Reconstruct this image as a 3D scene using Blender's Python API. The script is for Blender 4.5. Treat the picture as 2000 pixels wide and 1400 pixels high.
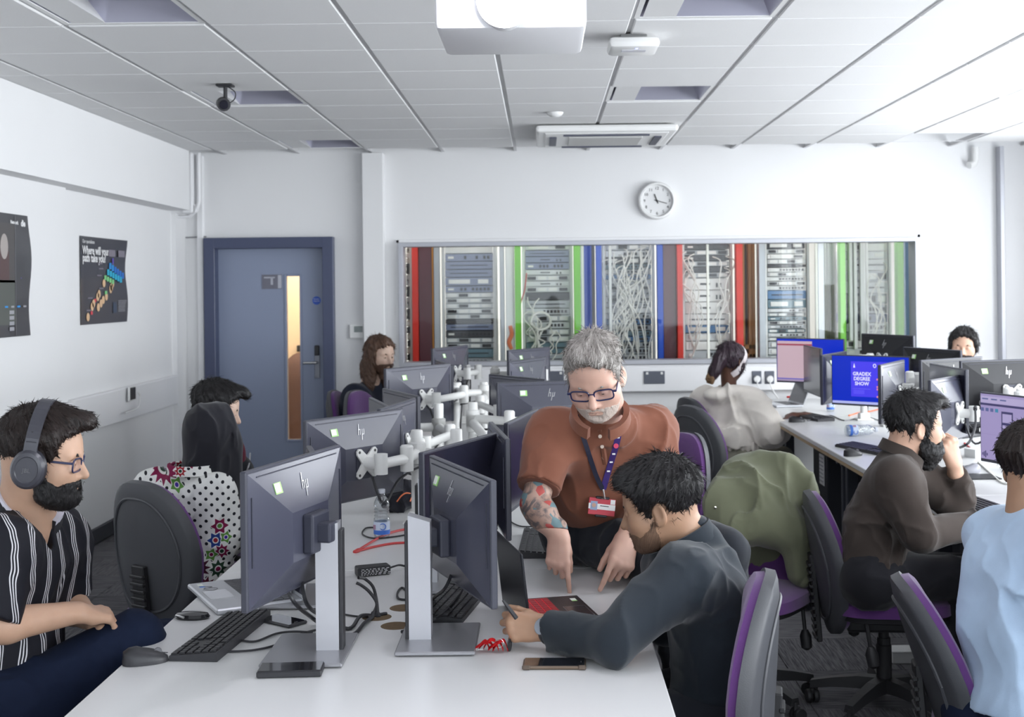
import bpy, bmesh, math, random
import numpy as np
from mathutils import Vector, Matrix, Euler

for o in list(bpy.data.objects):
    bpy.data.objects.remove(o, do_unlink=True)
SC = bpy.context.scene
COL = SC.collection
PI = math.pi
RNG = random.Random(7)

# ------------------------------------------------------------------ camera
FPX, CX, CY, ROLL, EYE = 2495.0, 1057.0, 562.0, 0.011, 1.66
cam_d = bpy.data.cameras.new('camera')
cam = bpy.data.objects.new('camera', cam_d)
COL.objects.link(cam)
cam_d.sensor_fit = 'HORIZONTAL'
cam_d.sensor_width = 36.0
cam_d.lens = 36.0 * FPX / 2000.0
cam_d.shift_x = -(CX - 1000.0) / 2000.0
cam_d.shift_y = (CY - 700.0) / 2000.0
cam_d.clip_start, cam_d.clip_end = 0.05, 60
cam.matrix_world = Matrix.Translation((0, 0, EYE)) @ Matrix.Rotation(PI / 2, 4, 'X') @ Matrix.Rotation(-ROLL, 4, 'Z')
cam_d.dof.use_dof = True
cam_d.dof.focus_distance = 3.7
cam_d.dof.aperture_fstop = 7.0
SC.camera = cam

# ------------------------------------------------------------------ world, exposure
wd = bpy.data.worlds.new('daylight')
SC.world = wd
wd.use_nodes = True
nt = wd.node_tree
nt.nodes.clear()
wo = nt.nodes.new('ShaderNodeOutputWorld')
wb = nt.nodes.new('ShaderNodeBackground')
wb.inputs[0].default_value = (0.80, 0.90, 1.0, 1)
wb.inputs[1].default_value = 3.0
nt.links.new(wb.outputs[0], wo.inputs[0])
SC.view_settings.view_transform = 'Standard'
SC.view_settings.look = 'None'
SC.view_settings.gamma = 1.0
SC.view_settings.use_curve_mapping = False
SC.view_settings.exposure = 0.3

def area_light(name, loc, rot, sx, sy, power, color=(1, 1, 1), spread=PI):
    l = bpy.data.lights.new(name, 'AREA')
    l.shape = 'RECTANGLE'
    l.size, l.size_y, l.energy, l.color, l.spread = sx, sy, power, color, spread
    o = bpy.data.objects.new(name, l)
    o.location, o.rotation_euler = loc, rot
    COL.objects.link(o)
    return o

# daylight at the glazing of the right-hand windows, and an added fill light behind the camera
for i, yy in enumerate((-0.9, 2.1, 5.1, 8.1)):
    area_light('window_daylight', (4.42, yy, 1.75), (0, PI / 2, 0), 1.6, 2.5, 102, (0.95, 0.975, 1.0))
area_light('rear_fill_light', (0.9, -2.86, 1.75), (PI / 2, 0, 0), 5.6, 1.6, 40, (0.96, 0.98, 1.0))
area_light('lab_ceiling_light', (0.4, 12.0, 2.72), (0, 0, 0), 5.0, 1.0, 95, (1.0, 0.97, 0.93))

# ------------------------------------------------------------------ pixel helpers (2000 x 1400 frame)
_c, _s = math.cos(ROLL), math.sin(ROLL)
def W(px, py, Y):
    dx, dy = px - CX, CY - py
    return Vector(((dx * _c + dy * _s) * Y / FPX, Y, EYE + (-dx * _s + dy * _c) * Y / FPX))
def WZ(px, py, Z):
    dx, dy = px - CX, CY - py
    ly = -dx * _s + dy * _c
    Y = (Z - EYE) * FPX / ly
    return Vector(((dx * _c + dy * _s) * Y / FPX, Y, Z))
def WX(px, py, X):
    dx, dy = px - CX, CY - py
    Y = X * FPX / (dx * _c + dy * _s)
    return Vector((X, Y, EYE + (-dx * _s + dy * _c) * Y / FPX))

# ------------------------------------------------------------------ materials
MATS = {}
def nd(nt, t, **kw):
    n = nt.nodes.new(t)
    for k, v in kw.items():
        setattr(n, k, v)
    return n
def mat(name, col, rough=0.5, metal=0.0, var=0.0, vscale=8.0, bump=0.0, bscale=60.0, spec=0.5, sss=0.0, coat=0.0, emit=None, estr=0.0, stretch=None, sheen=0.0):
    if name in MATS:
        return MATS[name]
    m = bpy.data.materials.new(name)
    m.use_nodes = True
    t = m.node_tree
    b = t.nodes['Principled BSDF']
    b.inputs['Base Color'].default_value = (*col, 1)
    b.inputs['Roughness'].default_value = rough
    b.inputs['Metallic'].default_value = metal
    b.inputs['Specular IOR Level'].default_value = spec
    if coat: b.inputs['Coat Weight'].default_value = coat
    if sheen: b.inputs['Sheen Weight'].default_value = sheen
    if sss:
        b.inputs['Subsurface Weight'].default_value = sss
        b.inputs['Subsurface Radius'].default_value = (0.012, 0.005, 0.003)
        b.inputs['Subsurface Scale'].default_value = 0.6
    if emit:
        b.inputs['Emission Color'].default_value = (*emit, 1)
        b.inputs['Emission Strength'].default_value = estr
    if var or bump:
        tc = nd(t, 'ShaderNodeTexCoord')
        mp = nd(t, 'ShaderNodeMapping')
        if stretch: mp.inputs['Scale'].default_value = stretch
        t.links.new(tc.outputs['Object'], mp.inputs[0])
    if var:
        n = nd(t, 'ShaderNodeTexNoise')
        n.inputs['Scale'].default_value = vscale
        n.inputs['Detail'].default_value = 4
        t.links.new(mp.outputs[0], n.inputs['Vector'])
        r = nd(t, 'ShaderNodeMapRange')
        r.inputs[3].default_value, r.inputs[4].default_value = 1 - var, 1 + var
        t.links.new(n.outputs[0], r.inputs[0])
        mx = nd(t, 'ShaderNodeVectorMath', operation='SCALE')
        mx.inputs[0].default_value = col
        t.links.new(r.outputs[0], mx.inputs['Scale'])
        t.links.new(mx.outputs[0], b.inputs['Base Color'])
    if bump:
        n2 = nd(t, 'ShaderNodeTexNoise')
        n2.inputs['Scale'].default_value = bscale
        n2.inputs['Detail'].default_value = 3
        t.links.new(mp.outputs[0], n2.inputs['Vector'])
        bp = nd(t, 'ShaderNodeBump')
        bp.inputs['Strength'].default_value = bump
        bp.inputs['Distance'].default_value = 0.004
        t.links.new(n2.outputs[0], bp.inputs['Height'])
        t.links.new(bp.outputs[0], b.inputs['Normal'])
    MATS[name] = m
    return m
def expr(t, op, a, b=None, c=None):
    n = nd(t, 'ShaderNodeMath', operation=op)
    for i, v in enumerate((a, b, c)):
        if v is None: continue
        if isinstance(v, (int, float)): n.inputs[i].default_value = v
        else: t.links.new(v, n.inputs[i])
    return n.outputs[0]
def mixc(t, f, a, b):
    n = nd(t, 'ShaderNodeMix', data_type='RGBA')
    if isinstance(f, (int, float)): n.inputs[0].default_value = f
    else: t.links.new(f, n.inputs[0])
    for i, v in ((6, a), (7, b)):
        if isinstance(v, tuple): n.inputs[i].default_value = (*v, 1)
        else: t.links.new(v, n.inputs[i])
    return n.outputs[2]

# ------------------------------------------------------------------ mesh builder
class MB:
    def __init__(s): s.v, s.f, s.m = [], [], []
    def add(s, vs, fs, mi=0, M=None):
        b = len(s.v)
        s.v += [tuple(M @ Vector(p)) for p in vs] if M is not None else [tuple(p) for p in vs]
        s.f += [tuple(i + b for i in f) for f in fs]
        s.m += [mi] * len(fs)
        return s
    def box(s, c, d, ch=0.0, mi=0, M=None):
        hx, hy, hz = d[0] / 2, d[1] / 2, d[2] / 2
        cx, cy, cz = c
        if ch <= 0:
            vs = [(cx + x * hx, cy + y * hy, cz + z * hz) for x in (-1, 1) for y in (-1, 1) for z in (-1, 1)]
            return s.add(vs, [(0, 1, 3, 2), (4, 6, 7, 5), (0, 4, 5, 1), (2, 3, 7, 6), (0, 2, 6, 4), (1, 5, 7, 3)], mi, M)
        ch = min(ch, hx * .95, hy * .95, hz * .95)
        bm = bmesh.new()
        bmesh.ops.create_cube(bm, size=1.0)
        for v in bm.verts:
            v.co = Vector((cx + v.co.x * 2 * hx, cy + v.co.y * 2 * hy, cz + v.co.z * 2 * hz))
        bmesh.ops.bevel(bm, geom=list(bm.edges), offset=ch, segments=2 if ch > .004 else 1, affect='EDGES', profile=.5)
        bm.verts.index_update()
        vs = [tuple(v.co) for v in bm.verts]
        fs = [tuple(v.index for v in f.verts) for f in bm.faces]
        bm.free()
        return s.add(vs, fs, mi, M)
    def tube(s, pts, r, n=8, mi=0, cap=True, M=None):
        pts = [Vector(p) for p in pts]
        rs = r if isinstance(r, (list, tuple)) else [r] * len(pts)
        vs, fs = [], []
        prev = None
        for i, p in enumerate(pts):
            d = (pts[min(i + 1, len(pts) - 1)] - pts[max(i - 1, 0)]).normalized()
            if prev is None:
                a = d.orthogonal().normalized()
            else:
                a = (prev - d * prev.dot(d))
                a = a.normalized() if a.length > 1e-6 else d.orthogonal().normalized()
            prev = a
            b = d.cross(a)
            for k in range(n):
                t = 2 * PI * k / n
                vs.append(p + (a * math.cos(t) + b * math.sin(t)) * rs[i])
        for i in range(len(pts) - 1):
            for k in range(n):
                k2 = (k + 1) % n
                fs.append((i * n + k, i * n + k2, (i + 1) * n + k2, (i + 1) * n + k))
        if cap:
            fs.append(tuple(range(n - 1, -1, -1)))
            fs.append(tuple(range((len(pts) - 1) * n, len(pts) * n)))
        return s.add(vs, fs, mi, M)
    def cyl(s, a, b, r, n=16, mi=0, r2=None, M=None):
        return s.tube([a, b], [r, r if r2 is None else r2], n, mi, True, M)
    def lathe(s, prof, n=20, mi=0, M=None, cap=True):
        vs, fs = [], []
        for (r, z) in prof:
            for k in range(n):
                t = 2 * PI * k / n
                vs.append((r * math.cos(t), r * math.sin(t), z))
        for i in range(len(prof) - 1):
            for k in range(n):
                k2 = (k + 1) % n
                fs.append((i * n + k, i * n + k2, (i + 1) * n + k2, (i + 1) * n + k))
        if cap:
            fs.append(tuple(range(n - 1, -1, -1)))
            fs.append(tuple(range((len(prof) - 1) * n, len(prof) * n)))
        return s.add(vs, fs, mi, M)
    def prism(s, poly, z0, z1, mi=0, M=None):
        n = len(poly)
        vs = [(x, y, z0) for x, y in poly] + [(x, y, z1) for x, y in poly]
        fs = [tuple(range(n - 1, -1, -1)), tuple(range(n, 2 * n))]
        fs += [(i, (i + 1) % n, n + (i + 1) % n, n + i) for i in range(n)]
        return s.add(vs, fs, mi, M)
    def mesh(s, name, mats, smooth=False):
        me = bpy.data.meshes.new(name)
        me.from_pydata(s.v, [], s.f)
        for m in (mats if isinstance(mats, (list, tuple)) else [mats]):
            me.materials.append(m)
        if isinstance(mats, (list, tuple)) and len(mats) > 1:
            me.polygons.foreach_set('material_index', s.m)
        bm = bmesh.new(); bm.from_mesh(me)
        bmesh.ops.recalc_face_normals(bm, faces=bm.faces)
        bm.to_mesh(me); bm.free()
        if smooth:
            me.shade_smooth()
            try: me.set_sharp_from_angle(angle=smooth if isinstance(smooth, float) else 0.7)
            except Exception: pass
        return me
def link(name, data, parent=None, loc=None, rot=None):
    o = bpy.data.objects.new(name, data)
    COL.objects.link(o)
    if parent is not None: o.parent = parent
    if loc is not None: o.location = loc
    if rot is not None: o.rotation_euler = rot
    return o
def part(name, mb, mats, parent=None, smooth=False, loc=None, rot=None, label=None, kind=None):
    o = link(name, mb.mesh(name, mats, smooth) if isinstance(mb, MB) else mb, parent, loc, rot)
    if label: o['label'] = label
    if kind: o['kind'] = kind
    return o
def tag(o, label, cat, group=None):
    o['label'] = label; o['category'] = cat
    if group: o['group'] = group
    return o
def thing(name, label, cat, loc=(0, 0, 0), rz=0.0, group=None):
    o = bpy.data.objects.new(name, None)
    COL.objects.link(o)
    o.empty_display_size = 0.05
    o.location = loc
    o.rotation_euler = (0, 0, rz)
    return tag(o, label, cat, group)
def struct(name, mb, mats, parent=None, smooth=False):
    o = part(name, mb, mats, parent, smooth)
    o['kind'] = 'structure'
    return o
def text(name, body, size, m, parent, M, ext=0.0006, align='CENTER', bold=0.0):
    cu = bpy.data.curves.new(name, 'FONT')
    cu.body, cu.size, cu.extrude, cu.align_x, cu.offset = body, size, ext, align, bold
    cu.resolution_u = 2
    tmp = bpy.data.objects.new('tmp', cu)
    COL.objects.link(tmp)
    dg = bpy.context.evaluated_depsgraph_get()
    me = bpy.data.meshes.new_from_object(tmp.evaluated_get(dg))
    bpy.data.objects.remove(tmp, do_unlink=True)
    me.materials.clear(); me.materials.append(m)
    o = link(name, me, parent)
    o.matrix_local = M
    return o
def curve_pts(pts, sub=6):
    P = [Vector(p) for p in pts]
    out = []
    for i in range(len(P) - 1):
        p0, p1, p2, p3 = P[max(i - 1, 0)], P[i], P[i + 1], P[min(i + 2, len(P) - 1)]
        for k in range(sub):
            t = k / sub
            out.append(0.5 * ((2 * p1) + (p2 - p0) * t + (2 * p0 - 5 * p1 + 4 * p2 - p3) * t * t + (3 * p1 - p0 - 3 * p2 + p3) * t ** 3))
    out.append(P[-1])
    return out
def basis(fwd, up=(0, 0, 1)):
    """columns x (right), y (fwd), z (up)"""
    y = Vector(fwd).normalized(); x = y.cross(Vector(up)).normalized(); z = x.cross(y)
    return Matrix((x, y, z)).transposed()
def frame(o, R):
    return Matrix.Translation(Vector(o)) @ R.to_4x4()
# ================================================================== room
YB, H0, XL, XR, YF = 10.6, 2.784, -2.95, 4.3, -2.75
m_wall = mat('white_wall_paint', (0.80, 0.80, 0.805), 0.75, var=0.015, vscale=3, bump=0.05, bscale=90)
m_trim = mat('white_gloss_trim', (0.84, 0.84, 0.85), 0.35)
m_grey = mat('grey_metal_frame', (0.45, 0.46, 0.50), 0.4, 0.3)
m_black = mat('black_plastic', (0.022, 0.022, 0.026), 0.45)
m_white = mat('white_plastic', (0.80, 0.80, 0.79), 0.4)

def carpet():
    m = mat('carpet_tile', (0.10, 0.10, 0.11), 0.95, spec=0.1)
    t = m.node_tree; b = t.nodes['Principled BSDF']
    tc = nd(t, 'ShaderNodeTexCoord'); mp = nd(t, 'ShaderNodeMapping')
    mp.inputs['Scale'].default_value = (9, 160, 1)
    oi = nd(t, 'ShaderNodeObjectInfo')
    t.links.new(tc.outputs['Object'], mp.inputs[0])
    n = nd(t, 'ShaderNodeTexNoise', noise_dimensions='4D'); n.inputs['Scale'].default_value = 1.0; n.inputs['Detail'].default_value = 6
    t.links.new(mp.outputs[0], n.inputs['Vector'])
    t.links.new(expr(t, 'MULTIPLY', oi.outputs['Random'], 50.0), n.inputs['W'])
    f = expr(t, 'ADD', expr(t, 'MULTIPLY', expr(t, 'SUBTRACT', n.outputs[0], 0.5), 3.0), expr(t, 'MULTIPLY_ADD', oi.outputs['Random'], 0.35, 0.35))
    cl = nd(t, 'ShaderNodeClamp'); t.links.new(f, cl.inputs[0])
    t.links.new(mixc(t, cl.outputs[0], (0.055, 0.055, 0.062), (0.19, 0.185, 0.195)), b.inputs['Base Color'])
    n2 = nd(t, 'ShaderNodeTexNoise'); n2.inputs['Scale'].default_value = 350
    t.links.new(tc.outputs['Object'], n2.inputs['Vector'])
    bp = nd(t, 'ShaderNodeBump'); bp.inputs['Strength'].default_value = 0.5; bp.inputs['Distance'].default_value = 0.004
    t.links.new(n2.outputs[0], bp.inputs['Height']); t.links.new(bp.outputs[0], b.inputs['Normal'])
    return m
m_carpet = carpet()
floor = struct('floor', MB().box(((XL + XR) / 2, (YB + YF) / 2, -0.06), (XR - XL + 1.6, YB - YF + 0.6, 0.1)), mat('floor_screed', (0.05, 0.05, 0.055), 0.9))
tile_me = MB().box((0, 0, 0), (0.4975, 0.4975, 0.01), 0.002).mesh('carpet_tile', m_carpet)
for i in range(15):
    for j in range(17):
        o = link('carpet_tile', tile_me, floor, (XL + 0.25 + i * 0.5, 2.25 + j * 0.5, -0.005), (0, 0, (i + j) % 2 * PI / 2))

# ceiling: grid of 600 mm tiles, each its own piece
ceil = struct('ceiling', MB().box(((XL + XR) / 2, (YB + YF) / 2, H0 + 0.32), (XR - XL + 1.6, YB - YF + 0.6, 0.1)), m_wall)
m_ct = mat('ceiling_tile', (0.76, 0.76, 0.76), 0.9, var=0.03, vscale=120, bump=0.15, bscale=300)
m_tee = mat('ceiling_tee', (0.62, 0.62, 0.63), 0.5)
m_gap = mat('ceiling_shadow_gap', (0.25, 0.25, 0.27), 0.7)
ct_me = MB().box((0, 0, 0.009), (0.578, 0.592, 0.018), 0.004).mesh('ceiling_tile', m_ct)
XG = [-2.6 + 0.6 * k for k in range(-1, 12)]
YG = [-3.0 + 0.6 * k for k in range(0, 23)]
LUM = {(c, r) for c in (-2.0, 0.4, 2.8) for r in (-2.4, 0.0, 2.4, 4.8, 7.2, 9.6)}
for i, x in enumerate(XG[:-1]):
    for j, y in enumerate(YG[:-1]):
        if (round(x, 2), round(y, 2)) in LUM or y < 2.3: continue
        link('ceiling_tile', ct_me, ceil, (x + 0.3, y + 0.3, H0 + 0.002))
big = MB()
for k, x in enumerate(XG):
    b_ = MB().box((x, (YB + YF) / 2, H0 + 0.014), (0.024, YB - YF, 0.006)).box((x, (YB + YF) / 2, H0 + 0.03), (0.003, YB - YF, 0.03))
    part('ceiling_tee_bar', b_, m_tee, ceil)
part('ceiling_slab_front', MB().box(((XL + XR) / 2, -0.3, H0 + 0.012), (XR - XL, 5.2, 0.02)), m_ct, ceil)
for y in YG:
    if y > 2.3:
        part('ceiling_cross_tee', MB().box(((XL + XR) / 2, y, H0 + 0.012), (XR - XL, 0.014, 0.004)), m_tee, ceil)

# walls
WX0, WX1, WZ0, WZ1 = -1.175, 3.12, 1.02, 2.045     # window opening in the back wall
DX0, DX1, DZ = -2.775, -1.71, 2.10                  # door opening with its frame
T = 0.14
bw = MB()
yb = YB + T / 2
def wallbox(mb, x0, x1, z0, z1): mb.box(((x0 + x1) / 2, yb, (z0 + z1) / 2), (x1 - x0, T, z1 - z0))
wallbox(bw, XL - 0.3, DX0, 0, H0 + .2); wallbox(bw, DX0, DX1, DZ, H0 + .2)
wallbox(bw, DX1, WX0, 0, H0 + .2); wallbox(bw, WX0, WX1, 0, WZ0); wallbox(bw, WX0, WX1, WZ1, H0 + .2)
wallbox(bw, WX1, XR + 0.3, 0, H0 + .2)
struct('wall_back', bw, m_wall)
struct('wall_left', MB().box((XL - 0.13, (YB + YF) / 2, H0 / 2 + .1), (0.2, YB - YF, H0 + .2)), m_wall)
struct('wall_front', MB().box((-2.5, YF - .1, H0 / 2), (1.3, .2, H0 + .2)).box((4.0, YF - .1, H0 / 2), (0.9, .2, H0 + .2)).box((0.9, YF - .1, .4), (5.6, .2, .9)).box((0.9, YF - .1, 2.72), (5.6, .2, .3)), m_wall)
wr = MB()
wr.box((XR + .1, (YB + YF) / 2, 0.45), (.2, YB - YF, 0.9)).box((XR + .1, (YB + YF) / 2, 2.72), (.2, YB - YF, 0.34))
for a, b_ in ((-2.8, -2.15), (0.35, 0.85), (3.35, 3.85), (6.35, 6.85), (9.35, 10.6)):
    wr.box((XR + .1, (a + b_) / 2, 1.7), (.2, b_ - a, 1.8))
struct('wall_right', wr, m_wall)
m_glass = bpy.data.materials.new('window_glass'); m_glass.use_nodes = True
t = m_glass.node_tree; t.nodes.clear()
go = nd(t, 'ShaderNodeOutputMaterial'); gm = nd(t, 'ShaderNodeMixShader'); gt = nd(t, 'ShaderNodeBsdfTransparent'); gg = nd(t, 'ShaderNodeBsdfGlossy')
gt.inputs[0].default_value = (.965, .975, .97, 1); gg.inputs['Roughness'].default_value = 0.01
fr = nd(t, 'ShaderNodeFresnel'); fr.inputs[0].default_value = 1.28
t.links.new(fr.outputs[0], gm.inputs[0]); t.links.new(gt.outputs[0], gm.inputs[1]); t.links.new(gg.outputs[0], gm.inputs[2]); t.links.new(gm.outputs[0], go.inputs[0])
for k, yy in enumerate((-0.9, 2.1, 5.1, 8.1)):
    w = struct('window_%d' % (k + 2), MB().box((XR + .1, yy - 1.24, 1.725), (.07, .05, 1.65)).box((XR + .1, yy + 1.24, 1.725), (.07, .05, 1.65)).box((XR + .1, yy, .925), (.07, 2.5, .05)).box((XR + .1, yy, 2.525), (.07, 2.5, .05)).box((XR + .1, yy, 1.725), (.06, .05, 1.6)), m_trim)
w = struct('window_6', MB().box((-1.87, YF - .1, 1.7), (.05, .07, 1.7)).box((3.67, YF - .1, 1.7), (.05, .07, 1.7)).box((.9, YF - .1, 1.7), (.05, .07, 1.7)).box((.9, YF - .1, .88), (5.6, .07, .05)).box((.9, YF - .1, 2.55), (5.6, .07, .05)), m_trim)  # unseen rear window frame, added around the fill light

# left wall details: deep bulkhead under the ceiling, pier, dado trunking, skirting
bz = 2.31
struct('trim_1', MB().box((XL + 0.02, (10.2 + YF) / 2, (bz + H0) / 2), (0.26, 10.2 - YF, H0 - bz)), m_wall)      # bulkhead
pier_y = WX(132, 700, -2.93).y
struct('trim_2', MB().box((XL - 0.005, (pier_y + YF) / 2, bz / 2), (0.05, pier_y - YF, bz)), m_wall)             # pier
struct('trim_3', MB().box((-2.985, 10.45, 1.3), (0.09, 0.3, 2.6)), m_wall)
# back-left nib beside the door, pilaster, right column
struct('trim_4', MB().box((-2.815, YB - 0.02, H0 / 2), (0.05, 0.05, H0), 0.004), m_trim)
struct('trim_5', MB().box((-1.375, YB - 0.06, H0 / 2), (0.17, 0.12, H0), 0.003), m_wall)
struct('trim_6', MB().box((3.80, YB - 0.05, H0 / 2), (0.035, 0.1, H0), 0.003), m_grey)
bb = mat('dark_skirting', (0.045, 0.048, 0.058), 0.5)
struct('baseboard_left', MB().box((XL - 0.02, (10.6 + pier_y) / 2, 0.05), (0.025, 10.6 - pier_y, 0.1), .003).box((XL + 0.03, (pier_y + YF) / 2, 0.05), (0.025, pier_y - YF, 0.1), .003), bb)
struct('baseboard_back', MB().box((-2.87, YB - .012, 0.05), (0.12, 0.024, 0.1), .003).box((-1.5, YB - .012, 0.05), (0.4, 0.024, 0.1), .003).box((1.3, YB - .012, 0.05), (5.2, 0.024, 0.1), .003), bb)
# dado trunking on the left wall
tz0 = 0.76
tk = MB().box((XL - 0.003, (10.28 + pier_y) / 2, 0.875), (0.05, 10.28 - pier_y, 0.23), .008)
tk.box((XL + 0.047, (pier_y + YF) / 2, 0.875), (0.05, pier_y - YF, 0.23), .008)
trl = part('cable_trunking', tk, m_trim); tag(trl, 'white dado cable trunking running along the left wall', 'trunking')
so = WX(258, 768, XL + .045)
sk = thing('wall_socket', 'black wall socket on the left dado trunking below the small poster', 'socket', so, 0)
part('socket_plate', MB().box((0, 0, 0), (.012, .16, .1), .003), m_white, sk)
part('socket_insert', MB().box((.008, -.01, 0), (.012, .1, .085), .003), m_black, sk)
part('socket_cable', MB().tube(curve_pts([(.01, .09, 0), (.02, .12, -.03), (.02, .08, -.1), (.02, -.02, -.115), (.015, -.2, -.12)]), .006, 6), m_white, sk, True)
# trunking below the internal window, with sockets
tr = part('dado_trunking', MB().box(((WX0 + XR) / 2 - .05, YB - .037, 0.895), (XR - WX0 - .1, .07, .2), .008), m_trim)
tag(tr, 'white dado trunking under the long internal window', 'trunking')
struct('trim_8', MB().box(((WX0 + WX1) / 2, YB - .02, 1.0), (WX1 - WX0 + .06, .06, .035), .004), m_trim)
m_sock = mat('slate_socket', (0.10, 0.11, 0.14), 0.5)
for px, w_, lab in ((1081, .20, 'dark double socket in the trunking left of the man in rust polo'), (1278, .20, 'dark double socket in the trunking right of the man in rust polo'), (1478, .17, 'dark socket with white plugs just right of the woman in the headband'), (1503, .17, 'dark socket with white plugs nearest the pink and blue screen')):
    p = W(px, 737, YB - .075)
    s_ = thing('power_socket', lab, 'socket', p)
    part('socket_plate', MB().box((0, 0, 0), (w_ / 2.2 if px > 1400 else w_ * .86, .012, .105), .003), m_sock, s_)
    for q in (-1, 1):
        if px > 1400:
            part('plug', MB().lathe([(0.001, 0), (.028, 0), (.03, .01), (.026, .03), (.001, .032)], 14, M=Matrix.Translation((q * .0, -.006, -.012 + q * .0)) @ Matrix.Rotation(PI / 2, 4, 'X')), m_white, s_, True)
            part('plug_lead', MB().tube(curve_pts([(0, -.035, -.02), (.0, -.045, -.06), (.03, -.04, -.12), (.08, -.03, -.2)]), .005, 6), m_white, s_, True)
            break
        part('socket_switch', MB().box((q * w_ * .3, -.008, .035), (.02, .008, .02), .002), m_white, s_)

# door
m_dfr = mat('navy_door_frame', (0.055, 0.068, 0.13), 0.35)
m_dlf = mat('blue_grey_door', (.25, .29, .40), 0.38, var=0.03, vscale=2)
def doorbits():
    d = thing('door_1', '', '', (DX0, YB, 0)); del d['label']; del d['category']; d['kind'] = 'structure'
    w = DX1 - DX0
    fy = 0.0
    part('door_frame', MB().box((.045, fy, DZ / 2), (.09, .19, DZ), .004).box((w - .045, fy, DZ / 2), (.09, .19, DZ), .004).box((w / 2, fy, DZ - .045), (w - .17, .189, .09), .004), m_dfr, d)
    lw0, lw1, gx0, gx1, gz0, gz1 = .09, w - .09, .655, .765, .42, 1.78
    lf = MB()
    def pb(x0, x1, z0, z1): lf.box(((x0 + x1) / 2, .055, (z0 + z1) / 2), (x1 - x0, .045, z1 - z0))
    pb(lw0, gx0, .01, DZ - .09); pb(gx1, lw1, .01, DZ - .09); pb(gx0, gx1, .01, gz0); pb(gx0, gx1, gz1, DZ - .09)
    leaf = part('door_leaf', lf, m_dlf, d)
    part('door_bead', MB().box((gx0 - .008, .03, (gz0 + gz1) / 2), (.018, .012, gz1 - gz0 + .03), .002).box((gx1 + .008, .03, (gz0 + gz1) / 2), (.018, .012, gz1 - gz0 + .03), .002).box(((gx0 + gx1) / 2, .03, gz0 - .008), (.1, .012, .018), .002).box(((gx0 + gx1) / 2, .03, gz1 + .008), (.1, .012, .018), .002), m_dlf, d)
    part('vision_pane', MB().box(((gx0 + gx1) / 2, .055, (gz0 + gz1) / 2), (gx1 - gx0, .006, gz1 - gz0)), m_glass, d)
    ch = mat('satin_steel', (0.62, 0.62, 0.62), 0.3, 1.0)
    part('handle_plate', MB().box((.905, .028, 1.03), (.045, .01, .2), .003), mat('dark_steel', (.2, .21, .24), .35, .8), d)
    part('door_handle', MB().tube([(.905, .02, 1.06), (.905, -.03, 1.06), (.80, -.032, 1.06)], .011, 10), ch, d, True)
    part('card_reader', MB().box((.905, .02, 1.16), (.04, .025, .085), .008), m_black, d)
    part('fire_door_sign', MB().lathe([(.001, 0), (.035, 0), (.035, .002), (.001, .002)], 24, M=Matrix.Translation((.905, .032, 1.575)) @ Matrix.Rotation(PI / 2, 4, 'X')), mat('sign_blue', (.03, .10, .5), .5), d)
    m_t = mat('print_white', (.82, .82, .82), .6)
    Mx = Matrix.Rotation(PI / 2, 4, 'X')
    for z, s in ((1.583, 'Fire door'), (1.567, 'Keep shut')):
        text('sign_lettering', s, .012, m_t, d, Matrix.Translation((.905, .0285, z)) @ Mx)
    part('door_notice', MB().box((.535, .03, 1.735), (.165, .004, .12)), mat('notice_grey', (.13, .13, .17), .3, coat=.5), d)
    part('notice_print', MB().box((.535, .027, 1.74), (.02, .002, .06)).box((.60, .027, 1.735), (.03, .002, .11)).box((.515, .027, 1.77), (.09, .002, .012)), mat('notice_print', (.45, .46, .52), .5), d)
doorbits()
# corridor beyond the door
cor = struct('trim_9', MB().box((-2.25, 12.2, 1.4), (1.8, .08, 2.9)).box((-3.1, 11.5, 1.4), (.08, 1.5, 2.9)).box((-1.42, 11.5, 1.4), (.08, 1.5, 2.9)).box((-2.25, 11.5, 2.85), (1.8, 1.5, .08)), mat('corridor_cream', (.82, .70, .55), .7))
area_light('corridor_light', (-2.25, 11.6, 2.75), (0, 0, 0), .8, .8, 28, (1, .85, .65))
bag = W(575, 800, 11.9)
cb = thing('coat', 'dark brown coat hanging in the corridor, seen through the door pane', 'coat', (bag.x, 12.1, 0.25))
part('coat_body', MB().lathe([(.02, 0), (.17, .02), (.19, .25), (.17, .55), (.14, .72), (.05, .80), (.01, .82)], 14), mat('coat_brown', (.10, .06, .055), .9), cb, True)
part('coat_hook', MB().box((0, .04, .86), (.03, .05, .06), .008), m_black, cb)
struct('trim_10', MB().box((-2.25, 11.4, -.02), (1.8, 1.6, .06)), mat('corridor_floor', (.5, .42, .33), .6))

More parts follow.
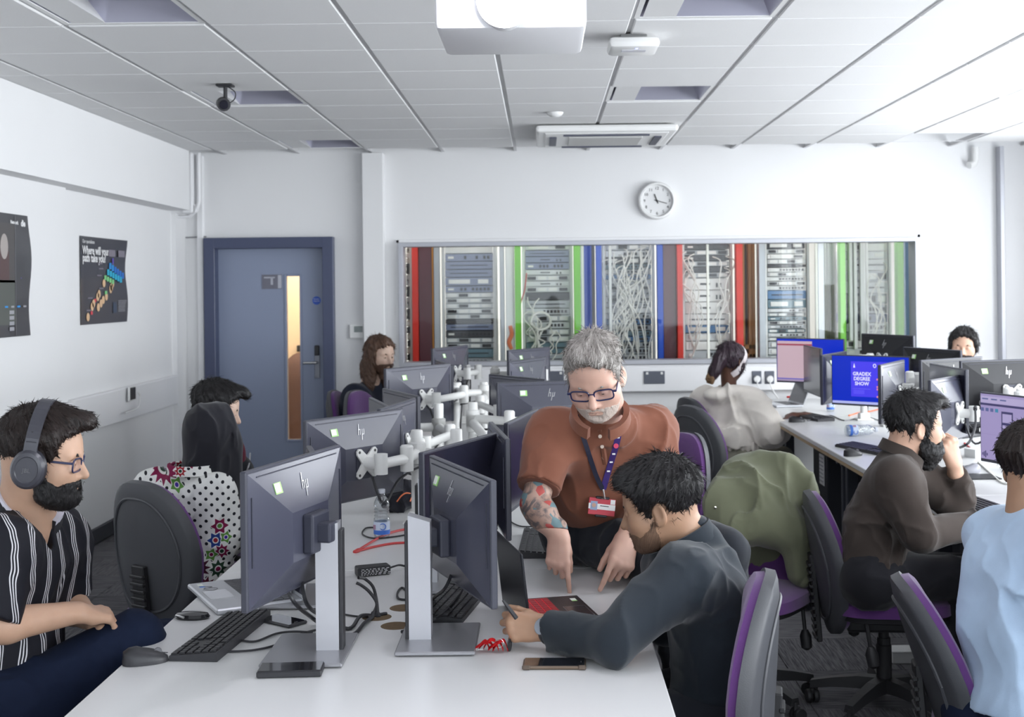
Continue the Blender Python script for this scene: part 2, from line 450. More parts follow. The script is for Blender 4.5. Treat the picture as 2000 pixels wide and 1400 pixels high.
# cable conduits in the corner (white square trunking that drops, jogs and drops again)
cd = thing('corner_conduit', 'white trunking stepping down the corner left of the door', 'conduit', (0, 0, 0))
a = W(365, 330, 10.35)
def cbox(mb, x0, x1, z0, z1, y, d=.07): mb.box(((x0 + x1) / 2, y, (z0 + z1) / 2), (x1 - x0, d, z1 - z0), .012)
xk = [W(p, 400, 10.3).x for p in (292, 312, 352, 378, 392)]
zj0, zj1 = W(330, 417, 10.3).z, W(330, 398, 10.3).z
m1 = MB(); cbox(m1, xk[2] + .02, xk[3], zj0, H0, 10.3); part('upper_duct', m1, m_trim, cd)
m1 = MB(); cbox(m1, xk[0], xk[3], zj0, zj1, 10.34, .1); part('cross_duct', m1, m_trim, cd)
m1 = MB(); cbox(m1, xk[0], xk[1], .0, zj0 + .02, 10.3); part('lower_duct', m1, m_trim, cd)
part('pipe', MB().tube([(xk[3] + .03, 10.36, H0), (xk[3] + .03, 10.36, zj0 + .1), (xk[3] + .01, 10.36, zj0 + .03), (xk[3] - .05, 10.36, zj0 - .02), (xk[1] + .04, 10.36, zj0 - .03), (xk[1] + .04, 10.36, 0)], .016, 8), m_trim, cd, True)
z = W(360, 465, YB - .02).z
part('cord', MB().tube([(W(325, 468, YB - .02).x, YB - .02, z), (W(403, 463, YB - .02).x, YB - .02, z + .01)], .006, 6), mat('grey_cord', (.25, .25, .26), .6), cd)

# thermostat
p = W(697, 647, YB - .02)
th = thing('thermostat', 'white wall thermostat with a grey display beside the pilaster', 'thermostat', p)
part('case', MB().box((0, 0, 0), (.118, .035, .115), .006), m_white, th)
part('display', MB().box((.015, -.019, .018), (.07, .004, .05), .001), mat('lcd_grey', (.22, .25, .25), .3), th)

# clock
p = W(1283, 392, YB - .03)
ck = thing('wall_clock', 'round white wall clock above the internal window', 'clock', p)
Mx = Matrix.Rotation(PI / 2, 4, 'X')
part('clock_rim', MB().lathe([(.128, -.005), (.152, -.03), (.157, -.02), (.155, .02), (.146, .032), (.134, .034), (.127, .022), (.127, -.005)], 48, M=Mx, cap=False), m_white, ck, True)
part('clock_face', MB().lathe([(.001, -.028), (.135, -.028), (.135, .004), (.001, .004)], 40, M=Mx), mat('clock_face', (.72, .72, .72), .6), ck)
m_ink = mat('black_ink', (.02, .02, .02), .6)
for k in range(1, 13):
    a = k * PI / 6
    text('numeral', str(k), .034, m_ink, ck, Matrix.Translation((.103 * math.sin(a), -.0055, .103 * math.cos(a) - .011)) @ Mx)
def hand_(nm, ang, l, w): part(nm, MB().box((0, 0, l / 2 - .012), (w, .003, l + .024)), m_ink, ck, loc=(0, -.009, 0), rot=(0, ang, 0))
hand_('hour_hand', math.radians(339), .06, .008); hand_('minute_hand', math.radians(106), .085, .006)
part('hub', MB().lathe([(.001, 0), (.008, 0), (.008, .01), (.001, .01)], 12, M=Mx), m_ink, ck)

# internal window frame, mullions, panes
wf = thing('window_1', '', '', (0, YB, 0)); del wf['label']; del wf['category']; wf['kind'] = 'structure'
fm = MB(); zc = (WZ0 + WZ1) / 2
for (c, d_) in (((WX0 + .018, .02, zc), (.036, .2, WZ1 - WZ0)), ((WX1 - .018, .02, zc), (.036, .2, WZ1 - WZ0)), (((WX0 + WX1) / 2, .02, WZ1 - .018), (WX1 - WX0 - .06, .2, .036)), (((WX0 + WX1) / 2, .02, WZ0 + .018), (WX1 - WX0 - .06, .2, .036))):
    fm.box(c, d_, .003)
part('window_frame', fm, m_grey, wf)
part('frame_lip', MB().box((WX0 - .012, -.01, zc), (.03, .03, WZ1 - WZ0 + .05), .003).box(((WX0 + WX1) / 2, -.01, WZ1 + .012), (WX1 - WX0 + .05, .03, .028), .003).box((WX1 + .012, -.01, zc), (.03, .03, WZ1 - WZ0 + .05), .003), m_trim, wf)
xs = [WX0 + .03, W(1385, 600, YB).x, WX1 - .03]
for a, b_ in zip(xs[:-1], xs[1:]):
    part('window_pane', MB().box(((a + b_) / 2, .07, zc), (b_ - a - .006, .008, WZ1 - WZ0 - .06)), m_glass, wf)
part('pane_joint', MB().box((xs[1], .07, zc), (.02, .02, WZ1 - WZ0 - .06), .002), mat('pale_joint', (.75, .76, .68), .5), wf)

# ---- ceiling fittings
m_lum = mat('luminaire_louvre', (0.50, 0.50, 0.60), 0.3, 0.5)
def luminaire(x, y, lab):
    l = thing('ceiling_light', lab, 'light', (x + .3, y + .3, H0 + .01), 0, 'recessed ceiling lights')
    part('light_trim', MB().box((-.285, 0, .004), (.022, .59, .012)).box((.285, 0, .004), (.022, .59, .012)).box((0, -.285, .004), (.55, .022, .012)).box((0, .285, .004), (.55, .022, .012)), m_white, l)
    part('reflector', MB().add([(-.275, -.275, 0), (.275, -.275, 0), (.275, .275, 0), (-.275, .275, 0), (-.2, -.2, .14), (.2, -.2, .14), (.2, .2, .14), (-.2, .2, .14)], [(0, 1, 5, 4), (1, 2, 6, 5), (2, 3, 7, 6), (3, 0, 4, 7), (4, 5, 6, 7)]), m_lum, l)
    part('end_cheek', MB().prism([(-.26, .0), (-.12, 0), (-.2, .12)], -.27, .27, M=Matrix.Rotation(PI / 2, 4, 'X')), mat('cheek_white', (.75, .75, .75), .5), l)
    part('lamp_tray', MB().box((.03, 0, .1), (.22, .5, .03), .01), m_lum, l)
for x, y, lab in ((-2.0, 4.8, 'nearest recessed ceiling light of the left row, cut by the top of the picture'), (-2.0, 7.2, 'recessed ceiling light beside the black ceiling camera'), (-2.0, 9.6, 'recessed ceiling light above the door'),
                  (.4, 4.8, 'recessed ceiling light nearest the white access point'), (.4, 7.2, 'recessed ceiling light just in front of the ceiling air conditioner'), (.4, 9.6, 'recessed ceiling light behind the ceiling air conditioner'), (2.8, 7.2, 'recessed ceiling light at the right edge of the ceiling')):
    luminaire(x, y, lab)
# air conditioning cassette
p = W(1180, 262, 9.2)
ac = thing('air_conditioner', 'white ceiling cassette air conditioner in front of the clock', 'air conditioner', (p.x, 9.25, H0 - .004))
part('cassette_body', MB().box((0, 0, -.028), (.98, .98, .05), .02).box((0, 0, -.05), (.86, .86, .02), .008), m_white, ac)
part('intake_grille', MB().box((0, 0, -.063), (.52, .5, .012), .004), mat('grille_grey', (.55, .55, .54), .6), ac)
for c, d_ in (((0, -.36, -.063), (.6, .035, .012)), ((0, .36, -.063), (.6, .035, .012)), ((-.37, 0, -.063), (.05, .5, .012)), ((.37, 0, -.063), (.05, .5, .012))):
    part('air_slot', MB().box(c, d_), mat('slot_dark', (.05, .055, .09), .5), ac)
part('louvre', MB().box((-.385, 0, -.075), (.04, .45, .012), .004), m_white, ac, rot=(0, .2, 0))
part('louvre', MB().box((.40, 0, -.085), (.03, .5, .012), .004), m_white, ac, rot=(0, -.25, 0))
# access point
p = W(1236, 78, 5.75)
ap = thing('access_point', 'white round-cornered wireless access point on the ceiling', 'access point', (p.x, 5.75, H0))
part('mount_bracket', MB().box((0, 0, -.006), (.12, .12, .02), .004), mat('bracket_grey', (.2, .2, .2), .5), ap)
b_ = MB(); b_.box((0, 0, -.042), (.225, .225, .052), .022)
part('case', b_, m_white, ap, True)
part('status_panel', MB().box((0, -.03, -.0685), (.11, .05, .003), .001), mat('ap_panel', (.62, .62, .66), .4), ap)
part('status_lamp', MB().box((.01, -.085, -.0685), (.012, .01, .003), .001), mat('blue_led', (.1, .1, .9), .4, emit=(.2, .25, 1), estr=4), ap)
# ceiling camera
p = W(440, 165, 6.95)
cc = thing('ceiling_camera', 'black tubular ceiling camera on a short drop bracket', 'camera', (p.x, 6.95, H0))
part('ceiling_plate', MB().box((0, 0, -.006), (.09, .07, .012), .003), m_black, cc)
part('drop_stem', MB().tube([(0, 0, -.01), (0, 0, -.09)], .011, 8), m_black, cc)
part('camera_body', MB().tube([(-.035, .07, -.09), (-.01, -.02, -.105), (.01, -.075, -.12)], [.033, .036, .036], 16), m_black, cc, True)
part('camera_lens', MB().tube([(.0095, -.075, -.1198), (.012, -.084, -.122)], [.026, .022], 16), mat('lens_glass', (.01, .01, .02), .05, coat=1), cc, True)
part('camera_cable', MB().tube(curve_pts([(.015, .0, -.012), (.05, .01, -.04), (.045, .02, -.075), (.015, .02, -.1)]), .003, 6), m_black, cc, True)
# small ceiling sensor and right hand pipe stub
p = W(1084, 219, 8.2)
sn = part('smoke_detector', MB().lathe([(.001, -.03), (.03, -.028), (.05, -.012), (.055, 0)], 16), m_white, None, True, (p.x, 8.2, H0)); tag(sn, 'small white smoke detector on the ceiling left of the air conditioner', 'detector')
p = W(1905, 310, YB - .05)
ps = part('pipe_bracket', MB().tube([(.0, 0, H0 - p.z), (.0, 0, .0), (-.012, 0, -.04), (-.06, -.02, -.055)], .03, 10), m_white, None, True, p); tag(ps, 'white bent pipe stub under the ceiling at the right corner', 'pipe')
# projector
pj = thing('projector', 'white ceiling projector with its lamp shining at the camera', 'projector', (W(1000, 60, 3.9).x, 3.92, 2.415))
m_pj = mat('projector_case', (.80, .80, .82), .4)
part('projector_body', MB().box((0, 0, .06), (.44, .42, .125), .018), m_pj, pj, True)
part('side_vent', MB().box((.205, -.1, .06), (.035, .16, .08), .003), mat('vent_grey', (.5, .5, .53), .5), pj)
lr = Matrix.Rotation(PI / 2, 4, 'X')
lx = W(985, 20, 3.7).x - pj.location.x
part('lens_ring', MB().lathe([(.068, 0), (.080, 0), (.080, .045), (.068, .045)], 32, M=Matrix.Translation((lx, -.19, .075)) @ lr, cap=False), m_pj, pj, True)
part('projector_lens', MB().lathe([(.001, .026), (.04, .022), (.068, .01), (.068, 0), (.001, 0)], 32, M=Matrix.Translation((lx, -.2, .075)) @ lr), mat('projector_beam', (1, 1, 1), .3, emit=(.93, .93, 1), estr=160), pj, True)
part('ceiling_pole', MB().cyl((0, 0, .12), (0, 0, H0 - 2.415), .025, 14), m_white, pj)
part('ceiling_plate', MB().box((0, 0, H0 - 2.415 - .008), (.16, .16, .012), .003), m_white, pj)
pl = bpy.data.lights.new('projector_lamp', 'SPOT'); pl.energy = 45; pl.spot_size = 1.9; pl.spot_blend = .8; pl.shadow_soft_size = .05; pl.color = (.9, .88, 1)
po = bpy.data.objects.new('projector_lamp', pl); COL.objects.link(po); po.location = (W(985, 20, 3.7).x, 3.66, 2.48); po.rotation_euler = (math.radians(72), 0, PI)
pl2 = bpy.data.lights.new('projector_bloom_fill', 'POINT'); pl2.energy = 9; pl2.shadow_soft_size = .06; pl2.color = (.92, .90, 1)  # added light imitating lens bloom on the case and ceiling
po2 = bpy.data.objects.new('projector_bloom_fill', pl2); COL.objects.link(po2); po2.location = (W(985, 20, 3.7).x, 3.60, 2.50)
# ================================================================== posters on the left wall
m_pp = mat('poster_charcoal', (.045, .045, .052), .35, var=.25, vscale=3, coat=.3)
m_pw = mat('print_white', (.82, .82, .82), .6)
def poster_sheet(o, w, h, m, seed):
    q = random.Random(seed)
    nx, nz = 16, 14
    vs, fs = [], []
    for s in (0, -.0012):
        for j in range(nz + 1):
            for i in range(nx + 1):
                u, v = i / nx, j / nz
                e = u ** 3
                x = w * u + e * .010 * math.sin(v * 9 + seed); z = -h * v
                y = -.004 - .012 * e * (1 + math.sin(v * 7 + seed)) * .6 + s
                vs.append((x, y, z))
    n = (nx + 1) * (nz + 1)
    for j in range(nz):
        for i in range(nx):
            a = j * (nx + 1) + i; f = (a, a + 1, a + nx + 2, a + nx + 1)
            fs.append(f); fs.append(tuple(n + k for k in reversed(f)))
    for j in range(nz):
        for i in (0, nx):
            a = j * (nx + 1) + i; fs.append((a, a + nx + 1, n + a + nx + 1, n + a))
    part('poster_sheet', MB().add(vs, fs), m, o, True)
def prints(o, items):
    for nm, x, z, w, h, m in items:
        part(nm, MB().box((x, -.0085 - .012 * (x / .9) ** 3, -z), (w, .0012, h)), m, o, rot=None)
p = WX(155, 460, -2.977); p2 = WX(243, 468, -2.977); ht = p.z - WX(155, 635, -2.977).z
o = thing('poster', 'small black poster of coloured blocks and beads on the left wall', 'poster', (p.x, p.y, p.z), PI / 2)
w = p2.y - p.y
poster_sheet(o, w, ht, m_pp, 2)
Mt = lambda x, z: Matrix.Translation((x, -.0088, -z)) @ Matrix.Rotation(PI / 2, 4, 'X')
text('poster_title', 'Where will your', .075, m_pw, o, Mt(.03, .115), .0004, 'LEFT', .002)
text('poster_title', 'path take you?', .075, m_pw, o, Mt(.03, .165), .0004, 'LEFT', .002)
text('poster_line', 'Our specialisms', .035, m_pw, o, Mt(.03, .045), .0004, 'LEFT')
C_ = lambda n, c: mat('poster_' + n, c, .5)
it = []
def iso(u, v): return u * w, v * ht
for k in range(6): it.append(('blue_block', *iso(.62 + .055 * k, .325 + .022 * k), w * .048, ht * .075, C_('blue', (.02, .16, .55)) if k > 1 else C_('azure', (.03, .28, .68))))
for k in range(6): it.append(('cyan_block', *iso(.575 + .055 * k, .40 + .017 * k), w * .048, ht * .07, C_('cyan', (.03, .42, .62))))
for k in range(4): it.append(('green_block', *iso(.51 + .055 * k, .465 + .015 * k), w * .046, ht * .055, C_('green', (.22, .60, .25))))
it.append(('violet_block', *iso(.68, .265), w * .03, ht * .07, C_('violet', (.12, .08, .45))))
it.append(('green_block', *iso(.52, .64), w * .05, ht * .04, C_('green', (.22, .60, .25))))
it.append(('red_block', *iso(.285, .73), w * .04, ht * .04, C_('red', (.70, .08, .10)))); it.append(('red_block', *iso(.21, .87), w * .04, ht * .04, C_('red', (.70, .08, .10))))
for u, v in ((.66, .17), (.87, .17)): it.append(('grey_text_block', *iso(u, v), w * .15, ht * .08, C_('grey', (.22, .20, .24))))
for k in range(8): it.append(('grey_text_line', *iso(.88, .74 + .018 * k), w * .2, ht * .006, C_('grey2', (.35, .35, .38))))
it.append(('key_block', *iso(.71, .82), w * .08, ht * .13, C_('slate', (.05, .07, .11))))
for u, v in ((.38, .30), (.40, .36), (.36, .44), (.16, .70), (.13, .84), (.40, .59)): it.append(('grey_tag', *iso(u + .02, v), w * .1, ht * .014, C_('grey', (.22, .20, .24))))
prints(o, it)
for u, v in ((.48, .53), (.68, .53), (.65, .575), (.63, .60), (.37, .655), (.34, .69), (.53, .685), (.46, .725), (.41, .765), (.25, .765), (.22, .80), (.35, .81), (.13, .915)):
    x, z = iso(u, v); part('peach_bead', MB().lathe([(.001, 0), (.028, 0), (.028, .001), (.001, .001)], 16, M=Matrix.Translation((x, -.009, -z)) @ Matrix.Rotation(PI / 2, 4, 'X')), C_('peach', (.75, .50, .30)), o)
p = WX(53, 422, -2.927); hb = p.z - WX(53, 655, -2.927).z
w = .62
o = thing('poster', 'large creased dark poster cut by the left edge of the picture', 'poster', (p.x, p.y - w, p.z), PI / 2)
poster_sheet(o, w, hb, m_pp, 5)
text('poster_line', 'Network', .028, m_pw, o, Mt(w - .20, .055), .0004, 'CENTER', .001)
text('poster_logo', 'die', .05, m_pw, o, Mt(w - .08, .062), .0004, 'CENTER', .002)
it = [('photo_panel', w * .40, hb * .32, w * .55, hb * .48, C_('warmgrey', (.085, .08, .08))), ('photo_panel', w * .40, hb * .72, w * .55, hb * .36, C_('olivegrey', (.10, .11, .10))), ('fold_line', w * .69, hb * .5, .006, hb * .98, C_('fold', (.16, .16, .17))),
      ('red_line', w * .98, hb * .52, .03, .008, C_('red', (.70, .08, .10))), ('violet_line', w * .88, hb * .52, .1, .006, C_('violet', (.12, .08, .45)))]
for k in range(5): it.append(('blue_mark', w * (.36 + .13 * k), hb * .755, .04, .010, C_('azure', (.03, .28, .68)) if k % 2 else C_('grey2', (.35, .35, .38))))
for k in range(4): it.append(('pale_note', w * .60, hb * (.80 + .045 * k), .06, .02, C_('grey2', (.35, .35, .38))))
prints(o, it)
part('cyclist_figure', MB().lathe([(.001, 0), (.05, 0), (.05, .001), (.001, .001)], 16, M=Matrix.Translation((w * .45, -.0102, -hb * .27)) @ Matrix.Rotation(PI / 2, 4, 'X') @ Matrix.Diagonal((1, 1.4, 1, 1))), C_('palegrey', (.40, .36, .34)), o)
part('cyclist_figure', MB().box((w * .42, -.0102, -hb * .42), (.16, .0012, .16)), C_('redgrey', (.10, .06, .06)), o)
# ================================================================== server lab behind the internal window
m_lw = mat('lab_wall', (.78, .78, .77), .7)
for k, (c, d_) in enumerate((((1.0, 13.4, 1.5), (7.4, .1, 3.2)), ((-1.36, 12.1, 1.5), (.06, 2.6, 3.2)), ((4.4, 12.1, 1.5), (.08, 2.6, 3.2)), ((1.0, 12.1, 3.0), (7, 2.8, .08)), ((1.0, 12.1, 0), (7, 2.8, .07)))):
    struct(('wall_lab_back', 'wall_lab_left', 'wall_lab_right', 'ceiling_lab', 'floor_lab')[k], MB().box(c, d_), m_lw)
YR = 11.25
def rx(px): return (px - CX + 1) * YR / FPX
rk = random.Random(11)
m_post = mat('rack_post_grey', (.42, .44, .47), .4, .4)
m_rail = mat('rack_rail_pale', (.62, .63, .62), .4, .3)
RC = {'red': mat('rack_red', (.75, .03, .015), .45), 'green': mat('rack_green', (.16, .58, .02), .45), 'blue': mat('rack_blue', (.0, .07, .55), .45), 'maroon': mat('rack_maroon', (.10, .018, .03), .3), 'dark': mat('rack_dark', (.03, .03, .04), .4), 'brown': mat('rack_wood', (.33, .16, .04), .5), 'white': mat('rack_white', (.82, .83, .82), .4), 'paleblue': mat('rack_pale_blue', (.25, .40, .68), .45), 'orange': mat('rack_orange', (.7, .3, .05), .5), 'olive': mat('rack_olive', (.12, .14, .04), .6)}
UM = {'slate': mat('unit_slate', (.20, .23, .34), .4, .2), 'pale': mat('unit_pale', (.66, .68, .69), .45), 'white': mat('unit_white', (.84, .84, .82), .45), 'dark': mat('unit_dark', (.05, .05, .06), .45), 'teal': mat('unit_teal', (.13, .22, .27), .4), 'blue': mat('unit_blue', (.10, .22, .42), .4), 'grey': mat('unit_grey', (.42, .44, .46), .45, .2), 'beige': mat('unit_beige', (.55, .50, .42), .6)}
m_port = mat('port_dark', (.025, .025, .03), .5)
m_lab = mat('unit_label', (.80, .80, .77), .6)
def unit(parent, x0, x1, z0, z1, kind, style, dy=0.0):
    w, h = x1 - x0, z1 - z0
    mb = MB().box(((x0 + x1) / 2, .18 + dy, (z0 + z1) / 2), (w, .36, h - .006), .003, 0)
    y = -.004 + dy
    zc = (z0 + z1) / 2
    if style == 'ports':
        n = 8
        for k in range(n):
            if rk.random() < .8: mb.box((x0 + w * (.3 + .65 * (k + .5) / n), y, zc), (w * .05, .012, h * .4), 0, 1)
        mb.box((x0 + w * .12, y, zc), (w * .12, .012, h * .3), 0, 2)
    elif style == 'label':
        mb.box((x0 + w * .3, y, zc), (w * .45, .012, h * .5), 0, 2)
        mb.box((x0 + w * .8, y, zc), (w * .22, .012, h * .5), 0, 2 if rk.random() < .6 else 1)
    elif style == 'slots':
        for k in range(4): mb.box((x0 + w * (.14 + .24 * k), y, zc), (w * .19, .012, h * .55), 0, 2 if (k + int(z0 * 97)) % 3 else 1)
    elif style == 'drive':
        mb.box((x0 + w * .45, y, zc), (w * .22, .012, h * .16), 0, 1)
        mb.box((x0 + w * .72, y, zc - h * .1), (w * .03, .012, h * .35), 0, 1); mb.box((x0 + w * .80, y, zc - h * .1), (w * .03, .012, h * .35), 0, 1)
    elif style == 'vent':
        mb.box((x0 + w * .5, y, zc), (w * .8, .008, h * .12), 0, 1)
    part('rack_unit', mb, [UM[kind], m_port, m_lab], parent)
def stack(parent, w, spec, top=2.12, x0=0.03):
    z = top
    for n, h, kinds, styles in spec:
        for k in range(n):
            unit(parent, x0, x0 + w, z - h, z, kinds[k % len(kinds)], styles[k % len(styles)], rk.choice((0, 0, .01, .03)))
            z -= h
            if z < .8: return
def rack(px0, px1, lab, spec):
    r = thing('server_rack', lab, 'rack', (rx(px0), YR, .04))
    w = rx(px1) - rx(px0)
    zb = .04
    for x in (.012, w - .012):
        part('rack_post', MB().box((x, .02, 1.05), (.024, .05, 2.1), .003), m_rail, r)
    part('rack_back', MB().box((w / 2, .42, 1.05), (w, .02, 2.1)), m_rail, r)
    part('rack_foot', MB().box((w / 2, .2, .03), (w, .42, .06)), m_post, r)
    stack(r, w - .06, spec)
    return r
def upright(px0, px1, col, lab, y=-.06, d=.1, cat='panel', nm='rack_panel', z1=2.2):
    x0, x1 = rx(px0), rx(px1)
    o = part(nm, MB().box((0, 0, z1 / 2), (x1 - x0, d, z1), .004), RC[col], None, False, ((x0 + x1) / 2, YR + y, .04))
    tag(o, lab, cat)
    return o
def cables(r, n, x0, x1, z0, z1, seed, wig=.06, rad=.006):
    q = random.Random(seed)
    m = mat('white_cable', (.80, .79, .74), .5)
    for k in range(n):
        xa, xb = q.uniform(x0, x1), q.uniform(x0, x1)
        za, zb = q.uniform(z1 - .35, z1), q.uniform(z0, z0 + .35)
        pts = [(xa, -.01, za), (xa + q.uniform(-wig, wig), -.06, za - .05)]
        for t in (.3, .5, .75): pts.append((xa + (xb - xa) * t + q.uniform(-wig, wig), -.05 - q.random() * .05, za + (zb - za) * t))
        pts.append((xb, -.01, zb))
        part('cable', MB().tube(curve_pts(pts, 5), rad, 5), m, r, True)
# far left: beige equipment, red panel, maroon cabinet
r0 = rack(786, 805, 'narrow beige equipment rack at the left edge of the internal window', [(6, .045, ['white', 'beige'], ['label']), (5, .1, ['dark', 'grey'], ['ports', 'drive']), (6, .06, ['beige', 'dark'], ['label', 'ports'])])
upright(806, 818, 'red', 'leftmost red panel behind the internal window')
upright(819, 845, 'maroon', 'dark maroon cabinet side right of the leftmost red panel', .0, .2, 'cabinet', 'equipment_cabinet')
upright(845, 848, 'orange', 'thin orange strip at the edge of the dark maroon cabinet', -.1, .04, 'strip', 'edge_strip')
upright(849, 860, 'white', 'grey post left of the rack with slate blue units', -.1, .08, 'post', 'support_post').data.materials[0] = m_post
r1 = rack(862, 968, 'rack of slate blue units with white label panels, left of the pale gap', [(1, .1, ['beige'], ['slots']), (1, .09, ['white'], ['label']), (2, .07, ['slate'], ['ports', 'vent']), (1, .07, ['slate'], ['vent']), (1, .075, ['slate'], ['label']), (1, .06, ['slate'], ['ports']), (5, .047, ['pale'], ['slots']), (1, .04, ['dark'], ['vent']), (1, .06, ['slate'], ['vent']), (1, .06, ['dark'], ['ports']), (2, .05, ['grey'], ['slots']), (1, .08, ['teal'], ['vent']), (4, .07, ['grey', 'teal'], ['ports'])])
upright(976, 985, 'white', 'grey post between the slate rack and the green framed rack', -.1, .08, 'post', 'support_post').data.materials[0] = m_post
upright(987, 1004, 'white', 'white panel beside the first green upright')
upright(1005, 1017, 'green', 'first green upright from the left behind the window', -.1)
r2 = rack(1019, 1118, 'rack between two green uprights with looped white cables', [(1, .07, ['slate'], ['ports']), (2, .05, ['slate', 'pale'], ['label']), (2, .055, ['slate'], ['vent', 'drive']), (1, .06, ['slate'], ['ports']), (4, .05, ['pale'], ['drive', 'slots']), (2, .07, ['dark', 'grey'], ['vent']), (3, .06, ['pale', 'grey'], ['ports', 'slots']), (2, .06, ['grey'], ['slots']), (2, .1, ['teal', 'grey'], ['vent']), (3, .06, ['slate', 'teal'], ['ports'])])
cables(r2, 9, .02, .18, .78, 1.55, 3, .05)
cables(r2, 7, .15, .30, .78, 1.35, 5, .04)
part('cable_loop', MB().tube([(.16 + .085 * math.cos(a), -.07 - .01 * math.sin(3 * a), 1.33 + .075 * math.sin(a)) for a in [k * 2 * PI / 30 for k in range(31)]], .012, 6), mat('white_cable', (.80, .79, .74), .5), r2, True)
part('cable', MB().tube(curve_pts([(.04, -.06, 1.75), (.02, -.07, 1.6), (-.02, -.07, 1.45), (-.05, -.07, 1.1)]), .006, 6), mat('red_cable', (.6, .06, .06), .5), r2, True)
o = part('cable_bundle', MB().tube(curve_pts([(0, 0, .2), (.015, -.01, .13), (-.01, -.01, .06), (.01, 0, 0)]), .02, 7), mat('orange_cable', (.8, .2, .08), .5), None, True, (rx(995), YR - .1, 1.13)); tag(o, 'orange cable bundle hanging beside the first green upright', 'cable')
upright(1119, 1132, 'green', 'second green upright from the left behind the window', -.1)
upright(1133, 1139, 'white', 'thin white panel right of the second green upright')
upright(1140, 1155, 'blue', 'wide blue panel left of the dark gap', .05)
upright(1155, 1162, 'dark', 'black gap panel between two blue panels', .12)
upright(1162, 1173, 'blue', 'bright blue upright left of the rack full of hanging white cables', -.1)
r3 = rack(1176, 1278, 'rack covered by a tangle of long hanging white cables', [(2, .06, ['beige', 'dark'], ['slots', 'ports']), (3, .06, ['grey', 'pale', 'dark'], ['slots', 'ports']), (3, .045, ['teal', 'pale', 'blue'], ['ports']), (7, .05, ['grey', 'pale'], ['ports', 'slots']), (5, .05, ['blue', 'grey', 'teal'], ['ports', 'label']), (5, .06, ['grey', 'pale'], ['ports'])])
cables(r3, 26, .03, .43, .78, 2.0, 9, .09)
upright(1186, 1192, 'white', 'slim pale post in front of the cable tangle', -.16, .03, 'post', 'support_post').data.materials[0] = m_rail
upright(1280, 1291, 'blue', 'blue upright right of the cable tangle', -.1)
upright(1292, 1317, 'maroon', 'dark cabinet side between the blue and red uprights', .0, .2, 'cabinet', 'equipment_cabinet')
upright(1318, 1329, 'red', 'second red upright, left of the rack with a pale pane joint', -.1)
r4 = rack(1331, 1430, 'rack with big white units below dark switches, between two red uprights', [(1, .06, ['beige'], ['slots']), (1, .07, ['dark'], ['label']), (6, .05, ['dark', 'grey'], ['ports', 'slots']), (3, .105, ['white'], ['drive']), (1, .1, ['white'], ['vent']), (2, .07, ['blue', 'pale'], ['label']), (1, .08, ['white'], ['label']), (3, .08, ['grey', 'teal', 'dark'], ['ports', 'vent'])])
cables(r4, 6, .02, .14, .9, 2.05, 21, .08)
cables(r4, 4, .2, .42, .85, 1.9, 22, .08)
upright(1432, 1445, 'red', 'rightmost red upright behind the window', -.1)
w = thing('wooden_cabinet', 'brown wooden cabinet frame right of the rightmost red upright', 'cabinet', (rx(1447), YR, .04))
ww = rx(1474) - rx(1447)
part('cabinet_back', MB().box((ww / 2, .2, 1.05), (ww, .02, 2.1)), RC['dark'], w)
for x in (.015, ww * .62, ww - .015): part('cabinet_post', MB().box((x, .05, 1.05), (.03, .1, 2.1), .003), RC['brown'], w)
for z in (.75, 1.0, 1.08): part('cabinet_rail', MB().box((ww / 2, .03, z), (ww, .06, .04), .003), RC['brown'], w)
upright(1476, 1489, 'white', 'wide grey post left of the rack of pale units', -.1, .08, 'post', 'support_post').data.materials[0] = m_post
r5 = rack(1492, 1580, 'rack of neatly stacked pale units left of the yellowish post', [(3, .06, ['dark'], ['ports', 'vent', 'label']), (3, .045, ['pale', 'white'], ['slots', 'label']), (1, .03, ['dark'], ['vent']), (5, .04, ['white', 'pale'], ['ports', 'slots']), (2, .08, ['blue', 'teal'], ['vent', 'label']), (8, .036, ['pale', 'grey', 'teal'], ['ports', 'slots']), (5, .06, ['grey', 'pale'], ['label'])])
upright(1583, 1588, 'white', 'thin yellowish post right of the rack of pale units', -.16, .03, 'post', 'support_post').data.materials[0] = mat('pale_joint', (.75, .76, .68), .5)
upright(1590, 1602, 'white', 'grey post left of the olive panel', -.1, .08, 'post', 'support_post').data.materials[0] = m_post
c_ = thing('hanging_cloth', 'white cloth with a dark green lower half between the grey post and a green upright', 'cloth', (rx(1604), YR + .05, .04))
cw = rx(1631) - rx(1604)
pts = [(k / 24 * cw, .02 * math.sin(k * 1.3)) for k in range(25)]
poly = pts + [(x, y + .012) for x, y in reversed(pts)]
part('upper_cloth', MB().prism(poly, 1.62, 2.1), RC['white'], c_); part('lower_cloth', MB().prism(poly, .0, 1.62), RC['olive'], c_)
upright(1632, 1643, 'green', 'green upright left of the washed-out rack', -.1)
r6 = rack(1645, 1740, 'washed-out pale rack with vertical white strips at the right end of the window', [(4, .07, ['pale', 'grey', 'white'], ['slots', 'label']), (4, .1, ['pale', 'grey'], ['vent', 'slots']), (3, .08, ['grey', 'slate', 'pale'], ['ports']), (6, .07, ['pale', 'white'], ['ports', 'slots'])])
for k, xx in enumerate((.06, .1, .17, .2)): part('cable_duct', MB().box((xx, -.03, 1.6), (.03 if k != 2 else .055, .05, 1.1 if k % 2 else .95), .004), RC['white'], r6)
cables(r6, 4, .24, .36, .85, 1.9, 31, .05)
upright(1743, 1755, 'green', 'rightmost green upright behind the window', -.1)
upright(1758, 1770, 'paleblue', 'pale blue panel right of the rightmost green upright', -.05)
upright(1771, 1781, 'white', 'white panel at the right end of the internal window', -.05)
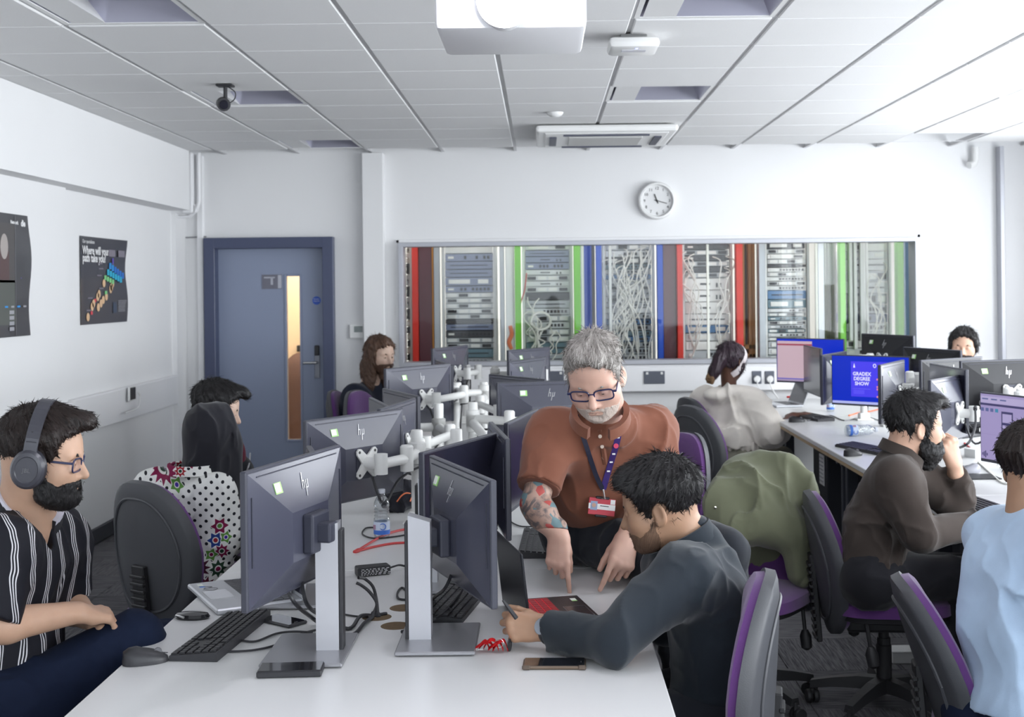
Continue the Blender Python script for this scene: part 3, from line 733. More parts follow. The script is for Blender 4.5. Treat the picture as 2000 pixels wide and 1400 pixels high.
# ================================================================== desks
m_top = mat('white_desk_laminate', (.67, .67, .67), .32, var=.012, vscale=5)
m_under = mat('desk_frame_dark', (.045, .05, .065), .5)
m_edge = mat('beech_edge', (.42, .30, .17), .5)
m_hole = mat('chipboard_brown', (.13, .085, .045), .9, var=.3, vscale=60)
DZ0 = .73
def desk(x0, x1, y0, y1, lab, sides, group):
    d = thing('desk', lab, 'desk', ((x0 + x1) / 2, (y0 + y1) / 2, 0), 0, group)
    w, l = x1 - x0 - .003, y1 - y0 - .004
    part('desk_top', MB().box((0, 0, DZ0 - .0135), (w, l, .027), .003), m_top, d)
    eb = MB().box((0, -l / 2 + .004, DZ0 - .036), (w, .008, .018)).box((0, l / 2 - .004, DZ0 - .036), (w, .008, .018))
    for s in (-1, 1): eb.box((s * (w / 2 - .004), 0, DZ0 - .036), (.008, l - .02, .018))
    part('edge_band', eb, m_edge, d)
    for sy in (-1, 1):
        for sx in (-1, 1):
            part('leg', MB().box((sx * (w / 2 - .12), sy * (l / 2 - .05), .345), (.06, .045, .69), .004), m_under, d)
        part('foot_bar', MB().box((0, sy * (l / 2 - .05), .02), (w - .14, .06, .04), .006), m_under, d)
        part('cross_rail', MB().box((0, sy * (l / 2 - .05), .66), (w - .12, .04, .05), .004), m_under, d)
    part('modesty_panel', MB().box((0, 0, .45), (.016, l - .02, .4)), m_under, d)
    return d
LX0, LXM, LX1 = -1.062, -.39, .283
RX0, RXM, RX1 = 1.615, 2.27, 2.93
ds = {}
for i, (a, b_, lab) in enumerate(((2.5, 4.235, 'nearest white desk of the left bank, with the laptop with red keys on it'), (4.235, 5.87, 'second white desk of the left bank, under the man in rust polo'), (5.87, 7.5, 'third white desk of the left bank, under the second pair of white poles'), (7.5, 9.13, 'farthest white desk of the left bank, in front of the long-haired man'))):
    ds['L', i] = desk(LX0, LX1, a, b_, lab, 1, 'white desks of the left bank')
for i, (a, b_, lab) in enumerate(((2.5, 4.05, 'nearest beech-edged white desk of the right bank, beside the man in pale blue'), (4.05, 5.6, 'beech-edged white desk under the arms of the man in brown shirt'), (5.6, 7.25, 'beech-edged white desk with a keyboard and mouse behind the bearded man'), (7.25, 9.05, 'long beech-edged white desk under the blue degree show screen'), (9.055, 10.45, 'farthest white desk of the right bank, against the back wall, with an open silver laptop'))):
    ds['A', i] = desk(RX0, RX1, a, b_, lab, 1, 'white desks of the right bank')
# round cable holes in the nearest desks
for px, py, k in ((736, 1205, 'L'), (773, 1222, 'L'), (789, 1187, 'L')):
    p = WZ(px, py, DZ0)
    dd = ds[k, 0]
    part('cable_hole', MB().lathe([(.001, .0008), (.041, .0008), (.042, .0002), (.042, -.004), (.001, -.004)], 28), m_hole, dd, False, (p.x - dd.location.x, p.y - dd.location.y, DZ0))
# black computer towers with pale vents under the right bank
for k, (px, py, Y) in enumerate(((1571, 885, 8.1), (1652, 935, 6.75), (1845, 1050, 5.2))):
    p = W(px, py, Y)
    c = thing('computer_tower', ['farthest black computer tower with a pale vent under the right bank', 'middle black computer tower with a pale vent under the right bank', 'black computer tower by the knees of the man in the brown shirt'][k], 'computer', (RX0 + .30, Y, 0))
    part('tower_case', MB().box((.05, 0, .36), (.42, .40, .56), .008), mat('tower_black', (.02, .022, .03), .5), c)
    part('tower_plinth', MB().box((.05, 0, .04), (.44, .42, .08), .004), m_black, c)
    g = MB().box((-.165, -.08, .5), (.006, .13, .19), .002)
    part('vent_panel', g, m_white, c)
    gs = MB()
    for q in range(7): gs.box((-.169, -.08, .43 + q * .024), (.004, .10, .008))
    part('vent_slot', gs, mat('vent_slot_grey', (.45, .46, .48), .6), c)

# ================================================================== monitors
m_shell = mat('monitor_shell', (.052, .054, .080), .27, var=.04, vscale=6, spec=.8)
m_shell2 = mat('monitor_recess', (.03, .032, .05), .5)
m_shell_shaded = mat('monitor_shell_shaded', (.018, .018, .021), .42, var=.04, vscale=6, spec=.3)  # shell copy with shade in its colour, for backs turned from the windows
m_rim = mat('monitor_rim', (.045, .047, .065), .35)
m_silver = mat('monitor_stand_silver', (.50, .50, .53), .34, .55)
m_base = mat('monitor_base_grey', (.34, .34, .36), .35, .6)
m_logo = mat('logo_chrome', (.62, .62, .64), .25, .6)
m_off = mat('screen_off', (.02, .02, .035), .14, spec=.6)
m_stick = mat('sticker_green', (.38, .68, .22), .5); m_stw = mat('sticker_white', (.80, .84, .78), .5)
def logo_mb(s):
    """slanted four-stroke mark: tall stroke, short stroke, short stroke, long descender"""
    mb = MB()
    sl = .30
    def st(x, z0, z1, w=.085):
        vs = []
        for y in (0, -.0012):
            for z in (z0, z1):
                for q in (-w / 2, w / 2): vs.append(((x + q + sl * z) * s, y, z * s))
        mb.add(vs, [(0, 1, 3, 2), (4, 6, 7, 5), (0, 4, 5, 1), (2, 3, 7, 6), (0, 2, 6, 4), (1, 5, 7, 3)])
    st(-.40, -.3, .85, .07); st(-.13, -.3, .26, .07); st(.14, -.85, .3, .07); st(.41, -.3, .3, .07)
    st(-.24, .22, .29, .25); st(.30, -.3, -.23, .25)
    return mb
SH = {}
def monitor_meshes(w, h):
    k = (round(w, 3), round(h, 3))
    if k in SH: return SH[k]
    d = .046
    xi0, xi1, zi0, zi1 = -.19 * w, .19 * w, -.24 * h, .13 * h
    back = MB()
    a, b_ = w / 2 - .004, h / 2 - .004
    o = [(-a, -.008, -b_), (a, -.008, -b_), (a, -.008, b_), (-a, -.008, b_)]
    i_ = [(xi0, -d, zi0), (xi1, -d, zi0), (xi1, -d, zi1), (xi0, -d, zi1)]
    back.add(o + i_, [(0, 1, 5, 4), (1, 2, 6, 5), (2, 3, 7, 6), (3, 0, 4, 7), (4, 5, 6, 7)])
    panel = MB().box((0, .0, 0), (w, .018, h), .003)
    n_top = math.atan2(d - .008, b_ - zi1)
    def on_top(z): return -(.008 + (b_ - z) / (b_ - zi1) * (d - .008))
    slot = MB()
    zs = h / 2 - .018
    slot.box((0, on_top(zs) - .0006, zs), (w * .84, .0025, .003))
    for sx in (-1, 1): slot.box((sx * (a - .016), -.0128, .02), (.003, .0025, h * .5))
    SH[k] = dict(back=back.mesh('back_shell', m_shell), black=back.mesh('back_shell', m_shell_shaded), panel=panel.mesh('panel', m_rim), slot=slot.mesh('vent_slot', m_shell2),
                 logo=logo_mb(.036).mesh('maker_mark', m_logo), rec=MB().box((.005, -d - .0006, (zi0 + zi1) / 2), (.105, .003, .105)).mesh('mount_recess', m_shell2),
                 stick=MB().box((0, 0, 0), (.036, .0015, .028)).mesh('sticker_edge', m_stick), stw=MB().box((-.004, -.001, .001), (.026, .0015, .022)).mesh('sticker_print', m_stw),
                 on_top=on_top, n_top=n_top)
    return SH[k]
def monitor(lab, PL, PR, ztop, view, w=.54, h=.325, stand=False, screen=None, tilt=0.0, decal=True, mark=True, black=False, sdx=0.0, sdy=0.0):  # black picks the shell copy with the shade painted in
    """PL, PR: (pixel x, depth) of the visible face's left and right edges"""
    a = Vector(((PL[0] - CX) * PL[1] / FPX, PL[1])); b_ = Vector(((PR[0] - CX) * PR[1] / FPX, PR[1]))
    c = (a + b_) / 2; dv = (b_ - a).normalized()
    n = Vector((dv.y, -dv.x)) if view == 'screen' else Vector((-dv.y, dv.x))
    rz = math.atan2(-n.x, n.y)
    base_z = DZ0 + .0005 if stand else ztop - h / 2
    m = thing('monitor', lab, 'monitor', (c.x, c.y, base_z), rz)
    off = Vector((0, 0, (ztop - h / 2 - base_z)))
    S = monitor_meshes(w, h)
    def P(nm, me, loc=(0, 0, 0), rot=None, par=m): return link(nm, me, par, Vector(loc) + (off if par is m else Vector()), rot)
    body = P('panel', S['panel']); P('back_shell', S['black' if black else 'back'])
    P('vent_slot', S['slot'])
    if mark: P('maker_mark', S['logo'], (.0, S['on_top'](h * .3) - .001, h * .30), (-S['n_top'], 0, 0))
    if not stand: P('mount_recess', S['rec'])
    if decal:
        st_ = P('sticker', S['stick'], (-w * .26, S['on_top'](h * .33) - .0012, h * .33), (-S['n_top'], 0, 0))
        link('sticker_print', S['stw'], st_)
    sc = MB().box((0, .0096, .004), (w - .014, .0012, h - .022))
    s_ = part('screen', sc, m_off, m); s_.location = off
    if screen: screen(m, s_, w, h, off)
    if stand:
        # the panel swivels on a stand that stays square to the desk
        rs = round(rz / (PI / 2)) * PI / 2 - rz
        S_ = Matrix.Rotation(-rz, 4, 'Z') @ Matrix.Translation((sdx, sdy, 0)) @ Matrix.Rotation(rz + rs, 4, 'Z')
        col_ = MB()
        zt = .327
        v = [(x, y, z) for x, y in ((-.026, -.132), (.026, -.132), (.026, -.074), (-.026, -.074)) for z in (.011, zt + (.010 if y < -.1 else -.008))]
        col_.add(v, [(0, 2, 4, 6), (1, 7, 5, 3), (0, 1, 3, 2), (2, 3, 5, 4), (4, 5, 7, 6), (6, 7, 1, 0)])
        for nm, mb, mt in (('stand_column', col_, m_silver), ('column_back', MB().box((0, -.137, zt / 2), (.044, .010, zt - .02), .002), m_black), ('stand_base', MB().box((0, -.055, .0075), (.285, .205, .010), .003), m_base), ('base_foot', MB().box((0, -.055, .0012), (.265, .185, .0024)), m_black)):
            o_ = part(nm, mb, mt, m); o_.matrix_local = S_
        part('neck', MB().box((0, -.06, off.z - .02), (.10, .03, .1), .006).box((0, -.085, off.z - .02), (.05, .05, .05), .006), m_shell2, m)
    return m
def vesa_of(m, h=.325):
    bpy.context.view_layer.update()
    return m.matrix_world @ Vector((.005, -.048, -.018)), (m.matrix_world.to_3x3() @ Vector((0, -1, 0)))

# ---- lit screens
def ui_mat(n, c, e=1.0): return mat(n, tuple(v * .25 for v in c), .3, emit=c, estr=e * .72)
def face(z, y=.0104): return Matrix.Translation((0, y, z)) @ Matrix.Rotation(PI, 4, 'Z') @ Matrix.Rotation(PI / 2, 4, 'X')
def plate(m, off, nm, x, z, w, h, mt, y=.0106):
    return part(nm, MB().box((-x, y + .0004, z), (w, .0006, h)), mt, m, loc=off)
def txt(m, off, nm, s, x, z, size, mt, bold=0.0, y=.0113, align='CENTER'):
    return text(nm, s, size, mt, m, Matrix.Translation(off + Vector((-x, y, z))) @ Matrix.Rotation(PI, 4, 'Z') @ Matrix.Rotation(PI / 2, 4, 'X'), .0003, align, bold)
def scr_show(m, s, w, h, off):
    s.data.materials[0] = ui_mat('ui_blue', (.0, .022, .52), 1.0)
    plate(m, off, 'poster_card', -.005, .01, .25, .225, ui_mat('ui_violet', (.065, .05, .82), 1.0))
    wt = ui_mat('ui_white', (.9, .9, 1.0), 1.0)
    for k, t_ in enumerate(('GRADEX', 'DEGREE', 'SHOW')): txt(m, off, 'screen_lettering', t_, -.054, .033 - k * .031, .032, wt, .0006)
    pk = ui_mat('ui_pink', (.95, .30, .35), 1.0)
    for z in (-.012, -.075):
        part('pink_arc', MB().tube([(-.050 - .024 * math.cos(t_), .0118, z + .024 * math.sin(t_)) for t_ in [PI * (.0 if z > -.05 else -.0) - PI * .5 + PI * k / 12 for k in range(13)]], .006, 6), pk, m, loc=off)
    part('logo_peak', MB().add([(.100, .0115, .083), (.113, .0115, .083), (.1065, .0115, .112)], [(0, 1, 2)]), wt, m, loc=off)
    part('logo_ring', MB().tube([(-.035 + .009 * math.cos(t_), .0115, .098 + .011 * math.sin(t_)) for t_ in [k * PI / 8 for k in range(17)]], .0022, 5), wt, m, loc=off)
    plate(m, off, 'detail_line', -.056, -.052, .12, .0012, ui_mat('ui_lilac', (.3, .3, .9), 1.0), .0112)
    plate(m, off, 'detail_box', -.075, -.073, .075, .026, ui_mat('ui_violet2', (.10, .08, .88), 1.0), .0112)
    plate(m, off, 'task_bar', 0, -.142, w - .016, .016, ui_mat('ui_bar', (.42, .46, .82), 1.0))
def scr_pink(m, s, w, h, off):
    s.data.materials[0] = ui_mat('ui_blue', (.0, .022, .52), 1.0)
    plate(m, off, 'document_window', -.12, .006, .28, .27, ui_mat('ui_pinkwhite', (.55, .40, .46), 1.0))
    plate(m, off, 'ribbon_line', -.12, .115, .28, .012, ui_mat('ui_red', (.32, .05, .09), 1.0), .0112)
    pk = ui_mat('ui_pink', (.95, .30, .35), 1.0)
    for z in (-.01, -.07):
        part('pink_arc', MB().tube([(-.09 + .026 * math.cos(t_), .0118, z + .026 * math.sin(t_)) for t_ in [k * PI / 10 for k in range(13)]], .006, 6), pk, m, loc=off)
    txt(m, off, 'screen_lettering', 'GR', .07, .06, .03, ui_mat('ui_white', (.9, .9, 1.0), 1.0), .001)
    plate(m, off, 'task_bar', 0, -.142, w - .016, .016, ui_mat('ui_mauve', (.34, .27, .42), 1.0))
def scr_app(m, s, w, h, off):
    s.data.materials[0] = ui_mat('ui_app', (.33, .28, .50), 1.0)
    dk = ui_mat('ui_dark', (.05, .045, .13), 1.0)
    plate(m, off, 'menu_bar', 0, .13, w - .016, .03, ui_mat('ui_app2', (.42, .37, .58), 1.0))
    plate(m, off, 'tool_bar', 0, .108, w - .016, .010, dk)
    for k in range(4): plate(m, off, 'app_icon', -.25 + k * .032, .083, .02, .016, ui_mat('ui_icon', (.10, .12, .28), 1.0) if k != 3 else ui_mat('ui_teal', (.05, .22, .36), 1.0))
    plate(m, off, 'app_panel', -.085, .0, .075, .165, dk)
    for k in range(3): plate(m, off, 'panel_cell', -.085, .052 - k * .052, .06, .04, ui_mat('ui_cell', (.38, .33, .55), 1.0), .0112)
    for k in range(3): plate(m, off, 'app_menu', -.23 + k * .06, .133, .04, .006, ui_mat('ui_icon', (.10, .12, .28), 1.0), .0112)
    plate(m, off, 'grid_line', 0, -.03, w - .02, .001, ui_mat('ui_line', (.25, .2, .40), 1.0))
    for k in range(4): plate(m, off, 'level_bar', -.25 + k * .01, -.125, .006, .012 + .01 * (k % 3), dk, .0112)

MON = {}
def add(k, *a, **kw): MON[k] = monitor(*a, **kw)
# left bank
add('L1', 'nearest monitor on a silver stand facing left, beside the headphone wearer', (474, 3.03), (654, 3.53), 1.232, 'back', h=.335, stand=True, sdx=-.018)
add('L2', 'monitor on a silver stand hidden behind the nearest left monitor, only its stand showing', (600, 4.12), (628, 3.60), 1.16, 'back', stand=True)
add('L3', 'grey-backed monitor on the nearest white arm, large logo and white mount showing', (588, 4.6), (784, 5.06), 1.19, 'back')
add('L4b', 'narrow slanted pale screen edge behind the nearest arm-mounted monitor', (722, 6.0), (760, 5.5), 1.155, 'screen', decal=False)
add('L4', 'monitor back with a white mount just left of the second white pole', (738, 5.3), (806, 5.82), 1.165, 'back')
add('L5', 'slotted monitor back seen edge-on below the long-haired man', (747, 6.42), (816, 5.92), 1.165, 'back', decal=False, mark=False)
add('L6', 'pale monitor back with logo right in front of the long-haired man', (755, 6.8), (872, 7.2), 1.24, 'back')
add('L7b', 'monitor turned away just right of the long-haired man, behind the pale one', (852, 7.9), (880, 7.4), 1.22, 'back', decal=False, mark=False)
add('L7', 'farthest monitor back of the left row, by the red panel', (846, 8.4), (908, 8.85), 1.27, 'back')
add('R1', 'nearest monitor on a silver stand facing right, by the man in the dark jumper', (838, 3.72), (962, 3.2), 1.178, 'back', h=.325, stand=True, sdy=-.09)
add('R2', 'dark screen facing right on a silver stand behind the nearest right monitor', (822, 3.78), (960, 4.26), 1.178, 'screen', stand=True, decal=False)
add('R3', 'edge-on monitor back between two dark screens left of the man in rust polo', (957, 4.58), (987, 4.09), 1.18, 'back', decal=False)
add('R4', 'dark screen beside the right arm of the man in rust polo', (987, 4.56), (1044, 5.06), 1.18, 'screen', decal=False)
add('R5', 'dark monitor back with chrome logo behind the shoulder of the man in rust polo', (966, 6.25), (1176, 6.38), 1.2, 'back')
add('R6', 'dark monitor whose top edge shows above the chrome logo monitor', (958, 7.0), (1060, 6.58), 1.19, 'back', decal=False, mark=False)
add('R8', 'dark monitor back in the far right row, lower of the two before the looped cables', (994, 7.8), (1060, 8.25), 1.215, 'back')
add('R7', 'farthest dark monitor of the right row below the looped white cables', (1000, 8.7), (1062, 9.05), 1.24, 'back')
# right bank
add('A1', 'screen showing a pale document beside a blue poster, left end of the right bank', (1524, 9.35), (1640, 9.05), 1.275, 'screen', screen=scr_pink, decal=False)
add('A2', 'dark narrow screen in front of the pink and blue one', (1570, 9.0), (1603, 8.45), 1.238, 'screen', decal=False)
add('A3', 'white-lit monitor back left of the blue degree show screen', (1603, 8.28), (1650, 8.74), 1.205, 'back')
add('A4', 'blue screen showing the degree show poster', (1630, 8.3), (1769, 7.98), 1.206, 'screen', screen=scr_show, decal=False)
add('A5', 'white-lit monitor back cutting across the blue degree show screen', (1716, 7.0), (1762, 7.46), 1.217, 'back')
add('A6', 'grey slanted monitor top right behind the bearded man', (1819, 6.95), (1884, 6.45), 1.226, 'screen', decal=False)
add('A7', 'white-lit monitor back with white mount in front of the bearded man', (1814, 6.2), (1886, 6.62), 1.192, 'back', mark=False)
add('A8', 'lit mauve application screen at the right edge', (1930, 5.95), (2062, 5.55), 1.15, 'screen', screen=scr_app, decal=False)
add('B1', 'farthest shaded monitor back of the right bank, by the right end of the window', (1687, 9.0), (1780, 8.55), 1.314, 'back', black=True)
add('B2', 'shaded monitor back below the chin of the man at the far right', (1772, 8.05), (1868, 7.62), 1.262, 'back', black=True)
add('B3', 'shaded monitor back rising to the right, second from the right edge', (1795, 7.15), (1915, 7.45), 1.232, 'back', black=True)
add('B4', 'shaded monitor back with chrome logo at the right edge of the picture', (1874, 6.55), (2046, 6.7), 1.262, 'back', black=True)

# ================================================================== monitor arms
m_arm = mat('arm_white', (.78, .78, .76), .4)
def xplate(r=.058, t=.006):
    out = []
    for k in range(4):
        a = PI / 4 + k * PI / 2
        for da, rr in ((-.70, r * .50), (-.24, r * 1.10), (-.1, r * 1.25), (.1, r * 1.25), (.24, r * 1.10), (.70, r * .50)):
            out.append((rr * math.cos(a + da), rr * math.sin(a + da)))
    return out
def arm(lab, pole, ptop, targets):
    """pole: (x, y); each target is a monitor key"""
    a = thing('monitor_mount', lab, 'monitor mount', (pole[0], pole[1], DZ0 + .0005), 0)
    part('clamp_foot', MB().box((0, 0, .006), (.11, .10, .012), .003).box((0, 0, .03), (.07, .07, .04), .008), m_arm, a)
    hp = ptop - DZ0
    part('pole', MB().lathe([(.001, .01), (.024, .01), (.024, hp - .006), (.021, hp), (.001, hp)], 20), m_arm, a, True)
    for tk, bend in targets:
        m = MON[tk]
        v, n = vesa_of(m)
        v = v - Vector((pole[0], pole[1], DZ0 + .0005)); n = Vector((n.x, n.y, 0)).normalized()
        hd = v + n * .075
        zz = hd.z
        part('collar', MB().lathe([(.025, zz - .045), (.034, zz - .04), (.034, zz + .04), (.025, zz + .045)], 20, cap=False), m_arm, a, True)
        p0, p1 = Vector((0, 0, zz)), Vector((hd.x, hd.y, zz))
        e = (p0 + p1) / 2 + Vector((-(p1 - p0).y, (p1 - p0).x, 0)).normalized() * bend
        d0 = (e - p0).normalized()
        part('lower_link', MB().tube([p0 + d0 * .02, e], [.022, .02], 10), m_arm, a, True)
        part('elbow_joint', MB().lathe([(.001, zz - .05), (.026, zz - .048), (.026, zz + .045), (.02, zz + .052), (.001, zz + .052)], 18, M=Matrix.Translation((e.x, e.y, 0))), m_arm, a, True)
        part('upper_link', MB().tube([e, p1], [.02, .019], 10), m_arm, a, True)
        part('tilt_head', MB().lathe([(.001, -.04), (.025, -.038), (.025, .038), (.001, .04)], 16, M=Matrix.Translation(p1)).tube([p1, v + n * .004], [.022, .024], 12), m_arm, a, True)
        R = basis(-n)
        Mx_ = frame(v + n * .001, R) @ Matrix.Rotation(PI / 2, 4, 'X')
        pl_ = part('mount_plate', MB().prism(xplate(), 0, .007, 0, Mx_), m_arm, a)
        q = MB()
        for k in range(4):
            aa = PI / 4 + k * PI / 2
            q.lathe([(.001, .007), (.0055, .007), (.0055, .0085), (.001, .0085)], 8, M=Mx_ @ Matrix.Translation((.061 * math.cos(aa), .061 * math.sin(aa), 0)))
        part('plate_screw', q, mat('screw_dark', (.1, .1, .1), .4, .6), pl_)
        # a dark lead looping from the monitor to the pole
        part('arm_cable', MB().tube(curve_pts([v + n * .03 + Vector((0, 0, -.05)), v + n * .06 + Vector((.02, 0, -.15)), (p0 + p1) / 2 + Vector((0, 0, -.08)), Vector((.03, .0, zz - .06)), Vector((.028, -.01, zz - .2)), Vector((.02, .01, .02))]), .005, 6), m_black, a, True)
    return a
def arm_at(lab, px, Y, ptop, targets): arm(lab, ((px - CX + 3) * Y / FPX, Y), ptop, targets)
arm_at('nearest white pole arm, holding the large logo monitor', 808, 5.08, 1.10, [('L3', .03)])
arm_at('white pole arm right of the nearest one, behind the dark screen', 885, 5.1, 1.1, [('L4b', .05), ('R4', -.05)])
arm_at('white pole arm in the second pair, left pole', 851, 6.25, 1.1, [('L4', .08), ('L5', -.06)])
arm_at('white pole arm in the second pair, right pole, reaching to the chrome logo monitor', 918, 6.3, 1.1, [('R5', -.1), ('R3', .1)])
arm_at('white pole arm in the third pair, left pole, holding the monitor before the long-haired man', 885, 7.6, 1.09, [('L6', .1)])
arm_at('white pole arm in the third pair, right pole', 940, 7.65, 1.1, [('R6', -.06), ('L7b', .1)])
arm_at('farthest white pole arm of the left row', 905, 8.85, 1.12, [('L7', .08)])
arm_at('farthest white pole arm of the right row', 962, 8.9, 1.12, [('R8', -.08), ('R7', .08)])
def arm_x(lab, x, Y, ptop, targets): arm(lab, (x, Y), ptop, targets)
arm_x('farthest white arm of the right bank, by the rightmost green upright', 2.2, 8.75, 1.15, [('B1', .06), ('A1', -.1), ('A2', .08)])
arm_x('white arm behind the blue degree show screen', 2.27, 8.36, 1.12, [('A3', .08), ('A4', .04)])
arm_x('white arm pole right of the blue degree show screen', (1796 - CX) * 7.6 / FPX, 7.6, 1.13, [('B2', .05), ('A5', .08)])
arm_x('white arm pole left of the white-lit monitor with mount', (1771 - CX) * 7.25 / FPX, 7.25, 1.06, [('B3', .04)])
arm_x('white arm reaching to the chrome logo monitor at the right edge', 2.36, 6.3, 1.13, [('B4', .06), ('A7', -.06), ('A6', .05)])
arm_x('white arm holding the lit mauve screen', 2.4, 5.6, 1.02, [('A8', .06)])
# ================================================================== distance-field modelling for figures and cloth
F32 = np.float32
def A3(v): return np.array(v[:] if isinstance(v, Vector) else v, dtype=F32)
def _len(q): return np.sqrt(np.einsum('ij,ij->i', q, q))
def smin(a, b, k):
    if k <= 0: return np.minimum(a, b)
    h = np.maximum(k - np.abs(a - b), 0) / k
    return np.minimum(a, b) - h * h * k * .25
def smax(a, b, k): return -smin(-a, -b, k)
def _hash(i):
    i = (i ^ (i >> 13)) * 1274126177
    return ((i ^ (i >> 16)) & 65535).astype(F32) / 65535.0
def vnoise(p):
    f = np.floor(p); i = f.astype(np.int32); u = p - f; u = u * u * (3 - 2 * u)
    out = 0
    for dx in (0, 1):
        wx = u[:, 0] if dx else 1 - u[:, 0]
        for dy in (0, 1):
            wy = u[:, 1] if dy else 1 - u[:, 1]
            for dz in (0, 1):
                wz = u[:, 2] if dz else 1 - u[:, 2]
                h = _hash((i[:, 0] + dx) * 374761 + (i[:, 1] + dy) * 668265 + (i[:, 2] + dz) * 982451)
                out = out + h * wx * wy * wz
    return out
class P:
    """one distance primitive; k blends it into what came before, op 'u' joins, 's' cuts away"""
    def __init__(s, f, lo, hi, k=.02, op='u'): s.f, s.lo, s.hi, s.k, s.op = f, lo, hi, k, op
def rc(a, b, ra, rb=None, k=.02, op='u', flat=None, cut=None):
    """tapered capsule; flat=(axis, factor) squashes it along an axis; cut=[(point, normal)] trims it"""
    rb = ra if rb is None else rb
    a, b = A3(a), A3(b); ba = b - a; L2 = max(float(ba @ ba), 1e-9)
    ax = None
    if flat is not None: ax, fac = A3(Vector(flat[0]).normalized()), flat[1]
    cuts = [(A3(p), A3(Vector(n).normalized())) for p, n in cut] if cut else None
    def f(p):
        q = p - a
        if ax is not None:
            w = q @ ax
            wb = float(ba @ ax); 
            h = np.clip((q @ ba) / L2, 0, 1)
            q2 = q - h[:, None] * ba
            w = q2 @ ax
            q2 = q2 + np.outer(w * (1 / fac - 1), ax)
            d = (_len(q2) - (ra + (rb - ra) * h)) * min(fac, 1.0) if fac < 1 else (_len(q2) - (ra + (rb - ra) * h))
        else:
            h = np.clip((q @ ba) / L2, 0, 1)
            d = _len(q - h[:, None] * ba) - (ra + (rb - ra) * h)
        if cuts:
            for pp, n in cuts: d = np.maximum(d, (p - pp) @ n)
        return d
    r = max(ra, rb) * (max(1.0, flat[1]) if flat is not None else 1)
    return P(f, np.minimum(a, b) - r, np.maximum(a, b) + r, k, op)
def ell(c, r, R=None, k=.02, op='u', cut=None):
    c, r = A3(c), A3(r)
    Rm = np.array(R, dtype=F32) if R is not None else None
    cuts = [(A3(p), A3(Vector(n).normalized())) for p, n in cut] if cut else None
    def f(p):
        q = p - c
        if Rm is not None: q = q @ Rm
        k0 = _len(q / r); k1 = _len(q / (r * r))
        d = k0 * (k0 - 1) / np.maximum(k1, 1e-6)
        if cuts:
            for pp, n in cuts: d = np.maximum(d, (p - pp) @ n)
        return d
    m = float(r.max())
    return P(f, c - m, c + m, k, op)
def poly_sdf(poly):
    V = np.array(poly, dtype=F32)
    def f(y, z):
        q = np.stack([y, z], 1); n = len(V)
        d = np.full(len(q), 1e9, F32); s = np.ones(len(q), F32)
        for i in range(n):
            e = V[i - 1] - V[i]; w = q - V[i]
            b = w - np.outer(np.clip((w @ e) / (e @ e), 0, 1), e)
            d = np.minimum(d, np.einsum('ij,ij->i', b, b))
            c1 = q[:, 1] >= V[i][1]; c2 = q[:, 1] < V[i - 1][1]; c3 = e[0] * w[:, 1] > e[1] * w[:, 0]
            flip = (c1 & c2 & c3) | (~c1 & ~c2 & ~c3)
            s = np.where(flip, -s, s)
        return s * np.sqrt(d)
    return f
class Field:
    def __init__(s, prims=None, disp=None, post=None): s.p, s.disp, s.post = list(prims or []), disp, post
    def __call__(s, p):
        d = None
        for q in s.p:
            v = q.f(p)
            if d is None: d = v
            elif q.op == 'u': d = smin(d, v, q.k)
            else: d = smax(d, -v, q.k)
        if s.post: d = s.post(p, d)
        if s.disp: d = d + s.disp(p)
        return d
    def bounds(s, pad=.02):
        pos = [q for q in s.p if q.op == 'u']
        return np.min([q.lo for q in pos], 0) - pad, np.max([q.hi for q in pos], 0) + pad
EDG = [(0, 1), (2, 3), (4, 5), (6, 7), (0, 2), (1, 3), (4, 6), (5, 7), (0, 4), (1, 5), (2, 6), (3, 7)]
CRN = np.array([[x, y, z] for x in (0, 1) for y in (0, 1) for z in (0, 1)])
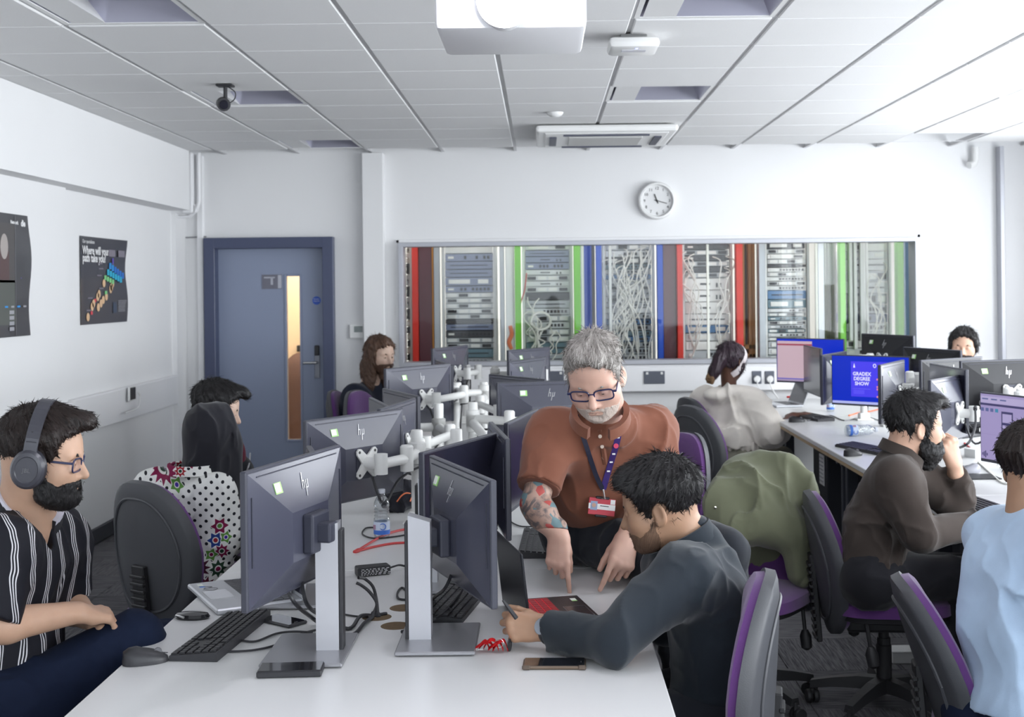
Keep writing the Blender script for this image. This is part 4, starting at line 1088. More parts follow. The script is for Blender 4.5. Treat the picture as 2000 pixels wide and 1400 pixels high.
def surf(f, h, lo=None, hi=None, margin=1.45):
    """surface-nets polygonisation of a distance field, evaluated only in blocks near the surface"""
    if lo is None: lo, hi = f.bounds()
    lo, hi = np.array(lo, F32), np.array(hi, F32)
    B = 8; S = B * h
    nb = np.ceil((hi - lo) / S).astype(int) + 1
    gi = np.stack(np.meshgrid(*[np.arange(n) for n in nb], indexing='ij'), -1).reshape(-1, 3)
    keep = []
    for i in range(0, len(gi), 400000):
        d = f((lo + (gi[i:i + 400000] + .5) * S).astype(F32))
        keep.append(np.abs(d) < S * .87 * margin)
    gi = gi[np.concatenate(keep)]
    loc = np.stack(np.meshgrid(*[np.arange(B + 1)] * 3, indexing='ij'), -1).reshape(-1, 3)
    Vv, Kk, Ss = [], [], []
    N = nb * B + 2
    for i in range(0, len(gi), 500):
        g = gi[i:i + 500]
        idx = g[:, None, :] * B + loc[None]
        D = f((lo + idx.reshape(-1, 3) * h).astype(F32)).reshape(len(g), B + 1, B + 1, B + 1)
        C = [D[:, x:x + B, y:y + B, z:z + B] for x in (0, 1) for y in (0, 1) for z in (0, 1)]
        n = sum((c < 0).astype(np.int8) for c in C)
        m = (n > 0) & (n < 8)
        w = np.argwhere(m)
        if not len(w): continue
        cd = np.stack([c[m] for c in C], 1)
        acc = np.zeros((len(w), 3), F32); cnt = np.zeros(len(w), F32)
        for a, b in EDG:
            da, db = cd[:, a], cd[:, b]
            x = (da < 0) != (db < 0)
            t = np.where(x, da / np.where(x, da - db, 1), 0)
            pos = CRN[a] + t[:, None] * (CRN[b] - CRN[a])
            acc += np.where(x[:, None], pos, 0); cnt += x
        cell = g[w[:, 0]] * B + w[:, 1:]
        Vv.append(lo + (cell + acc / cnt[:, None]) * h)
        Kk.append((cell[:, 0].astype(np.int64) * N[1] + cell[:, 1]) * N[2] + cell[:, 2])
        Ss.append(cd[:, [0, 4, 2, 1]] < 0)
    if not Vv: return np.zeros((0, 3)), np.zeros((0, 4), int)
    V, K, Sg = np.concatenate(Vv), np.concatenate(Kk), np.concatenate(Ss)
    o = np.argsort(K); V, K, Sg = V[o], K[o], Sg[o]
    st = [N[1] * N[2], N[2], 1]
    faces = []
    for ax in range(3):
        u, v = [(1, 2), (2, 0), (0, 1)][ax]
        x = np.where(Sg[:, 0] != Sg[:, ax + 1])[0]
        ids = []
        ok = np.ones(len(x), bool)
        for dk in (0, st[u], st[u] + st[v], st[v]):
            kk = K[x] - dk
            j = np.clip(np.searchsorted(K, kk), 0, len(K) - 1)
            ok &= K[j] == kk
            ids.append(j)
        q = np.stack(ids, 1)[ok]
        s0 = Sg[x, 0][ok]
        q = np.where(s0[:, None], q, q[:, ::-1])
        faces.append(q)
    return V, np.concatenate(faces)
TRI = [0]
def npmesh(name, chunks, mats, origin=(0, 0, 0)):
    """chunks: [(V, F, material index)]"""
    vs, fs, ms, b = [], [], [], 0
    for V, Fc, mi in chunks:
        vs.append(V - np.array(origin, F32)); fs.append(Fc + b); ms.append(np.full(len(Fc), mi, np.int32)); b += len(V)
    V, Fc, mi = np.concatenate(vs), np.concatenate(fs), np.concatenate(ms)
    TRI[0] += 2 * len(Fc)
    me = bpy.data.meshes.new(name)
    me.vertices.add(len(V)); me.vertices.foreach_set('co', V.astype(F32).ravel())
    me.loops.add(len(Fc) * 4); me.loops.foreach_set('vertex_index', Fc.astype(np.int32).ravel())
    me.polygons.add(len(Fc)); me.polygons.foreach_set('loop_start', np.arange(0, len(Fc) * 4, 4, dtype=np.int32))
    me.polygons.foreach_set('loop_total', np.full(len(Fc), 4, np.int32))
    for m in (mats if isinstance(mats, (list, tuple)) else [mats]): me.materials.append(m)
    me.polygons.foreach_set('material_index', mi)
    me.update(calc_edges=True); me.validate()
    me.shade_smooth()
    return me
def sculpt(name, field, h, m, parent, origin, lo=None, hi=None):
    V, Fc = surf(field, h, lo, hi)
    return link(name, npmesh(name, [(V, Fc, 0)], m, origin), parent)
# ================================================================== people
m_tooth = None
def skin(name, col, red=.12, blotch=None):
    m = mat(name, col, .48, var=.10, vscale=26, bump=.06, bscale=420, sss=.12, spec=.4)
    return m
def hair_mat(name, c1, c2, rough=.42):
    if name in MATS: return MATS[name]
    m = mat(name, c1, rough, spec=.3)
    t = m.node_tree; b = t.nodes['Principled BSDF']
    tc = nd(t, 'ShaderNodeAttribute', attribute_name='flow'); mp = nd(t, 'ShaderNodeMapping'); mp.inputs['Scale'].default_value = (1, 1, .10)
    t.links.new(tc.outputs['Vector'], mp.inputs[0])
    n = nd(t, 'ShaderNodeTexNoise'); n.inputs['Scale'].default_value = 55; n.inputs['Detail'].default_value = 3; n.inputs['Distortion'].default_value = .25
    t.links.new(mp.outputs[0], n.inputs['Vector'])
    r = nd(t, 'ShaderNodeMapRange'); r.inputs[1].default_value, r.inputs[2].default_value = .35, .7
    t.links.new(n.outputs[0], r.inputs[0])
    t.links.new(mixc(t, r.outputs[0], c1, c2), b.inputs['Base Color'])
    bp = nd(t, 'ShaderNodeBump'); bp.inputs['Strength'].default_value = .5; bp.inputs['Distance'].default_value = .004
    t.links.new(n.outputs[0], bp.inputs['Height']); t.links.new(bp.outputs[0], b.inputs['Normal'])
    return m
def cloth(name, col, rough=.85, var=.05, sheen=.15, bscale=500):
    return mat(name, col, rough, var=var, vscale=30, bump=.12, bscale=bscale, spec=.2, sheen=sheen)

class Head:
    """a head in its own frame: +y face, +z up, origin between the eyes' level and the ears"""
    def __init__(s, c, yaw, pitch=0, roll=0, sc=1.0, jaw=1.0, nose=1.0, lids=.5, ears=True, wide=1.0):
        # yaw: direction the face points to, degrees in the ground plane from +x towards +y; pitch < 0 looks down
        y = math.radians(yaw); p = math.radians(pitch)
        fwd = Vector((math.cos(y) * math.cos(p), math.sin(y) * math.cos(p), math.sin(p)))
        s.R = basis(fwd) @ Matrix.Rotation(math.radians(roll), 3, 'Y')
        s.o, s.sc = Vector(c), sc
        s.Rn = np.array(s.R, dtype=F32); s.on = A3(s.o)
        e = lambda c, r, k=.012, op='u', R=None: ell(c, r, R, k, op)
        w = wide
        q = [e((0, -.014, .030), (.074 * w, .096, .088)), e((0, .030, .030), (.066 * w, .056, .062), .03),
             rc((-.022, .040, -.076), (.022, .040, -.076), .034 * jaw, k=.04), e((0, .022, -.040), (.062 * w * jaw, .064, .060), .03),
             e((-.044, .050, -.026), (.027, .030, .028), .03), e((.044, .050, -.026), (.027, .030, .028), .03),
             e((0, .068, -.058), (.034, .020, .030), .025), e((0, .066, -.094), (.025 * jaw, .022, .019), .025),
             rc((-.046, .068, .019), (-.012, .080, .015), .0095, k=.018), rc((.046, .068, .019), (.012, .080, .015), .0095, k=.018),
             e((-.032, .097, -.001), (.019, .017, .013), .014, 's'), e((.032, .097, -.001), (.019, .017, .013), .014, 's'),
             rc((0, .082, .008), (0, .080 + .026 * nose, -.034), .0075, .0115, .012), e((-.0115, .090, -.040), (.0085, .010, .0075), .007), e((.0115, .090, -.040), (.0085, .010, .0075), .007),
             e((-.006, .094, -.049), (.0035, .006, .003), .004, 's'), e((.006, .094, -.049), (.0035, .006, .003), .004, 's'),
             e((0, .0855, -.0635), (.022, .0095, .0055), .006), e((0, .0835, -.0725), (.019, .0095, .006), .006),
             e((0, .097, -.0680), (.023, .012, .0012), .004, 's'), e((0, .098, -.083), (.018, .012, .005), .012, 's')]
        s.open = lids
        for sx in (-1, 1):   # lid bulge with the slit the eye shows through
            q.append(e((sx * .032, .0745, -.002), (.0150, .0145, .0140), .004))
            q.append(e((sx * .032, .0930, -.0065 + .004 * lids), (.0118, .0090, .0012 + .0048 * lids), .002, 's'))
            if ears:
                Re = Matrix.Rotation(sx * .35, 3, 'Z') @ Matrix.Rotation(-.15, 3, 'X')
                q += [e((sx * .078 * w, -.012, -.010), (.0085, .0185, .031), .008, 'u', Re), e((sx * .085 * w, -.009, -.006), (.0055, .0105, .019), .006, 's', Re),
                      e((sx * .076 * w, -.004, -.034), (.006, .009, .010), .008)]
        s.prims, s.skull = q, Field(q[:4])
        s.face = Field(q)
    def L(s, p): return (p - s.on) @ s.Rn / s.sc            # world -> head
    def Wp(s, v): return s.o + s.R @ (Vector(v) * s.sc)      # head -> world
    def field(s): return lambda p: s.face(s.L(p)) * s.sc
    def prim(s, k=.02):
        r = .17 * s.sc
        return P(s.field(), s.on - r, s.on + r, k)
def flow(q, crown=(0, -.05, .10)):
    """hair direction coordinates: strands run outward from the crown"""
    c = np.array(crown, F32); a = c / np.linalg.norm(c)
    w = q - np.array([0, -.01, .02], F32)
    t = w @ a
    rad = w - np.outer(t, a)
    l = _len(rad) + 1e-4
    u = rad / l[:, None]
    ex = np.array([1, 0, 0], F32); ey = np.cross(a, ex)
    ang = np.arctan2(l, t)
    return np.stack([(u @ ex) * 1.6, (u @ ey) * 1.6, ang], 1).astype(F32)
def vnormals(V, Fc):
    n = np.cross(V[Fc[:, 2]] - V[Fc[:, 0]], V[Fc[:, 3]] - V[Fc[:, 1]])
    N = np.zeros_like(V)
    for k in range(4): np.add.at(N, Fc[:, k], n)
    return N / (np.linalg.norm(N, axis=1, keepdims=True) + 1e-9)
def strands(hd, V, Fc, count, length, lift, width, down=False, seed=1):
    """thin tapering locks lying along the hair surface"""
    r = np.random.RandomState(seed)
    N = vnormals(V, Fc)
    i = r.randint(0, len(V), count); v, n = V[i], N[i]
    q = hd.L(v.astype(F32))
    if down: d = np.tile(np.array([0, .35, -1.0]), (count, 1)) + r.normal(0, .35, (count, 3))
    else:
        c = np.array([0, -.05, .10]); d = q - c; d = d / (np.linalg.norm(d, axis=1, keepdims=True) + 1e-6) + r.normal(0, .22, (count, 3))
    d = d @ hd.Rn.T
    d = d - n * np.einsum('ij,ij->i', d, n)[:, None]; d = d / (np.linalg.norm(d, axis=1, keepdims=True) + 1e-6)
    L = (length * r.uniform(.5, 1.3, count) * hd.sc)[:, None]; w = np.cross(d, n) * width; lf = (lift * r.uniform(.2, 1.6, count))[:, None]
    p0, p1, p2 = v - n * .001, v + d * L * .5 + n * lf, v + d * L + n * lf * .6
    S = np.stack([p0 - w, p0 + w, p1 + w * .8, p1 - w * .8, p2 + w * .1, p2 - w * .1], 1).reshape(-1, 3)
    b = (np.arange(count) * 6)[:, None]
    Fs = np.concatenate([b + np.array([0, 1, 2, 3]), b + np.array([3, 2, 4, 5])])
    return S.astype(F32), Fs
def hair_link(hd, name, V, Fc, m, parent, origin, st=None):
    if st:
        S, Fs = strands(hd, V, Fc, *st)
        Fc = np.concatenate([Fc, Fs + len(V)]); V = np.concatenate([V, S])
    me = npmesh(name, [(V, Fc, 0)], m, origin)
    at = me.attributes.new('flow', 'FLOAT_VECTOR', 'POINT')
    at.data.foreach_set('vector', flow(hd.L(V.astype(F32))).ravel())
    return link(name, me, parent)
def local_field(hd, fl):
    f = lambda p: fl(hd.L(p)) * hd.sc
    return f
def hair_mesh(hd, name, m, parent, origin, poly, thick, extra=(), h=.003, strand=.003, sfreq=(150, 40, 90), pad=.1, kx=.012, cutx=None, locks=(2600, .026, .0026, .0011)):
    """hair as a shell over the skull inside a side-profile outline, plus free volumes; combed surface relief"""
    pf = poly_sdf(poly) if poly else None
    ex = Field(extra) if extra else None
    fr = np.array(sfreq, F32)
    def fl(q):
        d = None
        if pf:
            t = thick(q) if callable(thick) else thick
            d = hd.skull(q) - t
            d = smax(d, pf(q[:, 1], q[:, 2]), kx)
        if ex: d = ex(q) if d is None else smin(d, ex(q), .02)
        if strand:
            fq = flow(q)
            n = vnoise(fq * np.array([9, 9, 3.2], F32)) + .5 * vnoise(fq * np.array([24, 24, 5], F32) + 7)
            d = d + (n - .75) * 2 * strand
        return d
    r = (.14 + pad) * hd.sc
    V, Fc = surf(lambda p: fl(hd.L(p)) * hd.sc, h, hd.on - r, hd.on + r)
    return hair_link(hd, name, V, Fc, m, parent, origin, locks)
HAIR_SHORT = [(.081, .083), (.066, .060), (.052, .040), (.047, .010), (.030, .000), (.022, -.030), (.008, -.030), (.004, .004), (-.012, .020), (-.030, .012), (-.036, -.030), (-.050, -.062), (-.085, -.072), (-.14, -.06), (-.16, .10), (-.06, .17), (.05, .16), (.12, .12)]
BEARD = [(.005, -.018), (.020, -.030), (.034, -.048), (.056, -.060), (.070, -.051), (.088, -.047), (.125, -.050), (.125, -.14), (.05, -.15), (.0, -.11), (-.012, -.06), (-.004, -.03)]
def beard_mesh(hd, name, m, parent, origin, poly=BEARD, thick=.006, extra=(), h=.0025, strand=.002, mouth=True, locks=(1500, .010, .0018, .0006)):
    pf = poly_sdf(poly); ex = Field(extra) if extra else None
    def fl(q):
        t = thick(q) if callable(thick) else thick
        d = hd.face(q) - t
        d = smax(d, pf(q[:, 1], q[:, 2]), .010)
        if ex: d = smin(d, ex(q), .015)
        if mouth:
            m_ = _len((q - np.array([0, .1, -.069], F32)) / np.array([.021, .03, .0095], F32)) - 1
            d = smax(d, -m_ * .009, .004)
        n = vnoise(q * np.array([220, 160, 90], F32)) + .5 * vnoise(q * np.array([420, 300, 160], F32))
        return d + (n - .75) * 2 * strand
    r = .17 * hd.sc
    V, Fc = surf(lambda p: fl(hd.L(p)) * hd.sc, h, hd.on - r, hd.on + r)
    return hair_link(hd, name, V, Fc, m, parent, origin, locks and (*locks, True))
def eyes(hd, parent, origin, brow_m, look=(0, -.35), brow=True, iris=(.10, .055, .03)):
    m = mat('eye_white', (.62, .58, .55), .15, spec=.6)
    mi = mat('iris_dark', (.03, .018, .012), .1)
    for sx in (-1, 1):
        c = Vector((sx * .032, .0746, -.002))
        d = Vector((look[0], 1, look[1])).normalized()
        R = basis(d)
        mb = MB().lathe([(.001, -.0132), (.006, -.012), (.0105, -.0085), (.0132, 0), (.0105, .0085), (.006, .0122), (.001, .0132)], 14)
        e = part('eye', mb, m, parent, True, hd.Wp(c) - Vector(origin))
        ir = part('iris', MB().lathe([(.001, .0128), (.0058, .0119), (.006, .0112)], 14, M=(R @ Matrix.Rotation(-PI / 2, 3, 'X')).to_4x4()), mi, e, True)
        e.rotation_euler = hd.R.to_euler(); e.scale = (hd.sc,) * 3
        if brow:
            f = Field([rc((sx * .013, .0875, .0145), (sx * .032, .0850, .0195), .0032, .0038, .004), rc((sx * .032, .0850, .0195), (sx * .049, .0745, .0155), .0036, .0020, .004)],
                      disp=lambda q: (vnoise(q * np.array([500, 300, 260], F32)) - .5) * .003)
            V, Fc = surf(lambda p: f(hd.L(p)) * hd.sc, .0016, A3(hd.Wp((sx * .031, .082, .016))) - .03, A3(hd.Wp((sx * .031, .082, .016))) + .03)
            link('eyebrow', npmesh('eyebrow', [(V, Fc, 0)], brow_m, origin), parent)
def glasses(hd, parent, origin, col, zc=-.006, w=.033, hh=.017, yf=.096, lens_alpha=.12):
    """rectangular spectacles with temples, each a part of the wearer"""
    m = mat('glasses_frame_' + col[0], col[1], .25, coat=.4)
    g = thing('spectacles', '', ''); del g['label']; del g['category']
    g.parent = parent; g.location = hd.o - Vector(origin); g.rotation_euler = hd.R.to_euler(); g.scale = (hd.sc,) * 3
    ml = bpy.data.materials.get('lens_clear')
    if ml is None:
        ml = bpy.data.materials.new('lens_clear'); ml.use_nodes = True
        t = ml.node_tree; t.nodes.clear()
        go = nd(t, 'ShaderNodeOutputMaterial'); gm = nd(t, 'ShaderNodeMixShader'); gt = nd(t, 'ShaderNodeBsdfTransparent'); gg = nd(t, 'ShaderNodeBsdfGlossy')
        gt.inputs[0].default_value = (.94, .93, .96, 1); gg.inputs['Roughness'].default_value = .02; gm.inputs[0].default_value = .05
        t.links.new(gt.outputs[0], gm.inputs[1]); t.links.new(gg.outputs[0], gm.inputs[2]); t.links.new(gm.outputs[0], go.inputs[0])
    for sx in (-1, 1):
        cx = sx * .035
        pts = []
        for k in range(33):
            a = 2 * PI * k / 32
            ca, sa = math.cos(a), math.sin(a)
            x = cx + w * .84 * math.copysign(abs(ca) ** .5, ca); z = zc + hh * math.copysign(abs(sa) ** .55, sa)
            pts.append((x, yf - abs(x) * .16, z))
        part('rim', MB().tube(pts, .0024, 6, cap=False), m, g, True)
        n = len(pts) - 1
        part('lens', MB().add(pts[:n], [tuple(range(n))]), ml, g)
        part('temple', MB().box((sx * .0715, .038, zc + .008), (.0028, .095, .006), .001, M=Matrix.Translation((0, 0, 0))).box((sx * .067, .0845, zc + .008), (.010, .006, .006), .001), m, g)
    part('bridge', MB().tube([(-.009, yf - .001, zc + .006), (0, yf + .002, zc + .009), (.009, yf - .001, zc + .006)], .0019, 6), m, g, True)
    return g
def hand(o, R, side=1, curl=((.3, .4, .3),) * 4, thumb=(.6, .2), sc=1.0, spread=.06):
    """hand prims: o wrist, R columns = (thumbwards x, fingers y, back of hand z); side -1 mirrors x; curl = joint bends of index..little; thumb = (outward angle, palmward angle)"""
    o = Vector(o)
    def T(v): return o + R @ (Vector((v[0] * side, v[1], v[2])) * sc)
    out = [rc(T((0, -.03, 0)), T((0, .012, 0)), .026 * sc, .026 * sc, .012, flat=(R @ Vector((0, 0, 1)), .72))]
    kn = [(.027, .086, .004), (.0075, .092, .006), (-.0125, .087, .004), (-.031, .077, 0)]
    ln = [(.044, .026, .021), (.049, .030, .022), (.044, .028, .021), (.034, .021, .019)]
    rd = [(.0098, .0086, .0074), (.0100, .0088, .0076), (.0094, .0082, .0071), (.0082, .0071, .0062)]
    for k in range(4):
        b = Vector((kn[k][0] * .55, .012, 0)); K = Vector(kn[k])
        out.append(rc(T(b), T(K - Vector((0, 0, .004))), .0150 * sc, .0120 * sc, .016))
        ang = 0; p = K; sp = spread * (1.4 - k) * 1.0
        for j in range(3):
            ang += curl[k][j]
            d = Vector((math.sin(sp) * math.cos(ang), math.cos(ang) * math.cos(sp), -math.sin(ang)))
            e = p + d * ln[k][j]
            r0 = rd[k][j]; r1 = rd[k][min(j + 1, 2)] * (1 if j < 2 else .88)
            out.append(rc(T(p), T(e), r0 * sc, r1 * sc, .007 if j == 0 else .003))
            p = e
    t0 = Vector((.014, .014, -.006)); a, b = thumb
    d = Vector((math.sin(a) * math.cos(b), math.cos(a) * math.cos(b), -math.sin(b)))
    p1 = t0 + d * .040; d2 = (d + Vector((-.15, .25, -.1))).normalized(); p2 = p1 + d2 * .033; p3 = p2 + (d2 + Vector((-.1, .1, -.05))).normalized() * .026
    out += [rc(T(t0), T(p1), .0165 * sc, .0120 * sc, .014), rc(T(p1), T(p2), .0115 * sc, .0098 * sc, .005), rc(T(p2), T(p3), .0098 * sc, .0078 * sc, .003)]
    out.append(rc(T((.020, .045, -.010)), T((-.018, .040, -.010)), .012 * sc, .013 * sc, .02))
    return out
def wrinkle(amp, f, seed=0, st=(1, 1, 1)):
    """soft cloth folds: warped ridges at two scales"""
    s = np.array(st, F32) * f; o = np.array([seed * 3.1, seed * 1.7, seed * 2.3], F32)
    def g(p):
        q = p * s + o
        q = q + .9 * np.stack([vnoise(q[:, [1, 2, 0]] * .8 + 5), vnoise(q[:, [2, 0, 1]] * .8 + 9), vnoise(q * .8 + 3)], 1)
        r = 1 - np.abs(2 * vnoise(q) - 1)
        r2 = 1 - np.abs(2 * vnoise(q * 2.1 + 11) - 1)
        return -amp * 1.5 * (r ** 3 - .3) - amp * .9 * (r2 ** 3 - .3) * vnoise(q * .7 + 4)
    return g
class Pose:
    """joints in world space"""
    def __init__(s, **k): s.__dict__.update({a: Vector(b) for a, b in k.items()})
def torso_prims(z, fat=1.0, pad=0.0, k=.06, depth=1.0):
    lat = (z.SR - z.SL).normalized()
    wid = (z.SR - z.SL).length
    ch = z.N.lerp(z.pelvis, .30); wa = z.N.lerp(z.pelvis, .66)
    if hasattr(z, 'waist'): wa = z.waist; ch = z.N.lerp(wa, .45)
    fr = lat.cross((z.N - z.pelvis).normalized())
    o = []
    r = lambda x: x * fat + pad
    o.append(rc(ch - lat * wid * .24, ch + lat * wid * .24, r(.105), k=k, flat=(fr, .95 * depth)))
    o.append(rc(wa - lat * wid * .17, wa + lat * wid * .17, r(.112), k=k * 1.4, flat=(fr, .95 * depth)))
    o.append(rc(z.pelvis - lat * wid * .18, z.pelvis + lat * wid * .18, r(.12), k=k * 1.4))
    o.append(rc(z.N - Vector((0, 0, .02)), z.SL, r(.052), r(.058), k=.05)); o.append(rc(z.N - Vector((0, 0, .02)), z.SR, r(.052), r(.058), k=.05))
    o.append(rc(z.SL.lerp(ch, .25), z.SR.lerp(ch, .25), r(.075), k=.06))
    return o
def sleeve(S, E, Wr, r=(.068, .055, .05, .042), cut=None, k=.03):
    """cut: fraction along the upper arm (0..1) or forearm (1..2) where the sleeve ends"""
    out = []
    if cut is not None and cut <= 1:
        e = S.lerp(E, cut); d = (E - S).normalized()
        out.append(rc(S, e + d * .05, r[0], r[1], k, cut=[(e, d)]))
    else:
        out.append(rc(S, E, r[0], r[1], k))
        c = 1.0 if cut is None else cut - 1
        e = E.lerp(Wr, c); d = (Wr - E).normalized()
        out.append(rc(E, e + d * .03, r[2], r[3], .015, cut=[(e, d)]))
    return out
def arm_prims(S, E, Wr, sc=1.0, fatness=1.0):
    r = lambda x: x * sc * fatness
    m = E.lerp(Wr, .28)
    return [rc(S, E, r(.050), r(.040), .03), rc(E, m, r(.040), r(.043), .015), rc(m, Wr, r(.043), r(.027), .02)]
def collar(name, parent, origin, c, up, fwd, r, m, h=.04, gap=.5, flare=.012, thick=.004, ry=1.0, dip=.03):
    up = Vector(up).normalized(); R = basis(fwd, up); c = Vector(c)
    n = 28; vs, fs = [], []
    for k in range(n + 1):
        a = gap + (2 * PI - 2 * gap) * k / n
        f = math.sin(a) * r, math.cos(a) * r * ry
        low = dip * max(0, math.cos(a))
        for (rr, zz) in ((1, 0), (1 + .0 / r, h), (1 + (flare + thick) / r, h + .002), (1 + (flare + thick * 2.5) / r, h * .1)):
            p = Vector((f[0] * rr, f[1] * rr, zz - low))
            vs.append(c + R @ p - Vector(origin))
    for k in range(n):
        for j in range(4):
            j2 = (j + 1) % 4
            fs.append((k * 4 + j, k * 4 + j2, (k + 1) * 4 + j2, (k + 1) * 4 + j))
    fs += [(0, 1, 2, 3), (n * 4 + 3, n * 4 + 2, n * 4 + 1, n * 4)]
    return part(name, MB().add(vs, fs), m, parent, 1.2)
class Person:
    def __init__(s, label, origin):
        s.o = Vector(origin)
        s.root = thing('person', label, 'person', s.o)
    def body(s, m, pieces, extra_mats=()):
        """pieces: [(Field, cell size, lo, hi, material index)]"""
        ch = []
        for f, h, lo, hi, mi in pieces:
            V, Fc = surf(f, h, lo, hi); ch.append((V, Fc, mi))
        return link('body', npmesh('body', ch, [m] + list(extra_mats), s.o), s.root)
    def sculpt(s, name, prims, h, m, disp=None, post=None):
        return sculpt(name, Field(prims, disp, post), h, m, s.root, s.o)
# ================================================================== operator chairs
m_purple = mat('purple_upholstery', (.105, .030, .165), .9, var=.06, vscale=40, bump=.2, bscale=700, sheen=.35)
m_cshell = mat('chair_shell_dark', (.060, .062, .070), .48, bump=.15, bscale=500)
m_cbase = mat('chair_base_black', (.018, .018, .02), .5)
def back_outline(n=40, w=.225, h=.27):
    pts = []
    for k in range(n):
        a = 2 * PI * k / n
        ca, sa = math.cos(a), math.sin(a)
        x = w * math.copysign(abs(ca) ** .72, ca); z = h * math.copysign(abs(sa) ** .80, sa)
        x *= 1.0 - .20 * max(0, z / h) ** 1.4 - .05 * max(0, -z / h)
        pts.append((x, z))
    return pts
def dome(pts, t, y0, sgn, bow=.0, rings=(1, .985, .93, .8, .55, .25), edge=.3, lip=0.0):
    """pillow over an outline, bulging along y by t from the plane y0"""
    n = len(pts); vs, fs = [], []
    for s in rings:
        d = (1 - s ** 5) ** .5
        for x, z in pts:
            xx, zz = x * s, z * s
            vs.append((xx, y0 + sgn * (t * (edge + (1 - edge) * d) if s < 1 else 0) + bow * ((xx / .22) ** 2 - .0), zz))
    for r in range(len(rings) - 1):
        for k in range(n):
            k2 = (k + 1) % n
            fs.append((r * n + k, r * n + k2, (r + 1) * n + k2, (r + 1) * n + k))
    b = (len(rings) - 1) * n
    vs.append((0, y0 + sgn * t, 0)); c = len(vs) - 1
    for k in range(n): fs.append((b + k, b + (k + 1) % n, c))
    vs.append((0, y0 + bow * 0, 0)); c2 = len(vs) - 1
    for k in range(n): fs.append(((k + 1) % n, k, c2))
    return vs, fs
CH = {}
def chair_meshes():
    if CH: return CH
    bo = back_outline()
    v, f = dome(bo, .055, .0, 1, .05); CH['backrest'] = MB().add(v, f).mesh('backrest', m_purple, True)
    v, f = dome([(x * 1.03, z * 1.03) for x, z in bo], .040, .004, -1, .05, edge=.55); sh = MB().add(v, f)
    CH['back_shell'] = sh.mesh('back_shell', m_cshell, 1.0)
    ri = MB().tube([(x * .80, -.034 + .05 * (x * .8 / .22) ** 2, z * .80 + .0) for x, z in bo + [bo[0]]], .006, 6, cap=False); CH['shell_rib'] = ri.mesh('shell_rib', m_cshell, True)
    so = []
    for k in range(40):
        a = 2 * PI * k / 40; ca, sa = math.cos(a), math.sin(a)
        so.append((.245 * math.copysign(abs(ca) ** .6, ca), .235 * math.copysign(abs(sa) ** .6, sa)))
    v, f = dome(so, .06, 0, 1, edge=.55); CH['seat'] = MB().add([(x, z, y) for x, y, z in v], f).mesh('seat', m_purple, True)
    v, f = dome([(x * .96, z * .96) for x, z in so], .04, .006, -1, edge=.5); CH['seat_pan'] = MB().add([(x, z, y) for x, y, z in v], f).mesh('seat_pan', m_cbase, True)
    br = MB().box((0, 0, 0), (.07, .022, .34), .004)
    for k in range(11): br.box((0, -.012, -.15 + k * .028), (.076, .016, .013), .003)
    CH['back_bar'] = br.mesh('back_bar', m_cbase)
    CH['lever'] = MB().tube([(0, 0, 0), (.0, .0, -.10)], .008, 8).tube([(0, 0, -.09), (0, 0, -.115), (0, 0, -.16), (0, 0, -.17)], [.012, .024, .022, .008], 10).mesh('lever', m_cbase, True)
    CH['mechanism'] = MB().box((0, 0, -.065), (.16, .26, .06), .012).mesh('mechanism', m_cbase)
    CH['column'] = MB().lathe([(.001, -.36), (.03, -.36), (.03, -.19), (.026, -.185), (.026, -.16), (.02, -.16), (.02, -.06), (.001, -.06)], 16).mesh('column', m_cbase, .6)
    arm_ = MB()
    for (x, z, w, h_) in ((0, 0, 0, 0),): pass
    st = [(.02, .105, .034, .05), (.10, .105, .03, .045), (.2, .092, .025, .035), (.285, .075, .022, .028)]
    vs, fs = [], []
    for x, z, w, h_ in st:
        vs += [(x, -w, z - h_ / 2), (x, w, z - h_ / 2), (x, w * .7, z + h_ / 2), (x, -w * .7, z + h_ / 2)]
    for i in range(len(st) - 1):
        for k in range(4):
            fs.append((i * 4 + k, i * 4 + (k + 1) % 4, (i + 1) * 4 + (k + 1) % 4, (i + 1) * 4 + k))
    fs += [(3, 2, 1, 0), tuple(range((len(st) - 1) * 4, len(st) * 4))]
    CH['base_arm'] = arm_.add(vs, fs).mesh('base_arm', m_cbase)
    ca = MB()
    for s in (-1, 1): ca.lathe([(.001, -.010), (.024, -.010), (.027, -.006), (.027, .006), (.024, .010), (.001, .010)], 16, M=Matrix.Translation((.012, s * .014, .027)) @ Matrix.Rotation(PI / 2, 4, 'X'))
    ca.cyl((0, 0, .03), (0, 0, .075), .008, 8).box((.006, 0, .045), (.03, .016, .026), .006)
    CH['caster'] = ca.mesh('caster', m_cbase, .7)
    return CH
